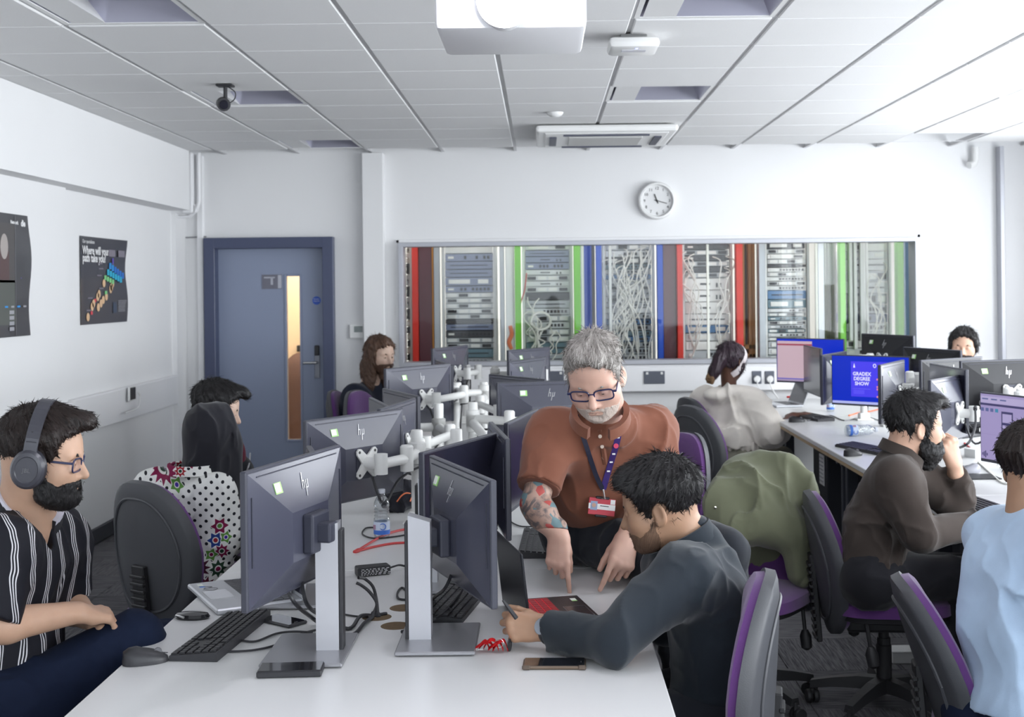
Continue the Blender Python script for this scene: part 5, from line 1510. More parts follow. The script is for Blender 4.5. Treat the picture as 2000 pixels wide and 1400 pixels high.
def chair(lab, x, y, yaw, seat=.47, top=.92, tilt=.10, spin=.2):
    """yaw: direction the chair faces, degrees from +x towards +y"""
    S = chair_meshes()
    c = thing('office_chair', lab, 'chair', (x, y, 0), math.radians(yaw - 90), 'purple office chairs')
    link('seat', S['seat'], c, (0, .01, seat - .06)); link('seat_pan', S['seat_pan'], c, (0, .01, seat - .062))
    bz = top - .262 * math.cos(tilt)
    b = link('backrest', S['backrest'], c, (0, -.235, bz), (tilt, 0, 0))
    sh = link('back_shell', S['back_shell'], c, (0, -.235, bz), (tilt, 0, 0)); link('shell_rib', S['shell_rib'], sh)
    link('back_bar', S['back_bar'], c, (0, -.262, min(seat + .02, top - .40)), (.08, 0, 0))
    link('mechanism', S['mechanism'], c, (0, -.02, seat - .06))
    link('column', S['column'], c, (0, 0, seat - .05 if False else .47 - .03 + (seat - .47)))
    lv = link('lever', S['lever'], c, (-.21, -.08, seat - .08), (0, .1, 0)); link('lever', S['lever'], c, (.21, -.1, seat - .08), (.15, -.1, 0))
    for k in range(5):
        a = spin + k * 2 * PI / 5
        link('base_arm', S['base_arm'], c, (0, 0, 0), (0, 0, a))
        link('caster', S['caster'], c, (.285 * math.cos(a), .285 * math.sin(a), 0), (0, 0, a + .7 * k))
    return c
chair('office chair under the woman in the dotted blouse, its dark shell toward the camera', -1.36, 5.0, 56, seat=.45, top=.94, tilt=.12, spin=.5)
chair('purple office chair empty in front of the long-haired man', -1.0, 8.36, -22, seat=.47, top=.985)
chair('office chair of the long-haired man, its dark back by the door', -1.22, 8.98, -8, seat=.46, top=.94)
chair('office chair with a dark shell between the standing man and the woman in cream', 1.08, 7.62, 32, seat=.47, top=.95)
chair('bright purple office chair right behind the elbow of the man in rust polo', .50, 6.17, 213, seat=.47, top=.93)
chair('office chair under the olive green jacket', .80, 5.10, 236, seat=.47, top=.93, tilt=.05)
chair('office chair of the man in the brown shirt, base and lever in full view', 1.32, 4.98, -5, seat=.475, top=.84, tilt=.16, spin=.62)
chair('nearest office chair, behind the man in the dark jumper', .31, 3.24, 170, seat=.46, top=.93, tilt=.06)
chair('office chair of the man in the pale blue t-shirt', 1.33, 3.60, -8, seat=.44, top=.815, tilt=.32)
chair('office chair under the man with headphones at the left edge', -1.5, 3.38, -10, seat=.44, top=.80)
chair('office chair under the man in the black jacket, mostly hidden', -1.50, 5.95, 20, seat=.45, top=.84)
chair('office chair of the woman in the cream hoodie, purple corner showing at her left', 1.25, 9.05, 24, seat=.45, top=.87)
# ================================================================== the people
def hit(field, px, py, y0=2.4, y1=6.5):
    """point where the sight line through a pixel meets a distance field"""
    Y = y0
    for _ in range(200):
        p = W(px, py, Y)
        d = float(field(np.array([p[:]], F32))[0])
        if d < .0006 or Y > y1: break
        Y += max(d * .8, .0005)
    return W(px, py, Y)
BLK = (.005, .0045, .005); BLK2 = (.022, .020, .021)
m_hblack = hair_mat('hair_black', BLK, BLK2)
m_hdark = hair_mat('hair_dark_brown', (.007, .0045, .004), (.032, .021, .018))
m_hgrey = hair_mat('hair_grey', (.16, .14, .125), (.52, .49, .46), .5)
m_hbrown = hair_mat('hair_brown', (.045, .024, .017), (.16, .09, .06))
m_bwhite = hair_mat('beard_white', (.46, .36, .30), (.62, .54, .49), .7)
def shoes(pr, pts, m):
    for a, d in pts:
        a = Vector(a); d = Vector(d).normalized()
        pr.sculpt('shoe', [rc(a, a + d * .17, .042, .036, k=.02, flat=((0, 0, 1), .85)), rc(a, a + Vector((0, 0, .05)), .042, .04, k=.02)], .009, m)
m_shoe = mat('black_shoe', (.015, .015, .017), .5)
def legs(hips, knees, ankles, r=(.098, .075, .066, .05)):
    o = []
    for h, k_, a in zip(hips, knees, ankles):
        o += [rc(h, k_, r[0], r[1], k=.03), rc(k_, a, r[2], r[3], k=.02)]
    return o

# ---------------------------------------------------------------- man in rust polo, leaning over the desk
def rust_man():
    hd = Head(W(1163, 735, 3.86), -101, -30, 5, sc=1.03, jaw=1.06, lids=.15)
    pr = Person('grey-haired man in a rust polo with lanyard, pointing at the laptop', (.3, 4.25, 0))
    sk = skin('skin_ruddy', (.60, .37, .29))
    z = Pose(N=W(1190, 815, 4.08), SL=W(1078, 850, 4.12), SR=W(1278, 838, 4.22), pelvis=W(1172, 1015, 4.42))
    E1, W1 = W(1044, 985, 3.98), W(1092, 1047, 3.935)
    E2, W2 = W(1292, 965, 4.14), W(1224, 1050, 3.99)
    d1 = (WZ(1090, 1156, DZ0 + .006) - W1).normalized(); R1 = basis(d1, (-.15, -1, .1))
    d2 = (WZ(1199, 1157, DZ0 + .006) - W2).normalized(); R2 = basis(d2, (.25, -1, .15))
    hcurl = ((.12, .18, .12), (.95, 1.25, .6), (1.05, 1.3, .7), (1.0, 1.2, .7))
    hsc1 = (WZ(1112, 1156, DZ0 + .006) - W1).length / .176; hsc2 = (WZ(1178, 1157, DZ0 + .006) - W2).length / .176
    h1 = Field(arm_prims(z.SL, E1, W1, 1.08) + hand(W1, R1, -1, hcurl, (.35, .35), min(hsc1, 1.12)))
    h2 = Field(arm_prims(z.SR, E2, W2, 1.08) + hand(W2, R2, 1, hcurl, (.45, .35), min(hsc2, 1.12)))
    neck = [rc(hd.Wp((0, -.035, -.05)), z.N + Vector((0, .02, 0)), .060, .058, k=.035)]
    # tattooed sleeve on the arm at the viewer's left
    m_tat = mat('skin_tattooed', (.42, .28, .23), .5)
    if not m_tat.get('done'):
        t = m_tat.node_tree; b = t.nodes['Principled BSDF']; tc = nd(t, 'ShaderNodeTexCoord')
        n1 = nd(t, 'ShaderNodeTexNoise'); n1.inputs['Scale'].default_value = 26; n1.inputs['Detail'].default_value = 5; n1.inputs['Distortion'].default_value = 1.5
        n2 = nd(t, 'ShaderNodeTexVoronoi'); n2.inputs['Scale'].default_value = 36
        for q in (n1, n2): t.links.new(tc.outputs['Object'], q.inputs['Vector'])
        rp = nd(t, 'ShaderNodeMapRange'); rp.inputs[1].default_value, rp.inputs[2].default_value = .40, .58
        t.links.new(n1.outputs[0], rp.inputs[0])
        c1 = mixc(t, rp.outputs[0], (.12, .10, .10), (.42, .27, .21))
        sep = nd(t, 'ShaderNodeSeparateColor'); t.links.new(n2.outputs['Color'], sep.inputs[0])
        c2 = mixc(t, expr(t, 'GREATER_THAN', sep.outputs[0], .80), c1, (.42, .07, .06))
        c3 = mixc(t, expr(t, 'GREATER_THAN', sep.outputs[1], .84), c2, (.12, .20, .22))
        t.links.new(c3, b.inputs['Base Color']); m_tat['done'] = 1
    wrist_cut = lambda f, sgn: (lambda p: np.maximum(f(p), sgn * ((p - A3(W1)) @ A3(d1) + .03)))
    lo1, hi1 = h1.bounds()
    pr.body(sk, [(Field([hd.prim()] + neck), .0028, None, None, 0), (lambda p: np.maximum(h1(p), -((p - A3(W1)) @ A3(d1) + .02)), .0026, lo1, hi1, 0),
                 (lambda p: np.maximum(h1(p), ((p - A3(W1)) @ A3(d1) + .02)), .004, lo1, hi1, 1), (h2, .0028, None, None, 0)], [m_tat])
    eyes(hd, pr.root, pr.o, m_hgrey)
    # short grey hair with a lifted quiff, stubble beard
    poly = [(.074, .098), (.068, .078), (.052, .052), (.046, .020), (.036, .004), (.020, -.022), (.008, -.022), (.004, .004), (-.012, .020), (-.030, .012), (-.036, -.030), (-.050, -.062), (-.085, -.072), (-.14, -.06), (-.16, .10), (-.06, .17), (.05, .17), (.12, .13)]
    th = lambda q: .003 + .014 * np.clip((q[:, 2] - .045) / .05, 0, 1)
    ex = [ell((-.018, .052, .108), (.034, .042, .018), k=.02), ell((.022, .040, .112), (.034, .042, .017), k=.02), ell((-.030, .070, .092), (.018, .020, .014), k=.015)]
    hair_mesh(hd, 'hair', m_hgrey, pr.root, pr.o, poly, th, ex, .0028, .0045)
    beard_mesh(hd, 'beard', m_bwhite, pr.root, pr.o, thick=.0009, strand=.0009, locks=(1500, .006, .0009, .0004))
    glasses(hd, pr.root, pr.o, ('navy', (.018, .022, .075)), zc=-.006)
    polo = cloth('rust_polo', (.20, .076, .046), .8, bscale=900)
    ps = torso_prims(z, .98, .0, .07)
    fr = Vector((0, -1, .2))
    ps += [ell(W(1165, 960, 4.26), (.15, .13, .13), k=.08)]
    ps += sleeve(z.SL, E1, W1, (.080, .066), .74, .04) + sleeve(z.SR, E2, W2, (.080, .066), .78, .04)
    wr = wrinkle(.009, 9, 2, (1, 1, .55))
    hem = (A3(W(1150, 1030, 4.3)), A3(Vector((0, .25, -1)).normalized()))
    nk = A3(z.N + Vector((0, -.02, .05)))
    def post(p, d): return np.maximum(d, (p - hem[0]) @ hem[1])
    pf = Field(ps, wr, post)
    pr.sculpt('polo_shirt', ps, .0055, polo, wr, post)
    for S_, E_, c_, r_ in ((z.SL, E1, .73, .069), (z.SR, E2, .77, .069)):
        d = (E_ - S_).normalized(); p = S_.lerp(E_, c_)
        pr.sculpt('sleeve_band', [rc(p - d * .02, p + d * .03, r_, r_ - .001, cut=[(p + d * .012, d), (p - d * .012, -d)])], .005, polo)
    pr.sculpt('white_undersleeve', [rc(z.SR.lerp(E2, .7), z.SR.lerp(E2, .95), .061, .058, cut=[(z.SR.lerp(E2, .86), E2 - z.SR)])], .006, mat('white_jersey', (.75, .75, .72), .8))
    nb = hd.Wp((0, -.04, -.10))
    collar('collar', pr.root, pr.o, W(1172, 818, 3.99), Vector((0, -.55, .8)), Vector((-.1, -1, -.5)), .073, polo, .035, .38, .014, .004, 1.05, .022)
    for px, py in ((1172, 852), (1176, 872), (1179, 893)):
        p = hit(pf, px, py, 3.4)
        part('button', MB().lathe([(.001, 0), (.006, 0), (.006, .003), (.001, .003)], 10, M=frame(p - pr.o, basis((0, 0, 1), (0, -1, .2)))), mat('button_pale', (.6, .5, .42), .3), pr.root)
    a, b = hit(pf, 1172, 838, 3.4), hit(pf, 1182, 905, 3.4)
    part('placket', MB().tube([a - pr.o + Vector((0, .004, 0)), (a + b) / 2 - pr.o + Vector((0, .002, 0)), b - pr.o + Vector((0, .004, 0))], .009, 6), polo, pr.root, True)
    # lanyard and badge
    m_lan = mat('purple_lanyard', (.055, .03, .20), .7); m_lan2 = mat('navy_lanyard', (.012, .014, .035), .7)
    lw = thing('lanyard', '', ''); del lw['label']; del lw['category']; lw.parent = pr.root
    def strap(pxs, w, m):
        pts = [hit(pf, a, b_, 3.3) - pr.o + Vector((0, -.006, .0)) for a, b_ in pxs]
        pts = curve_pts(pts, 5)
        vs, fs = [], []
        for i, p in enumerate(pts):
            d = (pts[min(i + 1, len(pts) - 1)] - pts[max(i - 1, 0)]).normalized(); s = d.cross(Vector((0, -1, .1))).normalized() * w
            vs += [p - s, p + s, p + s + Vector((0, .002, 0)), p - s + Vector((0, .002, 0))]
        for i in range(len(pts) - 1):
            for k in range(4): fs.append((i * 4 + k, i * 4 + (k + 1) % 4, i * 4 + 4 + (k + 1) % 4, i * 4 + 4 + k))
        part('strap', MB().add(vs, fs), m, lw); return pts
    strap([(1124, 805), (1133, 835), (1148, 880), (1163, 925), (1177, 955)], .0075, m_lan2)
    R_ = strap([(1219, 795), (1212, 830), (1203, 870), (1191, 910), (1178, 955)], .0095, m_lan)
    n = len(R_)
    for k in range(n * 2 // 5, n - 3):
        p = R_[k]
        if k % 2 == 0: part('strap_print', MB().box(p + Vector((0, -.003, 0)), (.010, .0012, .005)), mat('print_white', (.82, .82, .82), .6), lw)
    p = R_[int(n * .52)]; part('strap_logo', MB().lathe([(.001, 0), (.008, 0), (.008, .001), (.001, .001)], 14, M=frame(p + Vector((0, -.003, 0)), basis((0, 0, 1), (0, -1, 0)))), mat('logo_rose', (.7, .06, .14), .5), lw)
    c = hit(pf, 1175, 988, 3.3) - pr.o + Vector((0, -.016, 0))
    part('badge_clip', MB().tube([R_[-1], R_[-1] + Vector((.004, -.004, -.03)), c + Vector((0, -.002, .028))], .003, 6), mat('satin_steel', (.62, .62, .62), .3, 1.0), lw, True)
    bg = thing('badge', '', ''); del bg['label']; del bg['category']; bg.parent = pr.root; bg.location = c; bg.rotation_euler = (-.1, .12, 0)
    part('badge_card', MB().box((0, 0, 0), (.086, .003, .054), .001), mat('badge_red', (.55, .045, .07), .4), bg)
    part('badge_band', MB().box((0, -.002, 0), (.086, .001, .018)).box((.034, -.002, .018), (.015, .0012, .015)), mat('print_white', (.82, .82, .82), .6), bg)
    part('badge_photo', MB().box((-.026, -.0024, .002), (.022, .001, .028)), mat('photo_blue', (.30, .38, .55), .5), bg)
    part('badge_face', MB().lathe([(.001, 0), (.007, 0), (.007, .001), (.001, .001)], 12, M=Matrix.Translation((-.026, -.0032, .003)) @ Matrix.Rotation(PI / 2, 4, 'X')), sk, bg)
    part('badge_holder', MB().box((0, 0, .028), (.045, .006, .010), .003), m_black, bg); part('badge_holder', MB().box((0, 0, -.029), (.04, .006, .010), .003), m_black, bg)
    m_ = mat('black_ink', (.02, .02, .02), .6)
    part('badge_text', MB().box((.008, -.0026, .003), (.028, .0008, .0025)), m_, bg)
    # watch and ring
    m_st = mat('watch_steel', (.55, .54, .52), .25, .95)
    dw = (W2 - E2).normalized(); wp = W2 - dw * .022
    Rw = basis(dw, (.25, -1, .15))
    wt = thing('wristwatch', '', ''); del wt['label']; del wt['category']; wt.parent = pr.root; wt.location = wp - pr.o; wt.rotation_euler = Rw.to_euler()
    for k in range(18):
        a = 2 * PI * k / 18
        part('watch_link', MB().box((.033 * math.cos(a), 0, .027 * math.sin(a)), (.007, .018, .010), .002, M=Matrix.Identity(4)), m_st, wt)
    part('watch_case', MB().lathe([(.001, .026), (.019, .026), (.020, .034), (.016, .037), (.001, .037)], 20), m_st, wt, True)
    Rr = h2
    rp = hit(h2, 1208, 1138, 3.4, 5)
    part('ring', MB().tube([(.0105 * math.cos(a), .0105 * math.sin(a), 0) for a in [k * PI / 10 for k in range(21)]], .0026, 6, cap=False), mat('ring_silver', (.8, .76, .66), .2, 1.0), pr.root, True, rp - pr.o + Vector((0, .008, 0)), (.2, .15, 0))
    tr = cloth('charcoal_trousers', (.018, .021, .028), .85)
    hipL, hipR = W(1125, 1045, 4.36), W(1215, 1035, 4.46)
    hipL.z = hipR.z = .83
    k1, k2 = Vector((.375, 3.97, .80)), Vector((.60, 4.22, .79))
    a1, a2 = Vector((.48, 4.0, .10)), Vector((.70, 4.3, .10))
    tp = legs((hipL, hipR), (k1, k2), (a1, a2)) + [rc(hipL, hipR, .12, k=.05), ell(z.pelvis - Vector((0, 0, .03)), (.16, .13, .10), k=.05)]
    pr.sculpt('trousers', tp, .008, tr, wrinkle(.006, 11, 4))
    shoes(pr, ((a1 - Vector((0, 0, .055)), (.3, -1, 0)), (a2 - Vector((0, 0, .055)), (.3, -1, 0))), m_shoe)
rust_man()

# ---------------------------------------------------------------- seated man in dark jumper
def jumper_man():
    hd = Head(W(1287, 988, 3.5), 166, -13, 0, sc=1.02, lids=.15, nose=.95)
    pr = Person('man in a dark grey-blue jumper leaning on the nearest desk at the laptop', (.45, 3.4, 0))
    sk = skin('skin_tan', (.40, .235, .15))
    z = Pose(N=W(1362, 1072, 3.50), SL=W(1335, 1130, 3.29), SR=W(1308, 1105, 3.70), pelvis=W(1375, 1420, 3.45), waist=W(1392, 1275, 3.47))
    E1, W1 = W(1200, 1250, 3.14), W(1064, 1226, 3.28)
    E2, W2 = W(1300, 1215, 3.80), W(1240, 1190, 3.76)
    fist = ((.95, 1.2, .6), (1.05, 1.25, .7), (1.1, 1.3, .7), (1.15, 1.3, .7))
    R1 = basis(Vector((-1, .12, .05)), (-.12, -1, .35)); R2 = basis(Vector((-1, .1, -.15)), (-.1, -.6, 1))
    h1 = arm_prims(z.SL, E1, W1) + hand(W1, R1, 1, fist, (.55, .25), .98); h2 = arm_prims(z.SR, E2, W2) + hand(W2, R2, -1, fist, (.4, .3), .95)
    neck = [rc(hd.Wp((0, -.035, -.04)), z.N, .058, .062, k=.035), rc(z.N, z.N - Vector((.0, 0, .12)), .055, .07, k=.05)]
    pr.body(sk, [(Field([hd.prim()] + neck), .0028, None, None, 0), (Field(h1), .0028, None, None, 0), (Field(h2), .0032, None, None, 0)])
    eyes(hd, pr.root, pr.o, m_hblack)
    poly = [(.105, .108), (.090, .082), (.068, .062), (.052, .042), (.042, .012), (.032, .000), (.024, -.036), (.010, -.036), (.004, .004), (-.012, .022), (-.030, .012), (-.036, -.034), (-.050, -.070), (-.085, -.082), (-.14, -.07), (-.16, .10), (-.06, .17), (.05, .17), (.12, .15)]
    th = lambda q: .003 + .021 * np.clip((q[:, 2] + .02) / .07, 0, 1)
    ex = [ell((.0, .058, .098), (.058, .045, .024), k=.03), ell((-.02, .082, .082), (.035, .018, .014), k=.02), ell((.025, .080, .083), (.035, .018, .014), k=.02)]
    hair_mesh(hd, 'hair', m_hblack, pr.root, pr.o, poly, th, ex, .0028, .0045)
    beard_mesh(hd, 'stubble', hair_mat('stubble_brown', (.12, .07, .048), (.26, .155, .10), .7), pr.root, pr.o, thick=.0012, strand=.0006)
    ju = cloth('dark_jumper', (.019, .025, .033), .92, sheen=.18, bscale=700)
    ps = torso_prims(z, .98, .004, .07) + sleeve(z.SL, E1, W1, (.080, .064, .058, .046), 1.93, .04) + sleeve(z.SR, E2, W2, (.078, .062, .056, .046), 1.9, .04)
    ps += [rc(z.N + Vector((0, 0, .012)), z.N + Vector((.03, 0, -.10)), .074, .10, k=.04)]
    pr.sculpt('jumper', ps, .0055, ju, wrinkle(.010, 8, 7, (1, .7, 1)))
    collar('collar', pr.root, pr.o, W(1336, 1070, 3.5), Vector((-.45, 0, .9)), Vector((-1, .2, -.45)), .074, ju, .045, .22, .012, .005, 1.05, .02)
    sh = [z.SL.lerp(z.N, .25) + Vector((.02, -.05, .055)), z.SL + Vector((.04, -.075, .0)), z.SL.lerp(E1, .25) + Vector((.05, -.06, -.03))]
    # smart watch
    dw = (W1 - E1).normalized()
    wt = thing('smart_watch', '', ''); del wt['label']; del wt['category']; wt.parent = pr.root; wt.location = W1 - dw * .012 - pr.o; wt.rotation_euler = basis(dw, (-.12, -1, .35)).to_euler()
    part('watch_strap', MB().tube([(.033 * math.cos(a), 0, .029 * math.sin(a)) for a in [k * PI / 12 for k in range(25)]], .008, 6, cap=False), m_black, wt, True)
    part('watch_face', MB().lathe([(.001, .026), (.020, .026), (.021, .033), (.018, .036), (.001, .036)], 22), mat('watch_glass', (.35, .38, .42), .08, .2, coat=1), wt, True)
    tr = cloth('charcoal_trousers', (.018, .021, .028), .85)
    h = [z.pelvis + Vector((0, -.09, .02)), z.pelvis + Vector((0, .09, .02))]; kn = [Vector((.08, 3.3, .55)), Vector((.08, 3.52, .55))]; an = [Vector((.1, 3.3, .1)), Vector((.1, 3.55, .1))]
    pr.sculpt('trousers', legs(h, kn, an, (.095, .07, .06, .05)) + [rc(h[0], h[1], .12, k=.05)], .009, tr, wrinkle(.006, 10, 3))
    shoes(pr, ((an[0] - Vector((0, 0, .05)), (-1, 0, 0)), (an[1] - Vector((0, 0, .05)), (-1, 0, 0))), m_shoe)
    pen = part('pen', MB().tube([(0, 0, 0), (.016, .002, -.022), (.034, .006, -.048)], [.003, .0055, .006], 8), m_black, None, True, W(982, 1172, 3.26)); tag(pen, 'black pen held upright in the fist of the man in the dark jumper', 'pen')
jumper_man()

# ---------------------------------------------------------------- man with headphones, striped shirt
def headphone_man():
    hd = Head(W(86, 893, 3.35), 8, -8, 0, sc=1.02, lids=.3)
    pr = Person('man with black headphones and glasses in a black striped shirt', (-1.4, 3.38, 0))
    sk = skin('skin_light_tan', (.50, .31, .215))
    z = Pose(N=W(48, 1008, 3.40), SL=W(0, 1078, 3.18), SR=W(112, 1052, 3.60), pelvis=W(15, 1395, 3.42))
    E1, W1 = W(-42, 1228, 3.12), W(150, 1196, 3.30)
    E2, W2 = W(126, 1180, 3.62), W(190, 1215, 3.45)
    cu = ((.7, .8, .5),) * 4
    R1 = basis(Vector((.6, .8, -.25)), (.1, -.2, 1)); R2 = basis((W2 - E2), (0, .2, 1))
    h1 = arm_prims(z.SL, E1, W1, 1.05) + hand(W1, R1, -1, cu, (.5, .2)); h2 = arm_prims(z.SR, E2, W2, 1.0) + hand(W2, R2, 1, cu, (.5, .2))
    neck = [rc(hd.Wp((0, -.035, -.04)), z.N, .062, .068, k=.035), rc(z.N, z.N - Vector((0, 0, .14)), .07, .085, k=.05)]
    pr.body(sk, [(Field([hd.prim()] + neck), .0028, None, None, 0), (Field(h1), .004, None, None, 0), (Field(h2), .004, None, None, 0)])
    eyes(hd, pr.root, pr.o, m_hblack)
    poly = [(.092, .104), (.080, .078), (.060, .062), (.050, .040), (.050, .010), (.034, .000), (.026, -.040), (.008, -.040), (.004, .004), (-.012, .022), (-.030, .012), (-.040, -.034), (-.056, -.060), (-.085, -.070), (-.14, -.06), (-.16, .10), (-.06, .17), (.05, .17), (.12, .15)]
    th = lambda q: .004 + .018 * np.clip((q[:, 2] - .0) / .07, 0, 1)
    ex = [ell((0, .066, .112), (.050, .045, .020), k=.02), ell((.01, .098, .100), (.034, .020, .017), k=.02), ell((0, .008, .124), (.045, .030, .016), k=.02)]
    hair_mesh(hd, 'hair', m_hdark, pr.root, pr.o, poly, th, ex, .0028, .005, locks=(2600, .018, .0016, .0010))
    beard_mesh(hd, 'beard', m_hblack, pr.root, pr.o, thick=lambda q: .004 + .010 * np.clip((-.06 - q[:, 2]) / .04, 0, 1), strand=.002)
    glasses(hd, pr.root, pr.o, ('navy', (.018, .022, .075)))
    hp = thing('headphones', 'black over-ear headphones worn by the man in the striped shirt', 'headphones', hd.o); hp.rotation_euler = hd.R.to_euler(); hp.scale = (hd.sc,) * 3
    m_h = mat('headphone_black', (.022, .022, .030), .38); m_h2 = mat('headphone_satin', (.05, .05, .062), .3)
    bp = [(.105 * math.sin(a), -.012 + .004 * math.cos(a), .028 + .118 * math.cos(a)) for a in [(-100 + k * 200 / 24) * PI / 180 for k in range(25)]]
    vs, fs = [], []
    for i, p in enumerate(bp):
        a = (-100 + i * 200 / 24) * PI / 180
        u = Vector((math.sin(a), 0, math.cos(a)))
        for dy, dr in ((-.016, -.004), (.016, -.004), (.016, .004), (-.016, .004)): vs.append(Vector(p) + Vector((0, dy, 0)) + u * dr)
    for i in range(24):
        for k in range(4): fs.append((i * 4 + k, i * 4 + (k + 1) % 4, i * 4 + 4 + (k + 1) % 4, i * 4 + 4 + k))
    part('headband', MB().add(vs, fs), m_h2, hp)
    for sx in (-1, 1):
        Mx_ = Matrix.Translation((sx * .082, -.012, -.018)) @ Matrix.Rotation(sx * PI / 2, 4, 'Y') @ Matrix.Diagonal((1.12, .95, 1, 1))
        part('ear_cushion', MB().lathe([(.02, 0), (.042, .0), (.046, .010), (.042, .020), (.02, .02)], 28, M=Mx_), m_h, hp, True)
        cup = part('ear_cup', MB().lathe([(.001, .018), (.042, .018), (.044, .026), (.038, .036), (.030, .038), (.028, .036), (.001, .036)], 28, M=Mx_), m_h2, hp, True)
        part('yoke', MB().box((sx * .103, -.012, .03), (.008, .030, .05), .003), m_h, hp)
    text('ear_cup_mark', 'JBL', .014, mat('mark_grey', (.11, .11, .12), .4), hp, Matrix.Translation((.1192, -.012, -.024)) @ Matrix.Rotation(PI / 2, 4, 'Z') @ Matrix.Rotation(PI / 2, 4, 'X'), .0004, 'CENTER', .0004)
    st = mat('striped_shirt', (.01, .01, .014), .75, spec=.25)
    t = st.node_tree; b = t.nodes['Principled BSDF']; tc = nd(t, 'ShaderNodeTexCoord'); sp = nd(t, 'ShaderNodeSeparateXYZ'); t.links.new(tc.outputs['Object'], sp.inputs[0])
    nz = nd(t, 'ShaderNodeTexNoise'); nz.inputs['Scale'].default_value = 7; t.links.new(tc.outputs['Object'], nz.inputs['Vector'])
    u = expr(t, 'ADD', expr(t, 'ADD', expr(t, 'MULTIPLY', sp.outputs[0], .78), expr(t, 'MULTIPLY', sp.outputs[1], .62)), expr(t, 'MULTIPLY', nz.outputs[0], .05))
    f1 = expr(t, 'FRACT', expr(t, 'MULTIPLY', u, 17.0))
    grp = expr(t, 'LESS_THAN', f1, .36)
    f2 = expr(t, 'FRACT', expr(t, 'MULTIPLY', f1, 8.34))
    ln = expr(t, 'MULTIPLY', grp, expr(t, 'LESS_THAN', f2, .42))
    t.links.new(mixc(t, ln, (.008, .008, .013), (.62, .61, .64)), b.inputs['Base Color'])
    ps = torso_prims(z, 1.04, .0, .07) + sleeve(z.SL, E1, W1, (.088, .082), .82, .04) + sleeve(z.SR, E2, W2, (.085, .078), .80, .04)
    nc = A3(W(74, 1030, 3.33))
    def post(p, d):
        v = _len((p - nc) / np.array([.045, .05, .085], F32)) - 1
        return smax(d, -v * .05, .01)
    pf = Field(ps, wrinkle(.009, 8, 12, (1, 1, .6)), post)
    sculpt('shirt', pf, .0055, st, pr.root, pr.o)
    bk = mat('shirt_black', (.010, .010, .015), .75)
    collar('collar', pr.root, pr.o, W(50, 992, 3.40), Vector((.42, -.15, .88)), Vector((.75, -.6, -.35)), .072, bk, .040, .42, .020, .004, 1.0, .045)
    collar('collar_piping', pr.root, pr.o, W(50, 992, 3.40) + Vector((.001, 0, .002)), Vector((.42, -.15, .88)), Vector((.75, -.6, -.35)), .0735, mat('piping_white', (.6, .58, .66), .7), .041, .44, .022, .0012, 1.0, .045)
    je = mat('navy_jeans', (.006, .011, .030), .9, var=.12, vscale=60, bump=.15, bscale=900, spec=.2)
    h = [W(20, 1400, 3.28), W(40, 1395, 3.54)]
    kn = [W(262, 1248, 3.42), Vector((-1.13, 3.80, .60))]; an = [Vector((-1.12, 3.95, .42)), Vector((-1.16, 3.85, .09))]
    tp = legs(h, kn, an, (.115, .082, .07, .055)) + [rc(h[0], h[1], .13, k=.06)]
    pr.sculpt('jeans', tp, .007, je, wrinkle(.007, 9, 5))
    shoes(pr, ((an[0], (.7, -.4, -.3)), (an[1] - Vector((0, 0, .045)), (1, 0, 0))), m_shoe)
headphone_man()

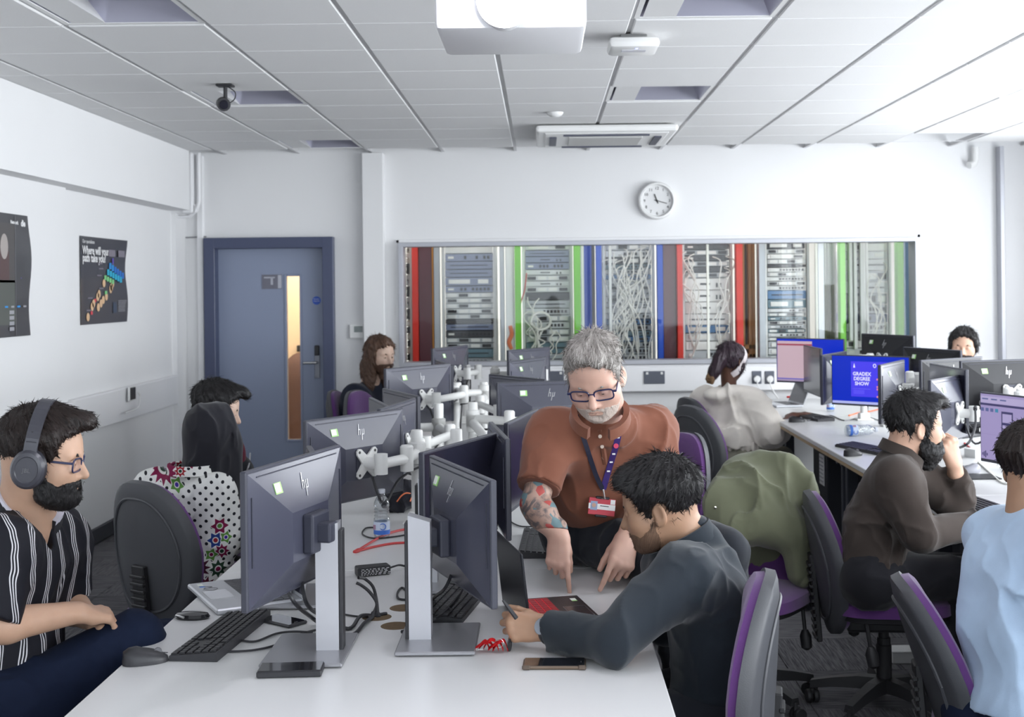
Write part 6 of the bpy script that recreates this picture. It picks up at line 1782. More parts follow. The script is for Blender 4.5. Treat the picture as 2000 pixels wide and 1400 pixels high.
# ---------------------------------------------------------------- woman in dotted blouse and black headscarf
def blouse_woman():
    hd = Head(W(414, 843, 5.15), 52, -8, 0, sc=.97)
    pr = Person('woman in a black headscarf and white dotted floral blouse, seen from behind', (-1.32, 5.15, 0))
    sk = skin('skin_light_tan', (.50, .31, .215))
    z = Pose(N=W(385, 938, 5.12), SL=W(296, 950, 5.24), SR=W(424, 960, 4.98), pelvis=W(365, 1185, 4.98))
    E1, W1 = W(290, 1060, 5.35), W(400, 1070, 5.5)
    E2, W2 = W(432, 1062, 4.97), W(470, 1050, 5.18)
    R2 = basis((W2 - E2), (0, 0, 1))
    pr.body(sk, [(Field([hd.prim(), rc(hd.Wp((0, -.03, -.05)), z.N, .052, .06, k=.03)]), .006, None, None, 0), (Field(arm_prims(z.SR, E2, W2, .9) + hand(W2, R2, -1, ((.4, .5, .3),) * 4, (.5, .2), .92)), .0045, None, None, 0)])
    sc_ = cloth('black_headscarf', (.012, .012, .017), .8)
    hp = [ell(hd.Wp((0, -.005, .015)), (.084, .106, .108), np.array(hd.R), k=.03), rc(hd.Wp((0, -.030, -.02)), z.N + Vector((.03, -.0, .05)), .078, .088, k=.06), rc(hd.Wp((.02, .05, -.06)), W(446, 960, 5.15), .07, .05, k=.06), rc(hd.Wp((0, .05, -.07)), z.N + Vector((.08, .07, -.03)), .07, .07, k=.06)]
    pr.sculpt('headscarf', hp, .0055, sc_, wrinkle(.010, 8, 3, (1.4, 1.4, .6)))
    bl = mat('dotted_blouse', (.72, .72, .70), .8, spec=.2)
    t = bl.node_tree; b = t.nodes['Principled BSDF']; tc = nd(t, 'ShaderNodeTexCoord'); sp = nd(t, 'ShaderNodeSeparateXYZ'); t.links.new(tc.outputs['Object'], sp.inputs[0])
    u = expr(t, 'ADD', expr(t, 'MULTIPLY', sp.outputs[0], .964), expr(t, 'MULTIPLY', sp.outputs[1], .265)); v = sp.outputs[2]
    s_ = 33.0
    a_ = expr(t, 'MULTIPLY', expr(t, 'ADD', u, v), s_ * .72); b_ = expr(t, 'MULTIPLY', expr(t, 'SUBTRACT', u, v), s_ * .72)
    fa = expr(t, 'SUBTRACT', expr(t, 'FRACT', a_), .5); fb = expr(t, 'SUBTRACT', expr(t, 'FRACT', b_), .5)
    dd = expr(t, 'SQRT', expr(t, 'ADD', expr(t, 'MULTIPLY', fa, fa), expr(t, 'MULTIPLY', fb, fb)))
    dots = expr(t, 'LESS_THAN', dd, .21)
    base = mixc(t, dots, (.72, .72, .70), (.012, .012, .018))
    # floral zones: rosettes of petals around fixed flower centres
    def flower(cu, cv, r, n, petal, core, inp):
        du = expr(t, 'SUBTRACT', u, cu); dv = expr(t, 'SUBTRACT', v, cv)
        rr = expr(t, 'SQRT', expr(t, 'ADD', expr(t, 'MULTIPLY', du, du), expr(t, 'MULTIPLY', dv, dv)))
        an = expr(t, 'ARCTAN2', dv, du)
        lim = expr(t, 'MULTIPLY_ADD', expr(t, 'ABSOLUTE', expr(t, 'SINE', expr(t, 'MULTIPLY', an, n / 2.0))), -r * .38, r)
        o = mixc(t, expr(t, 'LESS_THAN', rr, expr(t, 'ADD', lim, r * .12)), inp, (.74, .74, .72))
        o = mixc(t, expr(t, 'LESS_THAN', rr, lim), o, petal)
        o = mixc(t, expr(t, 'LESS_THAN', rr, r * .38), o, (.70, .68, .66))
        return mixc(t, expr(t, 'LESS_THAN', rr, r * .26), o, core)
    def uv(px, py, Y=5.0):
        p = W(px, py, Y) - pr.o; return p.x * .964 + p.y * .265, p.z
    c = base
    P_, G_, R_, B_, D_ = (.20, .012, .06), (.10, .25, .05), (.30, .02, .03), (.05, .02, .30), (.02, .05, .03)
    for px, py, r, n, pe, co in ((318, 925, .062, 12, P_, D_), (345, 884, .030, 8, G_, R_), (322, 880, .026, 6, R_, G_), (365, 893, .024, 5, B_, P_), (300, 892, .022, 5, G_, B_), (352, 920, .024, 8, R_, D_), (345, 950, .028, 5, G_, B_), (372, 905, .022, 5, P_, G_), (285, 910, .022, 6, B_, R_), (340, 985, .03, 8, P_, G_),
                                 (428, 1018, .034, 6, P_, G_), (420, 1045, .032, 6, (.02, .05, .22), R_), (432, 1066, .03, 8, P_, D_), (412, 1072, .026, 5, G_, P_), (440, 1040, .024, 5, G_, B_), (385, 1095, .05, 12, (.07, .012, .03), D_), (425, 1100, .035, 8, D_, P_), (400, 1130, .04, 10, (.09, .012, .03), D_), (365, 1050, .03, 8, P_, G_)):
        cu, cv = uv(px, py); c = flower(cu, cv, r, n, pe, co, c)
    t.links.new(c, b.inputs['Base Color'])
    ps = torso_prims(z, .95, .0, .07) + sleeve(z.SL, E1, W1, (.075, .065, .06, .05), 1.8, .04) + sleeve(z.SR, E2, W2, (.075, .068, .062, .05), 1.55, .04)
    pr.sculpt('blouse', ps, .007, bl, wrinkle(.009, 8, 21))
    collar('collar', pr.root, pr.o, W(378, 925, 5.1), Vector((.1, .1, 1)), Vector((.6, .75, 0)), .085, bl, .04, .5, .012, .004, 1.0, .0)
    tr = cloth('black_trousers', (.012, .012, .016), .85)
    h = [z.pelvis + Vector((-.06, .06, -.02)), z.pelvis + Vector((.08, -.04, -.02))]
    kn = [h[0] + Vector((.28, .36, .05)), h[1] + Vector((.26, .36, .05))]; an = [kn[0] + Vector((.02, .02, -.42)), kn[1] + Vector((.02, .02, -.42))]
    pr.sculpt('trousers', legs(h, kn, an, (.10, .07, .06, .05)) + [rc(h[0], h[1], .13, k=.05)], .011, tr)
blouse_woman()

# ---------------------------------------------------------------- man in black jacket behind her
def jacket_man():
    hd = Head(W(424, 800, 5.8), 12, -14, 0, sc=1.0, lids=.3)
    pr = Person('dark-haired man in a black zip jacket over a maroon shirt', (-1.5, 5.85, 0))
    sk = skin('skin_fair', (.60, .42, .33))
    z = Pose(N=W(432, 880, 5.82), SL=W(455, 925, 5.62), SR=W(415, 905, 6.02), pelvis=W(400, 1120, 5.9))
    E1, W1 = W(492, 1010, 5.55), W(455, 985, 5.35); E2, W2 = W(480, 1000, 6.05), W(540, 990, 5.9)
    pr.body(sk, [(Field([hd.prim(), rc(hd.Wp((0, -.035, -.04)), z.N, .058, .062, k=.03)]), .005, None, None, 0), (Field(arm_prims(z.SL, E1, W1) + hand(W1, basis(W1 - E1, (0, -1, .3)), 1, ((.5, .5, .4),) * 4)), .006, None, None, 0)])
    ex = [ell((0, .070, .106), (.056, .048, .024), k=.02), ell((0, .108, .090), (.045, .020, .017), k=.02)]
    hair_mesh(hd, 'hair', m_hblack, pr.root, pr.o, HAIR_SHORT, lambda q: .006 + .018 * np.clip((q[:, 2]) / .07, 0, 1), ex, .0045, .005)
    eyes(hd, pr.root, pr.o, m_hblack)
    jk = cloth('black_jacket', (.010, .011, .016), .7)
    ps = torso_prims(z, 1.0, .012, .07) + sleeve(z.SL, E1, W1, (.088, .07, .065, .05), 1.35, .04) + sleeve(z.SR, E2, W2, (.088, .07, .065, .05), 1.9, .04)
    pf = Field(ps, wrinkle(.009, 8, 31))
    sculpt('jacket', pf, .008, jk, pr.root, pr.o)
    a = [hit(pf, px, py, 5.0) for px, py in ((452, 862), (470, 880), (478, 908), (462, 920), (448, 900), (446, 872))]
    c = sum(a, Vector()) / len(a)
    pr.sculpt('maroon_shirt', [ell(hit(pf, 460, 892, 5.0) + Vector((-.01, .02, 0)), (.05, .05, .09), k=.02)], .006, cloth('maroon_shirt', (.12, .008, .025), .85))
    part('zip', MB().tube(curve_pts([hit(pf, px, py, 5.0) - pr.o + Vector((0, -.004, 0)) for px, py in ((435, 896), (448, 908), (466, 918), (478, 928), (487, 905), (489, 885))]), .004, 6), mat('zip_grey', (.4, .4, .42), .4, .6), pr.root, True)
    tr = cloth('black_trousers', (.012, .012, .016), .85)
    h = [z.pelvis + Vector((0, -.09, 0)), z.pelvis + Vector((0, .09, 0))]; kn = [h[0] + Vector((.42, 0, .02)), h[1] + Vector((.42, .02, .02))]; an = [k + Vector((.0, 0, -.42)) for k in kn]
    pr.sculpt('trousers', legs(h, kn, an) + [rc(h[0], h[1], .12, k=.05)], .012, tr)
jacket_man()

# ---------------------------------------------------------------- long-haired man at the back
def long_hair_man():
    hd = Head(W(742, 692, 9.0), -38, -10, 0, sc=1.05, lids=.25)
    pr = Person('long-haired bearded man in a navy t-shirt near the door', (-1.25, 9.0, 0))
    sk = skin('skin_fair', (.60, .42, .33))
    z = Pose(N=W(722, 752, 9.05), SL=W(694, 775, 8.9), SR=W(752, 765, 9.2), pelvis=W(672, 880, 9.02))
    E1, W1 = W(712, 835, 8.75), W(768, 838, 8.7); E2, W2 = W(775, 820, 9.1), W(800, 830, 8.9)
    pr.body(sk, [(Field([hd.prim(), rc(hd.Wp((0, -.035, -.04)), z.N, .062, .066, k=.03)]), .005, None, None, 0), (Field(arm_prims(z.SL, E1, W1) + hand(W1, basis(W1 - E1, (0, 0, 1)), -1)), .006, None, None, 0), (Field(arm_prims(z.SR, E2, W2)), .007, None, None, 0)])
    ex = [ell((-.075, -.015, -.02), (.030, .06, .12), k=.03), ell((.075, -.015, -.02), (.028, .055, .12), k=.03), ell((-.10, -.04, -.16), (.055, .06, .10), k=.05), ell((.07, .0, -.16), (.030, .05, .10), k=.04), ell((-.03, -.09, -.10), (.10, .05, .14), k=.05), ell((-.11, .02, -.22), (.035, .04, .09), k=.04)]
    poly = [(.086, .084), (.070, .064), (.048, .045), (.030, .02), (.022, -.12), (-.2, -.12), (-.2, .2), (.12, .2), (.12, .12)]
    hair_mesh(hd, 'hair', m_hbrown, pr.root, pr.o, poly, lambda q: .014, ex, .005, .010, pad=.2)
    beard_mesh(hd, 'beard', m_hbrown, pr.root, pr.o, thick=.008, h=.004, extra=[ell((0, .06, -.13), (.035, .03, .04))])
    eyes(hd, pr.root, pr.o, m_hbrown)
    ts = cloth('navy_tshirt', (.012, .016, .032), .88)
    pr.sculpt('t_shirt', torso_prims(z, 1.08, .0, .07) + sleeve(z.SL, E1, W1, (.09, .082), .82) + sleeve(z.SR, E2, W2, (.09, .08), .8), .010, ts, wrinkle(.008, 8, 41))
    tr = cloth('black_trousers', (.012, .012, .016), .85)
    h = [z.pelvis + Vector((0, -.09, -.04)), z.pelvis + Vector((0, .09, -.04))]; kn = [h[0] + Vector((.4, -.05, 0)), h[1] + Vector((.4, -.05, 0))]; an = [k + Vector((.0, 0, -.4)) for k in kn]
    pr.sculpt('trousers', legs(h, kn, an) + [rc(h[0], h[1], .12, k=.05)], .014, tr)
long_hair_man()

# ---------------------------------------------------------------- woman in cream hoodie
def hoodie_woman():
    hd = Head(W(1428, 706, 8.95), 48, -16, 0, sc=1.04, lids=.3)
    pr = Person('woman in a cream hooded top with a white headband, back to the camera', (1.36, 8.95, 0))
    sk = skin('skin_deep', (.115, .052, .034))
    z = Pose(N=W(1425, 770, 8.95), SL=W(1378, 785, 9.06), SR=W(1472, 785, 8.84), pelvis=W(1425, 880, 8.9))
    E1, W1 = W(1352, 850, 9.1), W(1420, 850, 9.35); E2, W2 = W(1508, 848, 8.74), W(1548, 812, 8.98)
    R2 = basis((WZ(1590, 806, .76) - W2), (0, 0, 1))
    pr.body(sk, [(Field([hd.prim(), rc(hd.Wp((0, -.035, -.04)), z.N, .05, .055, k=.03)]), .005, None, None, 0), (Field(arm_prims(z.SR, E2, W2, .95) + hand(W2, R2, -1, ((.3, .5, .3),) * 4, (.5, .2))), .0045, None, None, 0)])
    eyes(hd, pr.root, pr.o, m_hblack)
    ex = [ell((-.01, -.12, -.02), (.05, .05, .06), k=.03), ell((-.02, -.145, -.09), (.048, .04, .055), k=.03), ell((-.03, -.15, -.135), (.03, .028, .035), k=.02), ell((.075, .01, -.03), (.018, .03, .05), k=.02)]
    hair_mesh(hd, 'hair', hair_mat('hair_plum_black', (.014, .008, .012), (.06, .035, .05), .35), pr.root, pr.o, HAIR_SHORT, lambda q: .018, ex, .0045, .006, pad=.12)
    pr.sculpt('hair_ends', [ell(hd.Wp((-.045, -.165, -.155)), (.022, .022, .035), k=.02), ell(hd.Wp((-.015, -.165, -.165)), (.018, .018, .03), k=.02)], .005, hair_mat('hair_tips_brown', (.10, .05, .025), (.32, .20, .10)), lambda p: (vnoise(p * 120) - .5) * .012)
    def band(p):
        q = hd.L(p); d = hd.skull(q)
        return np.maximum(np.abs(d - .020) - .0035, np.abs(q[:, 1] * .94 - q[:, 2] * .34 - .008) - .020) 
    V, Fc = surf(band, .004, hd.on - .16, hd.on + .16)
    link('headband', npmesh('headband', [(V, Fc, 0)], cloth('white_headband', (.72, .66, .67), .8), pr.o), pr.root)
    ho = cloth('cream_fleece', (.86, .80, .73), .92, sheen=.3)
    ps = torso_prims(z, 1.16, .0, .07) + [ell(W(1420, 848, 8.92), (.215, .17, .08), k=.05), ell(W(1400, 772, 8.86), (.10, .08, .055), k=.05), ell(W(1440, 764, 8.86), (.10, .08, .05), k=.05)]
    ps += sleeve(z.SL, E1, W1, (.10, .095, .09, .075), 1.5, .05) + sleeve(z.SR, E2, W2, (.10, .095, .09, .08), 1.28, .05)
    def post(p, d): return np.maximum(d, A3(W(1425, 868, 8.9))[2] - p[:, 2])
    pr.sculpt('hooded_top', ps, .0075, ho, wrinkle(.016, 6, 51, (1, 1, .7)), post)
    hb = [rc(W(1420, 866, 8.9) + Vector((-.12, .04, 0)), W(1420, 866, 8.9) + Vector((.12, -.04, 0)), .125, k=.03, cut=[(W(1420, 860, 8.9), (0, 0, 1)), (W(1420, 876, 8.9), (0, 0, -1))])]
    pr.sculpt('waistband', hb, .006, ho, lambda p: .006 * np.sin(p[:, 0] * 160))
    tr = cloth('sage_trousers', (.27, .26, .21), .9)
    h = [W(1398, 905, 8.98), W(1448, 905, 8.85)]; kn = [h[0] + Vector((.3, .25, .02)), W(1528, 895, 8.9)]; an = [k + Vector((.0, 0, -.4)) for k in kn]
    pr.sculpt('trousers', legs(h, kn, an, (.115, .085, .07, .05)) + [rc(h[0], h[1], .15, k=.05)], .011, tr)
hoodie_woman()

# ---------------------------------------------------------------- bearded man in brown shirt
def brown_man():
    hd = Head(W(1789, 832, 4.86), 6, -3, 0, sc=1.0, lids=.2)
    pr = Person('bearded man in a dark brown shirt resting his fist at his mouth', (1.35, 4.9, 0))
    sk = skin('skin_warm', (.55, .34, .245))
    z = Pose(N=W(1752, 898, 4.86), SL=W(1752, 935, 4.67), SR=W(1772, 915, 5.05), pelvis=W(1712, 1105, 4.88), waist=W(1708, 1030, 4.87))
    E1, W1 = W(1796, 1040, 4.63), W(1905, 1022, 4.76)
    E2, W2 = W(1872, 985, 5.10), W(1864, 908, 5.0)
    R2 = basis(Vector((-.22, -.05, 1)), (.45, -.9, .1)); R1 = basis(W1 - E1, (0, 0, 1))
    fist = ((1.15, 1.3, .6), (1.2, 1.35, .7), (1.2, 1.35, .7), (1.2, 1.3, .7))
    pr.body(sk, [(Field([hd.prim(), rc(hd.Wp((0, -.035, -.04)), z.N, .058, .062, k=.03)]), .0032, None, None, 0), (Field(arm_prims(z.SR, E2, W2) + hand(W2, R2, 1, fist, (.5, .5), 1.06)), .0032, None, None, 0), (Field(arm_prims(z.SL, E1, W1) + hand(W1, R1, -1, ((.3, .4, .3),) * 4)), .006, None, None, 0)])
    eyes(hd, pr.root, pr.o, m_hblack, look=(0, -.2))
    ex = [ell((0, .062, .104), (.054, .048, .022), k=.02), ell((0, .098, .086), (.040, .022, .016), k=.02)]
    poly = [(.086, .104), (.072, .082), (.050, .062), (.036, .036), (.032, .004), (.028, -.006), (.022, -.040), (.008, -.040), (.004, .004), (-.012, .022), (-.030, .012), (-.036, -.034), (-.050, -.064), (-.085, -.076), (-.14, -.07), (-.16, .10), (-.06, .17), (.05, .17), (.12, .15)]
    hair_mesh(hd, 'hair', m_hblack, pr.root, pr.o, poly, lambda q: .007 + .015 * np.clip((q[:, 2] - .0) / .07, 0, 1), ex, .0032, .004)
    beard_mesh(hd, 'beard', m_hblack, pr.root, pr.o, thick=lambda q: .004 + .014 * np.clip((-.055 - q[:, 2]) / .04, 0, 1), extra=[ell((0, .058, -.112), (.040, .040, .040)), ell((0, .052, -.142), (.026, .030, .030))], h=.003, strand=.003)
    br = cloth('brown_shirt', (.050, .039, .034), .9, sheen=.1)
    ps = torso_prims(z, .98, .0, .07) + sleeve(z.SL, E1, W1, (.082, .068, .060, .046), 1.95, .04) + sleeve(z.SR, E2, W2, (.078, .066, .062, .044), 1.80, .04)
    def post(p, d): return np.maximum(d, A3(W(1690, 1142, 4.88))[2] - p[:, 2])
    pr.sculpt('shirt', ps, .0055, br, wrinkle(.010, 8, 61, (1, 1, .8)), post)
    collar('collar', pr.root, pr.o, W(1758, 893, 4.86), Vector((.35, 0, .9)), Vector((1, 0, -.4)), .068, br, .045, .3, .014, .004, 1.0, .03)
    part('collar_trim', MB().tube(curve_pts([W(px, py, Y) - pr.o for px, py, Y in ((1770, 888, 4.78), (1788, 908, 4.765), (1803, 940, 4.765), (1810, 975, 4.79))]), .004, 6), m_black, pr.root, True)
    tr = cloth('black_trousers', (.012, .012, .016), .85)
    h = [W(1700, 1128, 4.78), W(1710, 1120, 5.0)]; kn = [W(1885, 1128, 4.80), W(1890, 1120, 5.05)]; an = [Vector((kn[0].x + .02, 4.8, .1)), Vector((kn[1].x + .02, 5.05, .1))]
    pr.sculpt('trousers', legs(h, kn, an, (.100, .080, .068, .052)) + [rc(h[0], h[1], .115, k=.05)], .008, tr, wrinkle(.006, 9, 63))
    shoes(pr, ((an[0] - Vector((0, 0, .05)), (1, 0, 0)), (an[1] - Vector((0, 0, .05)), (1, 0, 0))), m_shoe)
brown_man()

# ---------------------------------------------------------------- man in pale blue t-shirt, right edge
def blue_man():
    hd = Head(W(2026, 918, 3.52), 42, -6, 0, sc=1.0)
    pr = Person('man in a pale blue t-shirt at the right edge, seen from behind', (1.3, 3.45, 0))
    sk = skin('skin_tan', (.40, .235, .15))
    z = Pose(N=W(2010, 1012, 3.50), SL=W(1946, 1050, 3.66), SR=W(2092, 1045, 3.34), pelvis=W(1990, 1395, 3.40), waist=W(1982, 1240, 3.42))
    E1, W1 = W(2010, 1190, 3.85), W(2100, 1150, 3.95); E2, W2 = W(2062, 1205, 3.22), W(2120, 1150, 3.4)
    pr.body(sk, [(Field([hd.prim(), rc(hd.Wp((0, -.035, -.04)), z.N, .058, .064, k=.03)]), .003, None, None, 0), (Field(arm_prims(z.SR, E2, W2) + hand(W2, basis(W2 - E2, (0, 0, 1)), -1)), .005, None, None, 0), (Field(arm_prims(z.SL, E1, W1) + hand(W1, basis(W1 - E1, (0, 0, 1)), 1)), .006, None, None, 0)])
    hair_mesh(hd, 'hair', m_hdark, pr.root, pr.o, HAIR_SHORT, lambda q: .004 + .022 * np.clip((q[:, 2] + .01) / .06, 0, 1), [ell((0, .03, .118), (.05, .05, .02), k=.02)], .003, .006, locks=(2600, .014, .0022, .0010))
    ts = cloth('pale_blue_tshirt', (.42, .55, .72), .88, sheen=.2)
    ps = torso_prims(z, 1.0, .006, .07) + sleeve(z.SL, E1, W1, (.085, .078), .72, .04) + sleeve(z.SR, E2, W2, (.085, .08), .74, .04)
    def post(p, d): return np.maximum(d, A3(W(1960, 1372, 3.4))[2] - p[:, 2])
    pr.sculpt('t_shirt', ps, .0055, ts, wrinkle(.011, 6, 71, (1, 1, .7)), post)
    je = mat('navy_jeans', (.012, .022, .055), .88)
    h = [z.pelvis + Vector((-.05, .08, -.02)), z.pelvis + Vector((.07, -.07, -.02))]; kn = [h[0] + Vector((.3, .3, .02)), h[1] + Vector((.32, .28, .02))]; an = [k + Vector((.0, 0, -.4)) for k in kn]
    pr.sculpt('jeans', legs(h, kn, an, (.10, .075, .06, .05)) + [rc(h[0], h[1], .125, k=.05)], .009, je)
blue_man()

# ---------------------------------------------------------------- man beyond the right bank
def far_man():
    hd = Head(W(1882, 676, 9.1), -112, -6, 0, sc=1.04, lids=.3)
    pr = Person('dark-haired man whose face shows above the monitors at the far right', (3.05, 9.1, 0))
    sk = skin('skin_warm', (.55, .34, .245))
    z = Pose(N=W(1885, 740, 9.2), SL=W(1838, 765, 9.25), SR=W(1935, 765, 9.15), pelvis=W(1890, 880, 9.3))
    E1, W1 = W(1828, 850, 9.2), W(1850, 850, 8.95); E2, W2 = W(1945, 850, 9.1), W(1915, 850, 8.9)
    pr.body(sk, [(Field([hd.prim(), rc(hd.Wp((0, -.035, -.04)), z.N, .058, .062, k=.03)]), .0045, None, None, 0), (Field(arm_prims(z.SL, E1, W1) + arm_prims(z.SR, E2, W2)), .008, None, None, 0)])
    eyes(hd, pr.root, pr.o, m_hblack)
    hair_mesh(hd, 'hair', m_hblack, pr.root, pr.o, HAIR_SHORT, lambda q: .020, [ell((.075, -.0, -.0), (.022, .03, .05), k=.02), ell((-.075, 0, .0), (.022, .03, .05), k=.02)], .0045, .007)
    beard_mesh(hd, 'beard', m_hblack, pr.root, pr.o, thick=.003, h=.004)
    pr.sculpt('t_shirt', torso_prims(z, 1.0, .0, .07) + sleeve(z.SL, E1, W1, (.08, .075), .8) + sleeve(z.SR, E2, W2, (.08, .075), .8), .012, cloth('navy_tshirt', (.012, .016, .032), .88))
    tr = cloth('black_trousers', (.012, .012, .016), .85)
    h = [z.pelvis + Vector((-.09, 0, -.05)), z.pelvis + Vector((.09, 0, -.05))]; kn = [q + Vector((-.2, -.25, 0)) for q in h]; an = [k + Vector((.0, 0, -.4)) for k in kn]
    pr.sculpt('trousers', legs(h, kn, an) + [rc(h[0], h[1], .12, k=.05)], .016, tr)
    chair('office chair under the man at the far right, hidden by monitors', 3.1, 9.3, 230, top=.9)
far_man()

# ---------------------------------------------------------------- olive jacket over the chair back
def olive_jacket():
    o = W(1480, 1000, 5.3)
    ca = math.radians(236); f = Vector((math.cos(ca), math.sin(ca), 0)); r = Vector((f.y, -f.x, 0))
    c = Vector((.80, 5.10, .67)) - f * .235
    R = np.array(Matrix((r, f, Vector((0, 0, 1)))).transposed())
    p = lambda px, py, Y: W(px, py, Y)
    ps = [ell(c + Vector((0, 0, .02)), (.250, .085, .285), R, k=.05),
          rc(p(1412, 990, 5.2), p(1450, 935, 5.3), .055, .085, k=.10), rc(p(1400, 985, 5.16), p(1425, 1030, 5.12), .045, .06, k=.08), rc(p(1425, 1030, 5.12), p(1505, 1032, 5.10), .06, .065, k=.08), rc(p(1430, 985, 5.2), p(1500, 985, 5.2), .09, .09, k=.08),
          rc(p(1500, 1020, 5.10), p(1548, 1040, 5.08), .06, .055, k=.06), rc(p(1550, 1050, 5.08), p(1562, 1120, 5.06), .05, .035, k=.03), rc(p(1480, 960, 5.2), p(1560, 960, 5.35), .08, .07, k=.08), rc(p(1556, 960, 5.35), p(1572, 1080, 5.3), .055, .05, k=.06)]
    j = thing('jacket', 'olive green jacket draped over an office chair back', 'jacket', o)
    m = cloth('olive_cotton', (.155, .165, .105), .85, sheen=.2)
    fw = wrinkle(.015, 5.5, 81, (1.5, 1.5, .4))
    sculpt('jacket_shell', Field(ps, fw), .0065, m, j, o)
    sculpt('cuff', Field([rc(p(1562, 1115, 5.06), p(1569, 1135, 5.05), .034, .026)]), .006, m, j, o)
    F_ = Field(ps, fw)
    for px, py in ((1397, 991), (1406, 1029), (1428, 1037)):
        q = hit(F_, px, py, 4.6)
        part('snap_button', MB().lathe([(.001, 0), (.007, 0), (.006, .004), (.001, .005)], 10, M=frame(q - o, basis((0, 0, 1), (0, -1, .2)))), mat('ring_silver', (.8, .76, .66), .2, 1.0), j, True)
olive_jacket()
print('TRIS', TRI)
# ================================================================== small things on the desks
m_key = mat('key_black', (.016, .016, .019), .42); m_kb = mat('keyboard_black', (.024, .024, .028), .45)
KM = {}
def key_mesh(w):
    k = round(w, 4)
    if k not in KM: KM[k] = MB().box((0, 0, .002), (w, .0155, .005), .0012).mesh('key', m_key)
    return KM[k]
def keyboard(lab, x, y, yaw, detail=True, L=.435, D=.125, z=DZ0):
    """yaw: direction from the typist's side to the far side, degrees"""
    k = thing('keyboard', lab, 'keyboard', (x, y, z + .0005), math.radians(yaw - 90))
    part('keyboard_case', MB().prism([(-D / 2, .0), (D / 2, .0), (D / 2, .024), (-D / 2, .013)], -L / 2, L / 2, M=Matrix(((0, 0, 1, 0), (1, 0, 0, 0), (0, 1, 0, 0), (0, 0, 0, 1)))), m_kb, k)
    rows = [[1] * 15 + [0.5] + [1] * 3, [1] * 13 + [2] + [.4] + [1] * 3 + [.3] + [1] * 3, [1.5] + [1] * 12 + [1.5] + [.4] + [1] * 3 + [.3] + [1] * 3, [1.8] + [1] * 11 + [2.2] + [4.0] + [1] * 3, [2.3] + [1] * 10 + [2.7] + [1.4, 1, 1.3] + [1] * 3, [1.25, 1, 1.25, 6, 1.25, 1, 1.25, 1.0] + [.4] + [1] * 3 + [.3] + [2, 1]]
    tilt = math.atan2(.011, D)
    st = MB()
    for r, row in enumerate(rows):
        tot = sum(row); u = (L - .014) / tot
        xx = -L / 2 + .007
        yy = D / 2 - .014 - r * (D - .024) / 5
        for wd_ in row:
            w = wd_ * u
            if wd_ in (.4, .3, .5, 4.0, 1.4) : xx += w; continue
            zz = .013 + (yy + D / 2) / D * .011
            if detail: link('key', key_mesh(w - .0022), k, (xx + w / 2, yy, zz), (tilt, 0, 0))
            else: st.box((xx + w / 2, yy, zz + .002), (w - .0022, .0155, .005), 0)
            xx += w
    if not detail: part('keys', st, m_key, k, kind='stuff')
    return k
def mouse(lab, x, y, yaw, m=None, z=DZ0):
    o = thing('mouse', lab, 'mouse', (x, y, z + .0005), math.radians(yaw - 90))
    m = m or m_kb
    vs, fs, n = [], [], 20
    rings = [(1, 0), (1.0, .008), (.97, .016), (.86, .026), (.62, .034), (.3, .037)]
    for s, h in rings:
        for k in range(n):
            a = 2 * PI * k / n; ca, sa = math.cos(a), math.sin(a)
            vs.append((.031 * s * math.copysign(abs(ca) ** .8, ca) * (1 - .1 * sa), .056 * s * math.copysign(abs(sa) ** .8, sa) - (.006 if h > .02 else 0), h * (1 - .18 * sa)))
    for r in range(len(rings) - 1):
        for k in range(n): fs.append((r * n + k, r * n + (k + 1) % n, (r + 1) * n + (k + 1) % n, (r + 1) * n + k))
    fs += [tuple(range(n - 1, -1, -1)), tuple(range((len(rings) - 1) * n, len(rings) * n))]
    part('mouse_shell', MB().add(vs, fs), m, o, True)
    part('scroll_wheel', MB().lathe([(.001, -.004), (.009, -.004), (.010, 0), (.009, .004), (.001, .004)], 12, M=Matrix.Translation((0, .030, .0255)) @ Matrix.Rotation(PI / 2, 4, 'Y')), mat('wheel_grey', (.12, .12, .13), .5), o, True)
    part('button_split', MB().box((0, .040, .027), (.0012, .022, .002)), m_black, o, rot=(-.15, 0, 0))
    return o
def pz(px, py, z=DZ0): return WZ(px, py, z)
def cable(lab, pts, r=.0032, m=None, nm='cable', plug=None):
    P0 = Vector(pts[0])
    o = thing(nm, lab, 'cable', P0)
    part('lead', MB().tube([p - P0 for p in curve_pts(pts, 6)], r, 6), m or m_black, o, True)
    d = (Vector(pts[0]) - Vector(pts[1])).normalized()
    part('plug', MB().tube([Vector((0, 0, 0)), d * .012, d * .022], [r * 1.6, r * 1.8, r * 1.5], 8), m or m_black, o, True)
    return o
def desk_run(pts, z=.004): return [pz(a, b, DZ0) + Vector((0, 0, z)) for a, b in pts]

# near left user's keyboard, mouse and cables
a, b = pz(366, 1279, DZ0 + .02), pz(482, 1190, DZ0 + .02)
c = (a + b) / 2; kd = math.degrees(math.atan2((b - a).y, (b - a).x))
keyboard('black keyboard on the left edge of the nearest desk, beside the big black mouse', c.x + .01, c.y, kd - 90)
p = pz(284, 1294); mouse('large black mouse at the lower left corner of the desk', p.x, p.y, 20)
cable('black mouse lead running from the lower left mouse to the nearest stand', desk_run([(327, 1291), (360, 1288), (420, 1277), (490, 1273), (540, 1262), (590, 1240), (640, 1228)]))
cable('black keyboard lead curling behind the left keyboard', desk_run([(447, 1248), (470, 1253), (500, 1255), (540, 1240), (575, 1236), (610, 1238)]))
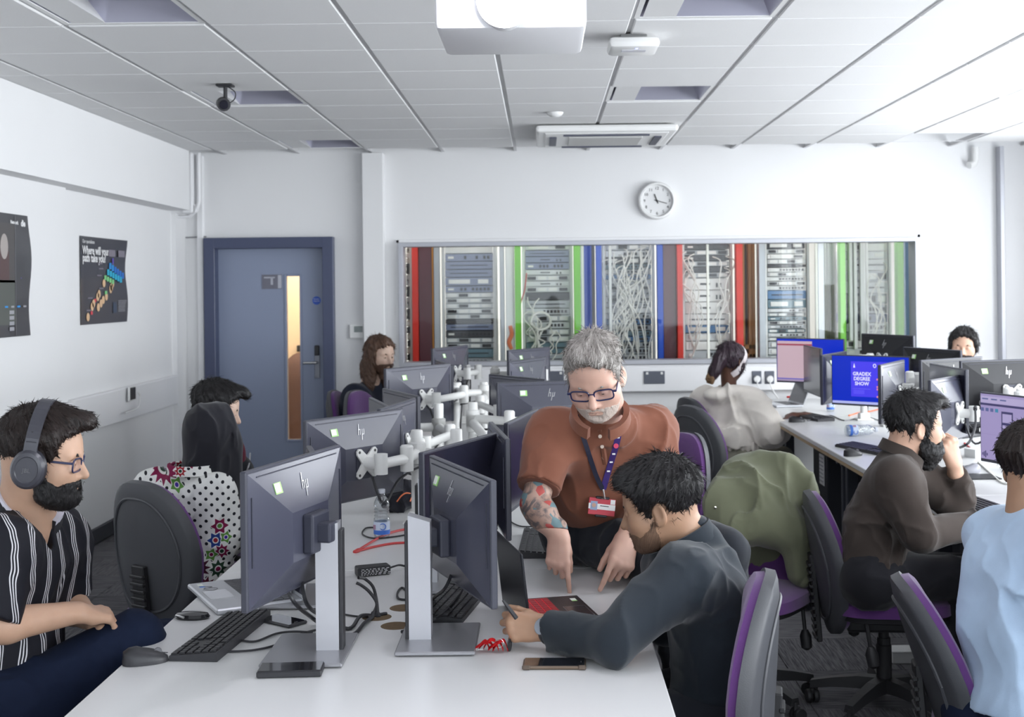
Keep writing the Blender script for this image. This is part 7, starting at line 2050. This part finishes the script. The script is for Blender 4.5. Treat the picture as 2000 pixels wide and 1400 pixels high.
# flat dark case beside the keyboard
p = pz(376, 1207)
cs = thing('spectacle_case', 'flat black glossy case lying above the left keyboard', 'case', p, math.radians(-8))
part('case_shell', MB().lathe([(.001, 0), (.048, .0), (.052, .006), (.046, .014), (.02, .017), (.001, .018)], 24, M=Matrix.Diagonal((1, .62, 1, 1))), mat('gloss_black', (.012, .012, .015), .15, coat=.5), cs, True)
part('case_trim', MB().tube(curve_pts([(-.044, -.012, .009), (-.03, -.024, .011), (-.012, -.031, .009)]), .0035, 6), mat('satin_steel', (.62, .62, .62), .3, 1.0), cs, True)
# phones
def phone(lab, px, py, yaw, edge, L=.148, Wd=.072):
    p = pz(px, py)
    o = thing('phone', lab, 'phone', p + Vector((0, 0, .0005)), math.radians(yaw))
    part('phone_body', MB().box((0, 0, .0045), (L, Wd, .009), .004), edge, o)
    part('phone_screen', MB().box((0, 0, .0092), (L - .008, Wd - .007, .0008), .0003), mat('phone_glass', (.006, .006, .009), .06, coat=1), o)
    part('phone_earpiece', MB().box((L / 2 - .012, 0, .0098), (.002, .012, .0006)), mat('wheel_grey', (.12, .12, .13), .5), o)
    return o
phone('black phone lying left of the nearest silver stand', 553, 1216, -38, m_black, .13, .07)
ph = phone('black phone with a bronze bumper at the front of the desk', 1083, 1300, -2, mat('bronze_bumper', (.20, .15, .11), .35, .6), .155, .075)
for sx in (-1, 1): part('bumper_corner', MB().box((sx * .068, -.0375, .006), (.02, .006, .012), .003), mat('bronze_bumper_b', (.12, .09, .07), .4, .4), ph)
phone('black phone beside the keyboard of the bearded man', 1888, 984, -10, m_black)
# small black box under the nearest stand
p = pz(566, 1320)
bx = thing('power_bank', 'flat black box half under the nearest silver stand base', 'box', p, math.radians(3))
part('box_body', MB().box((0, .02, .0085), (.155, .075, .016), .003), m_black, bx); part('box_lid', MB().box((0, .02, .0172), (.150, .070, .0015), .0005), mat('gloss_black', (.012, .012, .015), .15, coat=.5), bx)
# red lanyard bundle with keys
p = pz(960, 1272)
rl = thing('key_lanyard', 'crumpled red lanyard with keys right of the right stand base', 'lanyard', p)
m_rr = mat('red_ribbon', (.55, .010, .014), .75, spec=.2)
rg = random.Random(4)
for k in range(5):
    x0 = -.035 + .012 * k; pts = [(x0 - .01, .012 * math.sin(k), .004), (x0 + .005, -.012, .018 + .006 * (k % 3)), (x0 + .02, .006, .024 - .004 * (k % 2)), (x0 + .03, -.006 - .004 * k % 3, .006)]
    pp = curve_pts(pts, 5); vs, fs = [], []
    for i, q in enumerate(pp):
        q = Vector(q); vs += [q + Vector((0, -.010, 0)), q + Vector((0, .010, .002)), q + Vector((0, .010, .0035)), q + Vector((0, -.010, .0015))]
    for i in range(len(pp) - 1):
        for j in range(4): fs.append((i * 4 + j, i * 4 + (j + 1) % 4, i * 4 + 4 + (j + 1) % 4, i * 4 + 4 + j))
    part('ribbon_fold', MB().add(vs, fs), m_rr, rl)
text('ribbon_lettering', 'Canon', .007, mat('print_white', (.82, .82, .82), .6), rl, Matrix.Translation((-.03, -.0225, .010)) @ Matrix.Rotation(PI / 2, 4, 'X'), .0004)
part('key_ring', MB().tube([(.02 + .011 * math.cos(a), -.004, .022 + .011 * math.sin(a)) for a in [k * PI / 8 for k in range(17)]], .0012, 5), mat('satin_steel', (.62, .62, .62), .3, 1.0), rl, True)
part('black_tab', MB().lathe([(.001, 0), (.016, 0), (.016, .003), (.001, .003)], 16, M=Matrix.Translation((.045, 0, .016)) @ Matrix.Rotation(PI / 2, 4, 'Y') @ Matrix.Rotation(.3, 4, 'X')), m_black, rl)
# second and third keyboards, right-hand row
keyboard('black keyboard under the nearest right monitor', *pz(893, 1180).xy, 171)
keyboard('black keyboard by the tattooed arm of the standing man', *pz(1052, 1066).xy, 178)
cable('black leads hanging from the nearest right monitor', [W(890, 1085, 3.5), W(882, 1120, 3.5), W(868, 1150, 3.5), pz(846, 1190) + Vector((0, 0, .03)), pz(812, 1225) + Vector((0, 0, .006)), pz(785, 1238) + Vector((0, 0, .006))], .005)
cable('black lead with a pale tag hanging from the nearest right monitor', [W(915, 1100, 3.45), W(905, 1150, 3.45), pz(880, 1205) + Vector((0, 0, .03)), pz(850, 1222) + Vector((0, 0, .02)), pz(815, 1215) + Vector((0, 0, .006))], .005)
cable('thin black lead from the left keyboard of the right row to the cable hole', desk_run([(845, 1155), (825, 1166), (800, 1160), (785, 1150), (776, 1162), (780, 1172), (800, 1174)]), .0035)
cable('black lead looping from the hole past the nearest left stand', desk_run([(742, 1203), (720, 1207), (695, 1206), (670, 1202)]), .003)
cable('thick black video leads hanging from the nearest left monitor', [W(553, 1100, 3.28), W(556, 1140, 3.28), W(578, 1180, 3.28), pz(612, 1222) + Vector((0, 0, .02)), pz(650, 1240) + Vector((0, 0, .006)), pz(690, 1243) + Vector((0, 0, .006)), pz(712, 1225) + Vector((0, 0, .012)), pz(728, 1208) + Vector((0, 0, .004))], .0055)
cable('second thick black lead beside the nearest left stand', [W(580, 1085, 3.3), W(588, 1130, 3.3), W(600, 1180, 3.3), pz(630, 1218) + Vector((0, 0, .02)), pz(680, 1232) + Vector((0, 0, .006)), pz(703, 1215) + Vector((0, 0, .016)), pz(722, 1204) + Vector((0, 0, .004))], .0055)
cable('black lead rising behind the second left stand', [pz(738, 1202) + Vector((0, 0, .004)), W(735, 1170, 3.72), W(728, 1145, 3.74), W(712, 1130, 3.74), W(700, 1128, 3.72)], .005)
cable('black lead crossing behind the second left stand', [pz(730, 1200) + Vector((0, 0, .004)), W(736, 1178, 3.7), W(722, 1156, 3.7), W(706, 1143, 3.72), W(696, 1138, 3.72)], .005)
m_rc = mat('red_cable', (.6, .06, .06), .5)
cable('upper red network cable crossing the desk behind the bottle', desk_run([(700, 1076), (740, 1052), (770, 1040), (800, 1035), (840, 1036)]), .0045, m_rc)
cable('lower red network cable crossing the desk in front of the bottle', desk_run([(700, 1078), (730, 1070), (770, 1063), (810, 1062), (850, 1065)]), .0045, m_rc)
cable('black lead coiled on the desk left of the bottle', desk_run([(800, 1045), (770, 1050), (730, 1053), (708, 1045), (715, 1033), (735, 1032)]), .003)
cable('thin dark lead on the desk by the tattooed arm', desk_run([(990, 1015), (1005, 1025), (1020, 1030), (1040, 1030)]), .003)
# laptop adapter
p = pz(728, 1122)
ad = thing('power_adapter', 'black laptop power adapter with a printed label', 'adapter', p, math.radians(22))
part('adapter_brick', MB().box((0, 0, .016), (.11, .05, .03), .005), m_black, ad)
lb = MB()
for r in range(5):
    xx = -.045
    while xx < .045:
        w = rg.uniform(.004, .014); lb.box((xx + w / 2, -.0252, .006 + r * .0045), (w * .7, .001, .0016)); xx += w + .003
part('label_print', lb, mat('print_white', (.82, .82, .82), .6), ad, kind='stuff')
part('adapter_lead', MB().tube(curve_pts([(.055, 0, .016), (.075, .01, .018), (.10, .03, .016), (.14, .05, .004), (.22, .05, .004)]), .0035, 6), m_black, ad, True)
# water bottle
def bottle(lab, p, s=1.0, rot=(0, 0, 0)):
    o = thing('water_bottle', lab, 'bottle', p); o.rotation_euler = rot; o.scale = (s,) * 3
    m_pet = bpy.data.materials.get('clear_plastic')
    if m_pet is None:
        m_pet = bpy.data.materials.new('clear_plastic'); m_pet.use_nodes = True
        t = m_pet.node_tree; t.nodes.clear()
        go = nd(t, 'ShaderNodeOutputMaterial'); gm = nd(t, 'ShaderNodeMixShader'); gt = nd(t, 'ShaderNodeBsdfTransparent'); gg = nd(t, 'ShaderNodeBsdfGlossy')
        gt.inputs[0].default_value = (.90, .93, .95, 1); gg.inputs['Roughness'].default_value = .06
        lw_ = nd(t, 'ShaderNodeLayerWeight'); lw_.inputs[0].default_value = .35
        t.links.new(expr(t, 'MULTIPLY_ADD', lw_.outputs['Facing'], .65, .08), gm.inputs[0]); t.links.new(gt.outputs[0], gm.inputs[1]); t.links.new(gg.outputs[0], gm.inputs[2]); t.links.new(gm.outputs[0], go.inputs[0])
    prof = [(.001, .004), (.024, 0), (.031, .004), (.033, .012), (.033, .075)]
    for k in range(4): prof += [(.0325, .082 + k * .013), (.029, .088 + k * .013)]
    prof += [(.033, .135), (.031, .15), (.022, .168), (.014, .178), (.013, .19)]
    part('bottle_body', MB().lathe(prof, 28), m_pet, o, True)
    part('bottle_cap', MB().lathe([(.001, .203), (.0145, .203), (.0155, .2), (.0155, .187), (.014, .186)], 20), mat('cap_white', (.75, .78, .85), .4), o)
    part('bottle_label', MB().lathe([(.0334, .018), (.0338, .02), (.0338, .068), (.0334, .07)], 28, cap=False), mat('label_pale', (.62, .70, .86), .45), o, True)
    part('label_band', MB().lathe([(.0340, .018), (.0342, .02), (.0342, .034), (.0340, .036)], 28, cap=False), mat('label_blue', (.05, .17, .62), .45), o, True)
    part('label_ring', MB().tube([(.0125 * math.cos(a) + .008, -.0345 + .004 * (math.cos(a)) ** 2, .052 + .0125 * math.sin(a)) for a in [k * PI / 10 for k in range(21)]], .002, 5), mat('label_blue', (.05, .17, .62), .45), o, True)
    part('label_patch', MB().box((-.016, -.030, .048), (.014, .004, .02), .001), mat('label_mauve', (.42, .25, .36), .5), o, rot=(0, 0, -.4))
    return o
bottle('clear water bottle with a blue label standing behind the stands', pz(746, 1050), .90)
bottle('clear bottle with a blue label lying on its side on the right bank', pz(1652, 852) + Vector((0, 0, .036)), 1.0, (0, PI / 2, .15))
bottle('bottle with a blue label between the blue show screen and the pale monitor', pz(1622, 803), .85)
# dark bag with orange cord on the middle desk
p = pz(782, 1000)
bg = thing('pouch', 'dark soft pouch with an orange cord behind the bottle', 'bag', p)
sculpt('pouch_body', Field([ell(p + Vector((0, .03, .05)), (.085, .06, .055), k=.03), ell(p + Vector((.04, .03, .085)), (.05, .04, .04), k=.03)], wrinkle(.012, 16, 3)), .005, cloth('pouch_black', (.02, .02, .028), .8), bg, p)
part('cord', MB().tube(curve_pts([(-.01, -.035, .05), (.01, -.04, .075), (.03, -.035, .085), (.05, -.02, .075), (.045, -.035, .05)]), .003, 6), mat('orange_cable', (.8, .2, .08), .5), bg, True)

# ---- laptops
def laptop(lab, cx, cy, user, w, dp, base_m, lid_m, key_m, open_deg=98, keys=True, sticker=True, glow=None):
    """user: direction of the typist, degrees; local +y points away from the typist"""
    o = thing('laptop', lab, 'laptop', (cx, cy, DZ0 + .0005), math.radians(user + 90))
    part('laptop_base', MB().box((0, 0, .009), (w, dp, .016), .004), base_m, o)
    part('key_well', MB().box((0, dp * .16, .0172), (w * .90, dp * .46, .0012), .0004), glow or key_m, o)
    for r in range(5):
        for k in range(14):
            link('key', key_mesh_l(w * .9 / 14 - .0025, dp * .46 / 5 - .0025, key_m), o, (-w * .45 + w * .9 * (k + .5) / 14, dp * .16 + dp * .46 * (.5 - (r + .5) / 5), .0178))
    part('trackpad', MB().box((0, -dp * .30, .0172), (w * .30, dp * .28, .0012), .0004), mat('trackpad_' + base_m.name, tuple(min(1, c * 1.25 + .012) for c in base_m.node_tree.nodes['Principled BSDF'].inputs['Base Color'].default_value[:3]), .25), o)
    part('trackpad_edge', MB().box((0, -dp * .30 - dp * .14, .0174), (w * .30, .0012, .001)).box((0, -dp * .30 + dp * .14, .0174), (w * .30, .0012, .001)).box((-w * .15, -dp * .30, .0174), (.0012, dp * .28, .001)).box((w * .15, -dp * .30, .0174), (.0012, dp * .28, .001)), mat('edge_grey', (.35, .35, .36), .3, .5), o)
    ld = thing('lid', '', ''); del ld['label']; del ld['category']; ld.parent = o; ld.location = (0, dp / 2 - .004, .016); ld.rotation_euler = (math.radians(90 - open_deg) , 0, 0)
    part('lid_shell', MB().box((0, .004, dp * .47), (w, .007, dp * .94), .003), lid_m, ld)
    part('lid_screen', MB().box((0, -.0002, dp * .48), (w - .014, .0015, dp * .86)), m_off, ld)
    if sticker:
        part('palm_sticker', MB().box((w * .36 if sticker is True else -w * .40, -dp * .38, .0173), (.028, .016, .0006)), m_stw, o)
        part('palm_sticker', MB().box((w * .36 - .016 if sticker is True else -w * .40 + .03, -dp * .38, .0174), (.008, .016, .0006)), m_stick if sticker is True else mat('sticker_blue', (.03, .2, .7), .4), o)
    return o
KL = {}
def key_mesh_l(w, h, m):
    k = (round(w, 4), round(h, 4), m.name)
    if k not in KL: KL[k] = MB().box((0, 0, .0008), (w, h, .0016), .0004).mesh('key', m)
    return KL[k]
m_sil = mat('laptop_silver', (.56, .57, .60), .35, .35); m_lk = mat('laptop_key_dark', (.06, .06, .07), .4)
m_lb = mat('laptop_black', (.022, .023, .028), .38); m_rk = mat('laptop_key_red_lit', (.10, .008, .012), .4, emit=(.5, .01, .02), estr=.22)
laptop('silver laptop with a scribbled palm rest under the nearest left monitor', -.915, 3.885, 208, .375, .255, m_sil, m_sil, m_lk, 100, sticker=2)
sg = bpy.data.objects['laptop']
part('pen_scribble', MB().tube(curve_pts([(-.13, -.105, .0178), (-.105, -.07, .0178), (-.09, -.10, .0178), (-.06, -.08, .0178), (-.08, -.06, .0178), (-.10, -.095, .0178)]), .0007, 5), mat('ink_grey', (.12, .12, .13), .5), sg)
laptop('dark gaming-style laptop with red lit keys before the man in the dark jumper', .03, 3.59, 13, .365, .225, m_lb, m_lb, m_rk, 96, glow=mat('key_glow_red', (.25, .01, .015), .4, emit=(.9, .01, .03), estr=.45))
laptop('silver laptop open at the far end of the right bank', *pz(1528, 792).xy, 190, .32, .22, m_sil, m_sil, m_lk, 112, sticker=False)
laptop('small dark laptop with a silver edged lid in front of the bearded man', *pz(1862, 850).xy, 215, .30, .20, m_lb, m_sil, m_lk, 105, sticker=False)
# ---- right bank keyboards, mice and bits
keyboard('black keyboard behind the bearded man on the right bank', *pz(1692, 880).xy, 20, False)
p = pz(1666, 890); mouse('black mouse behind the bearded man on the right bank', p.x, p.y, 25)
keyboard('black keyboard under the hand of the bearded man', *pz(1915, 994).xy, 8, False)
keyboard('black keyboard at the far corner beside the hand of the woman in cream', *pz(1590, 818).xy, 15, False, .36)
p = pz(1556, 824); mouse('black mouse at the far left corner of the right bank', p.x, p.y, 10)
m_gm = mat('mouse_grey', (.30, .30, .34), .35)
p = pz(1892, 845); mouse('grey mouse beyond the fist of the bearded man', p.x, p.y, 200, m_gm)
p = pz(1893, 925); mouse('grey mouse on a dark mat below the fist of the bearded man', p.x, p.y, 190, m_gm, DZ0 + .006)
p = pz(1905, 932); mt = part('mouse_mat', MB().box((0, 0, .003), (.20, .16, .005), .002), m_black, None, False, p); tag(mt, 'dark mouse mat under the grey mouse on the right bank', 'mat')
p = pz(1912, 892)
dk = thing('docking_hub', 'white angular docking hub left of the mauve screen', 'hub', p, .4)
part('hub_case', MB().prism([(-.06, -.04), (.06, -.05), (.075, .03), (.02, .06), (-.06, .045)], 0, .045), m_white, dk); part('hub_port', MB().box((0, -.046, .022), (.03, .006, .012), .001), m_black, dk)
p = pz(1912, 850)
mg = thing('headset_case', 'dark rounded case with white lettering behind the mauve screen', 'case', p)
part('case_body', MB().lathe([(.001, 0), (.05, 0), (.06, .02), (.06, .06), (.045, .075), (.001, .08)], 20), m_kb, mg, True); text('case_lettering', 'TN', .04, mat('print_white', (.82, .82, .82), .6), mg, Matrix.Translation((0, -.0615, .03)) @ Matrix.Rotation(PI / 2, 4, 'X'))
m_gc = mat('grey_cord', (.25, .25, .26), .6)
cable('grey lead trailing across the right bank under the blue screen', desk_run([(1580, 822), (1620, 812), (1650, 822), (1690, 815), (1720, 822), (1745, 818)]), .004, m_gc)
cable('orange-brown lead behind the blue show screen', desk_run([(1660, 812), (1680, 806), (1700, 804), (1715, 800)]), .004, mat('orange_cable', (.8, .2, .08), .5))
cable('black leads drooping from the monitor in front of the bearded man', [W(1905, 800, 6.2), W(1905, 830, 6.1), W(1895, 860, 6.0), W(1880, 872, 6.0), pz(1865, 878) + Vector((0, 0, .005))], .006)
cable('red lead by the grey mouse on the right bank', desk_run([(1885, 868), (1900, 878), (1925, 884), (1945, 884)]), .004, m_rc)
cable('white lead below the mauve screen', desk_run([(1912, 905), (1940, 930), (1960, 945), (1990, 948)]), .004, mat('white_cable', (.80, .79, .74), .5))
p = pz(1545, 778)
rb = part('red_strap', MB().tube([(.03 * math.cos(a), .02 * math.sin(a), .012) for a in [k * PI / 8 for k in range(15)]], .008, 6), m_rr, None, True, p); tag(rb, 'small red strap on the far end of the right bank', 'strap')
# floor things
p = W(1620, 990, 6.6)
bk = thing('backpack', 'dark grey backpack on the floor under the right bank', 'backpack', (p.x, 6.6, 0))
sculpt('backpack_body', Field([ell(Vector((p.x, 6.6, .17)), (.15, .20, .18), k=.05), ell(Vector((p.x - .1, 6.58, .11)), (.07, .14, .11), k=.04)], wrinkle(.02, 9, 5)), .010, cloth('backpack_grey', (.05, .055, .07), .85), bk, (p.x, 6.6, 0))
part('backpack_strap', MB().tube(curve_pts([(-.05, -.1, .33), (-.1, -.12, .39), (-.12, .05, .38), (-.08, .1, .32)]), .014, 6), m_black, bk, True)
p = WZ(1772, 1290, 0.0)
fb = thing('floor_box', 'white plastic box on the carpet behind the chair base', 'box', p)
part('box_body', MB().box((0, 0, .025), (.16, .10, .05), .004), m_white, fb); part('box_lid', MB().box((0, 0, .052), (.165, .105, .006), .002), m_white, fb)
# red toggle on the seat of the brown shirt man
p = W(1703, 1150, 4.72)
tg = part('key_tag', MB().box((0, 0, .0), (.045, .012, .006), .002).box((.01, .0, .014), (.04, .010, .006), .002, M=Matrix.Rotation(.5, 4, 'Y')), m_rr, None, False, p); tag(tg, 'red key tag hanging at the hip of the man in the brown shirt', 'tag')
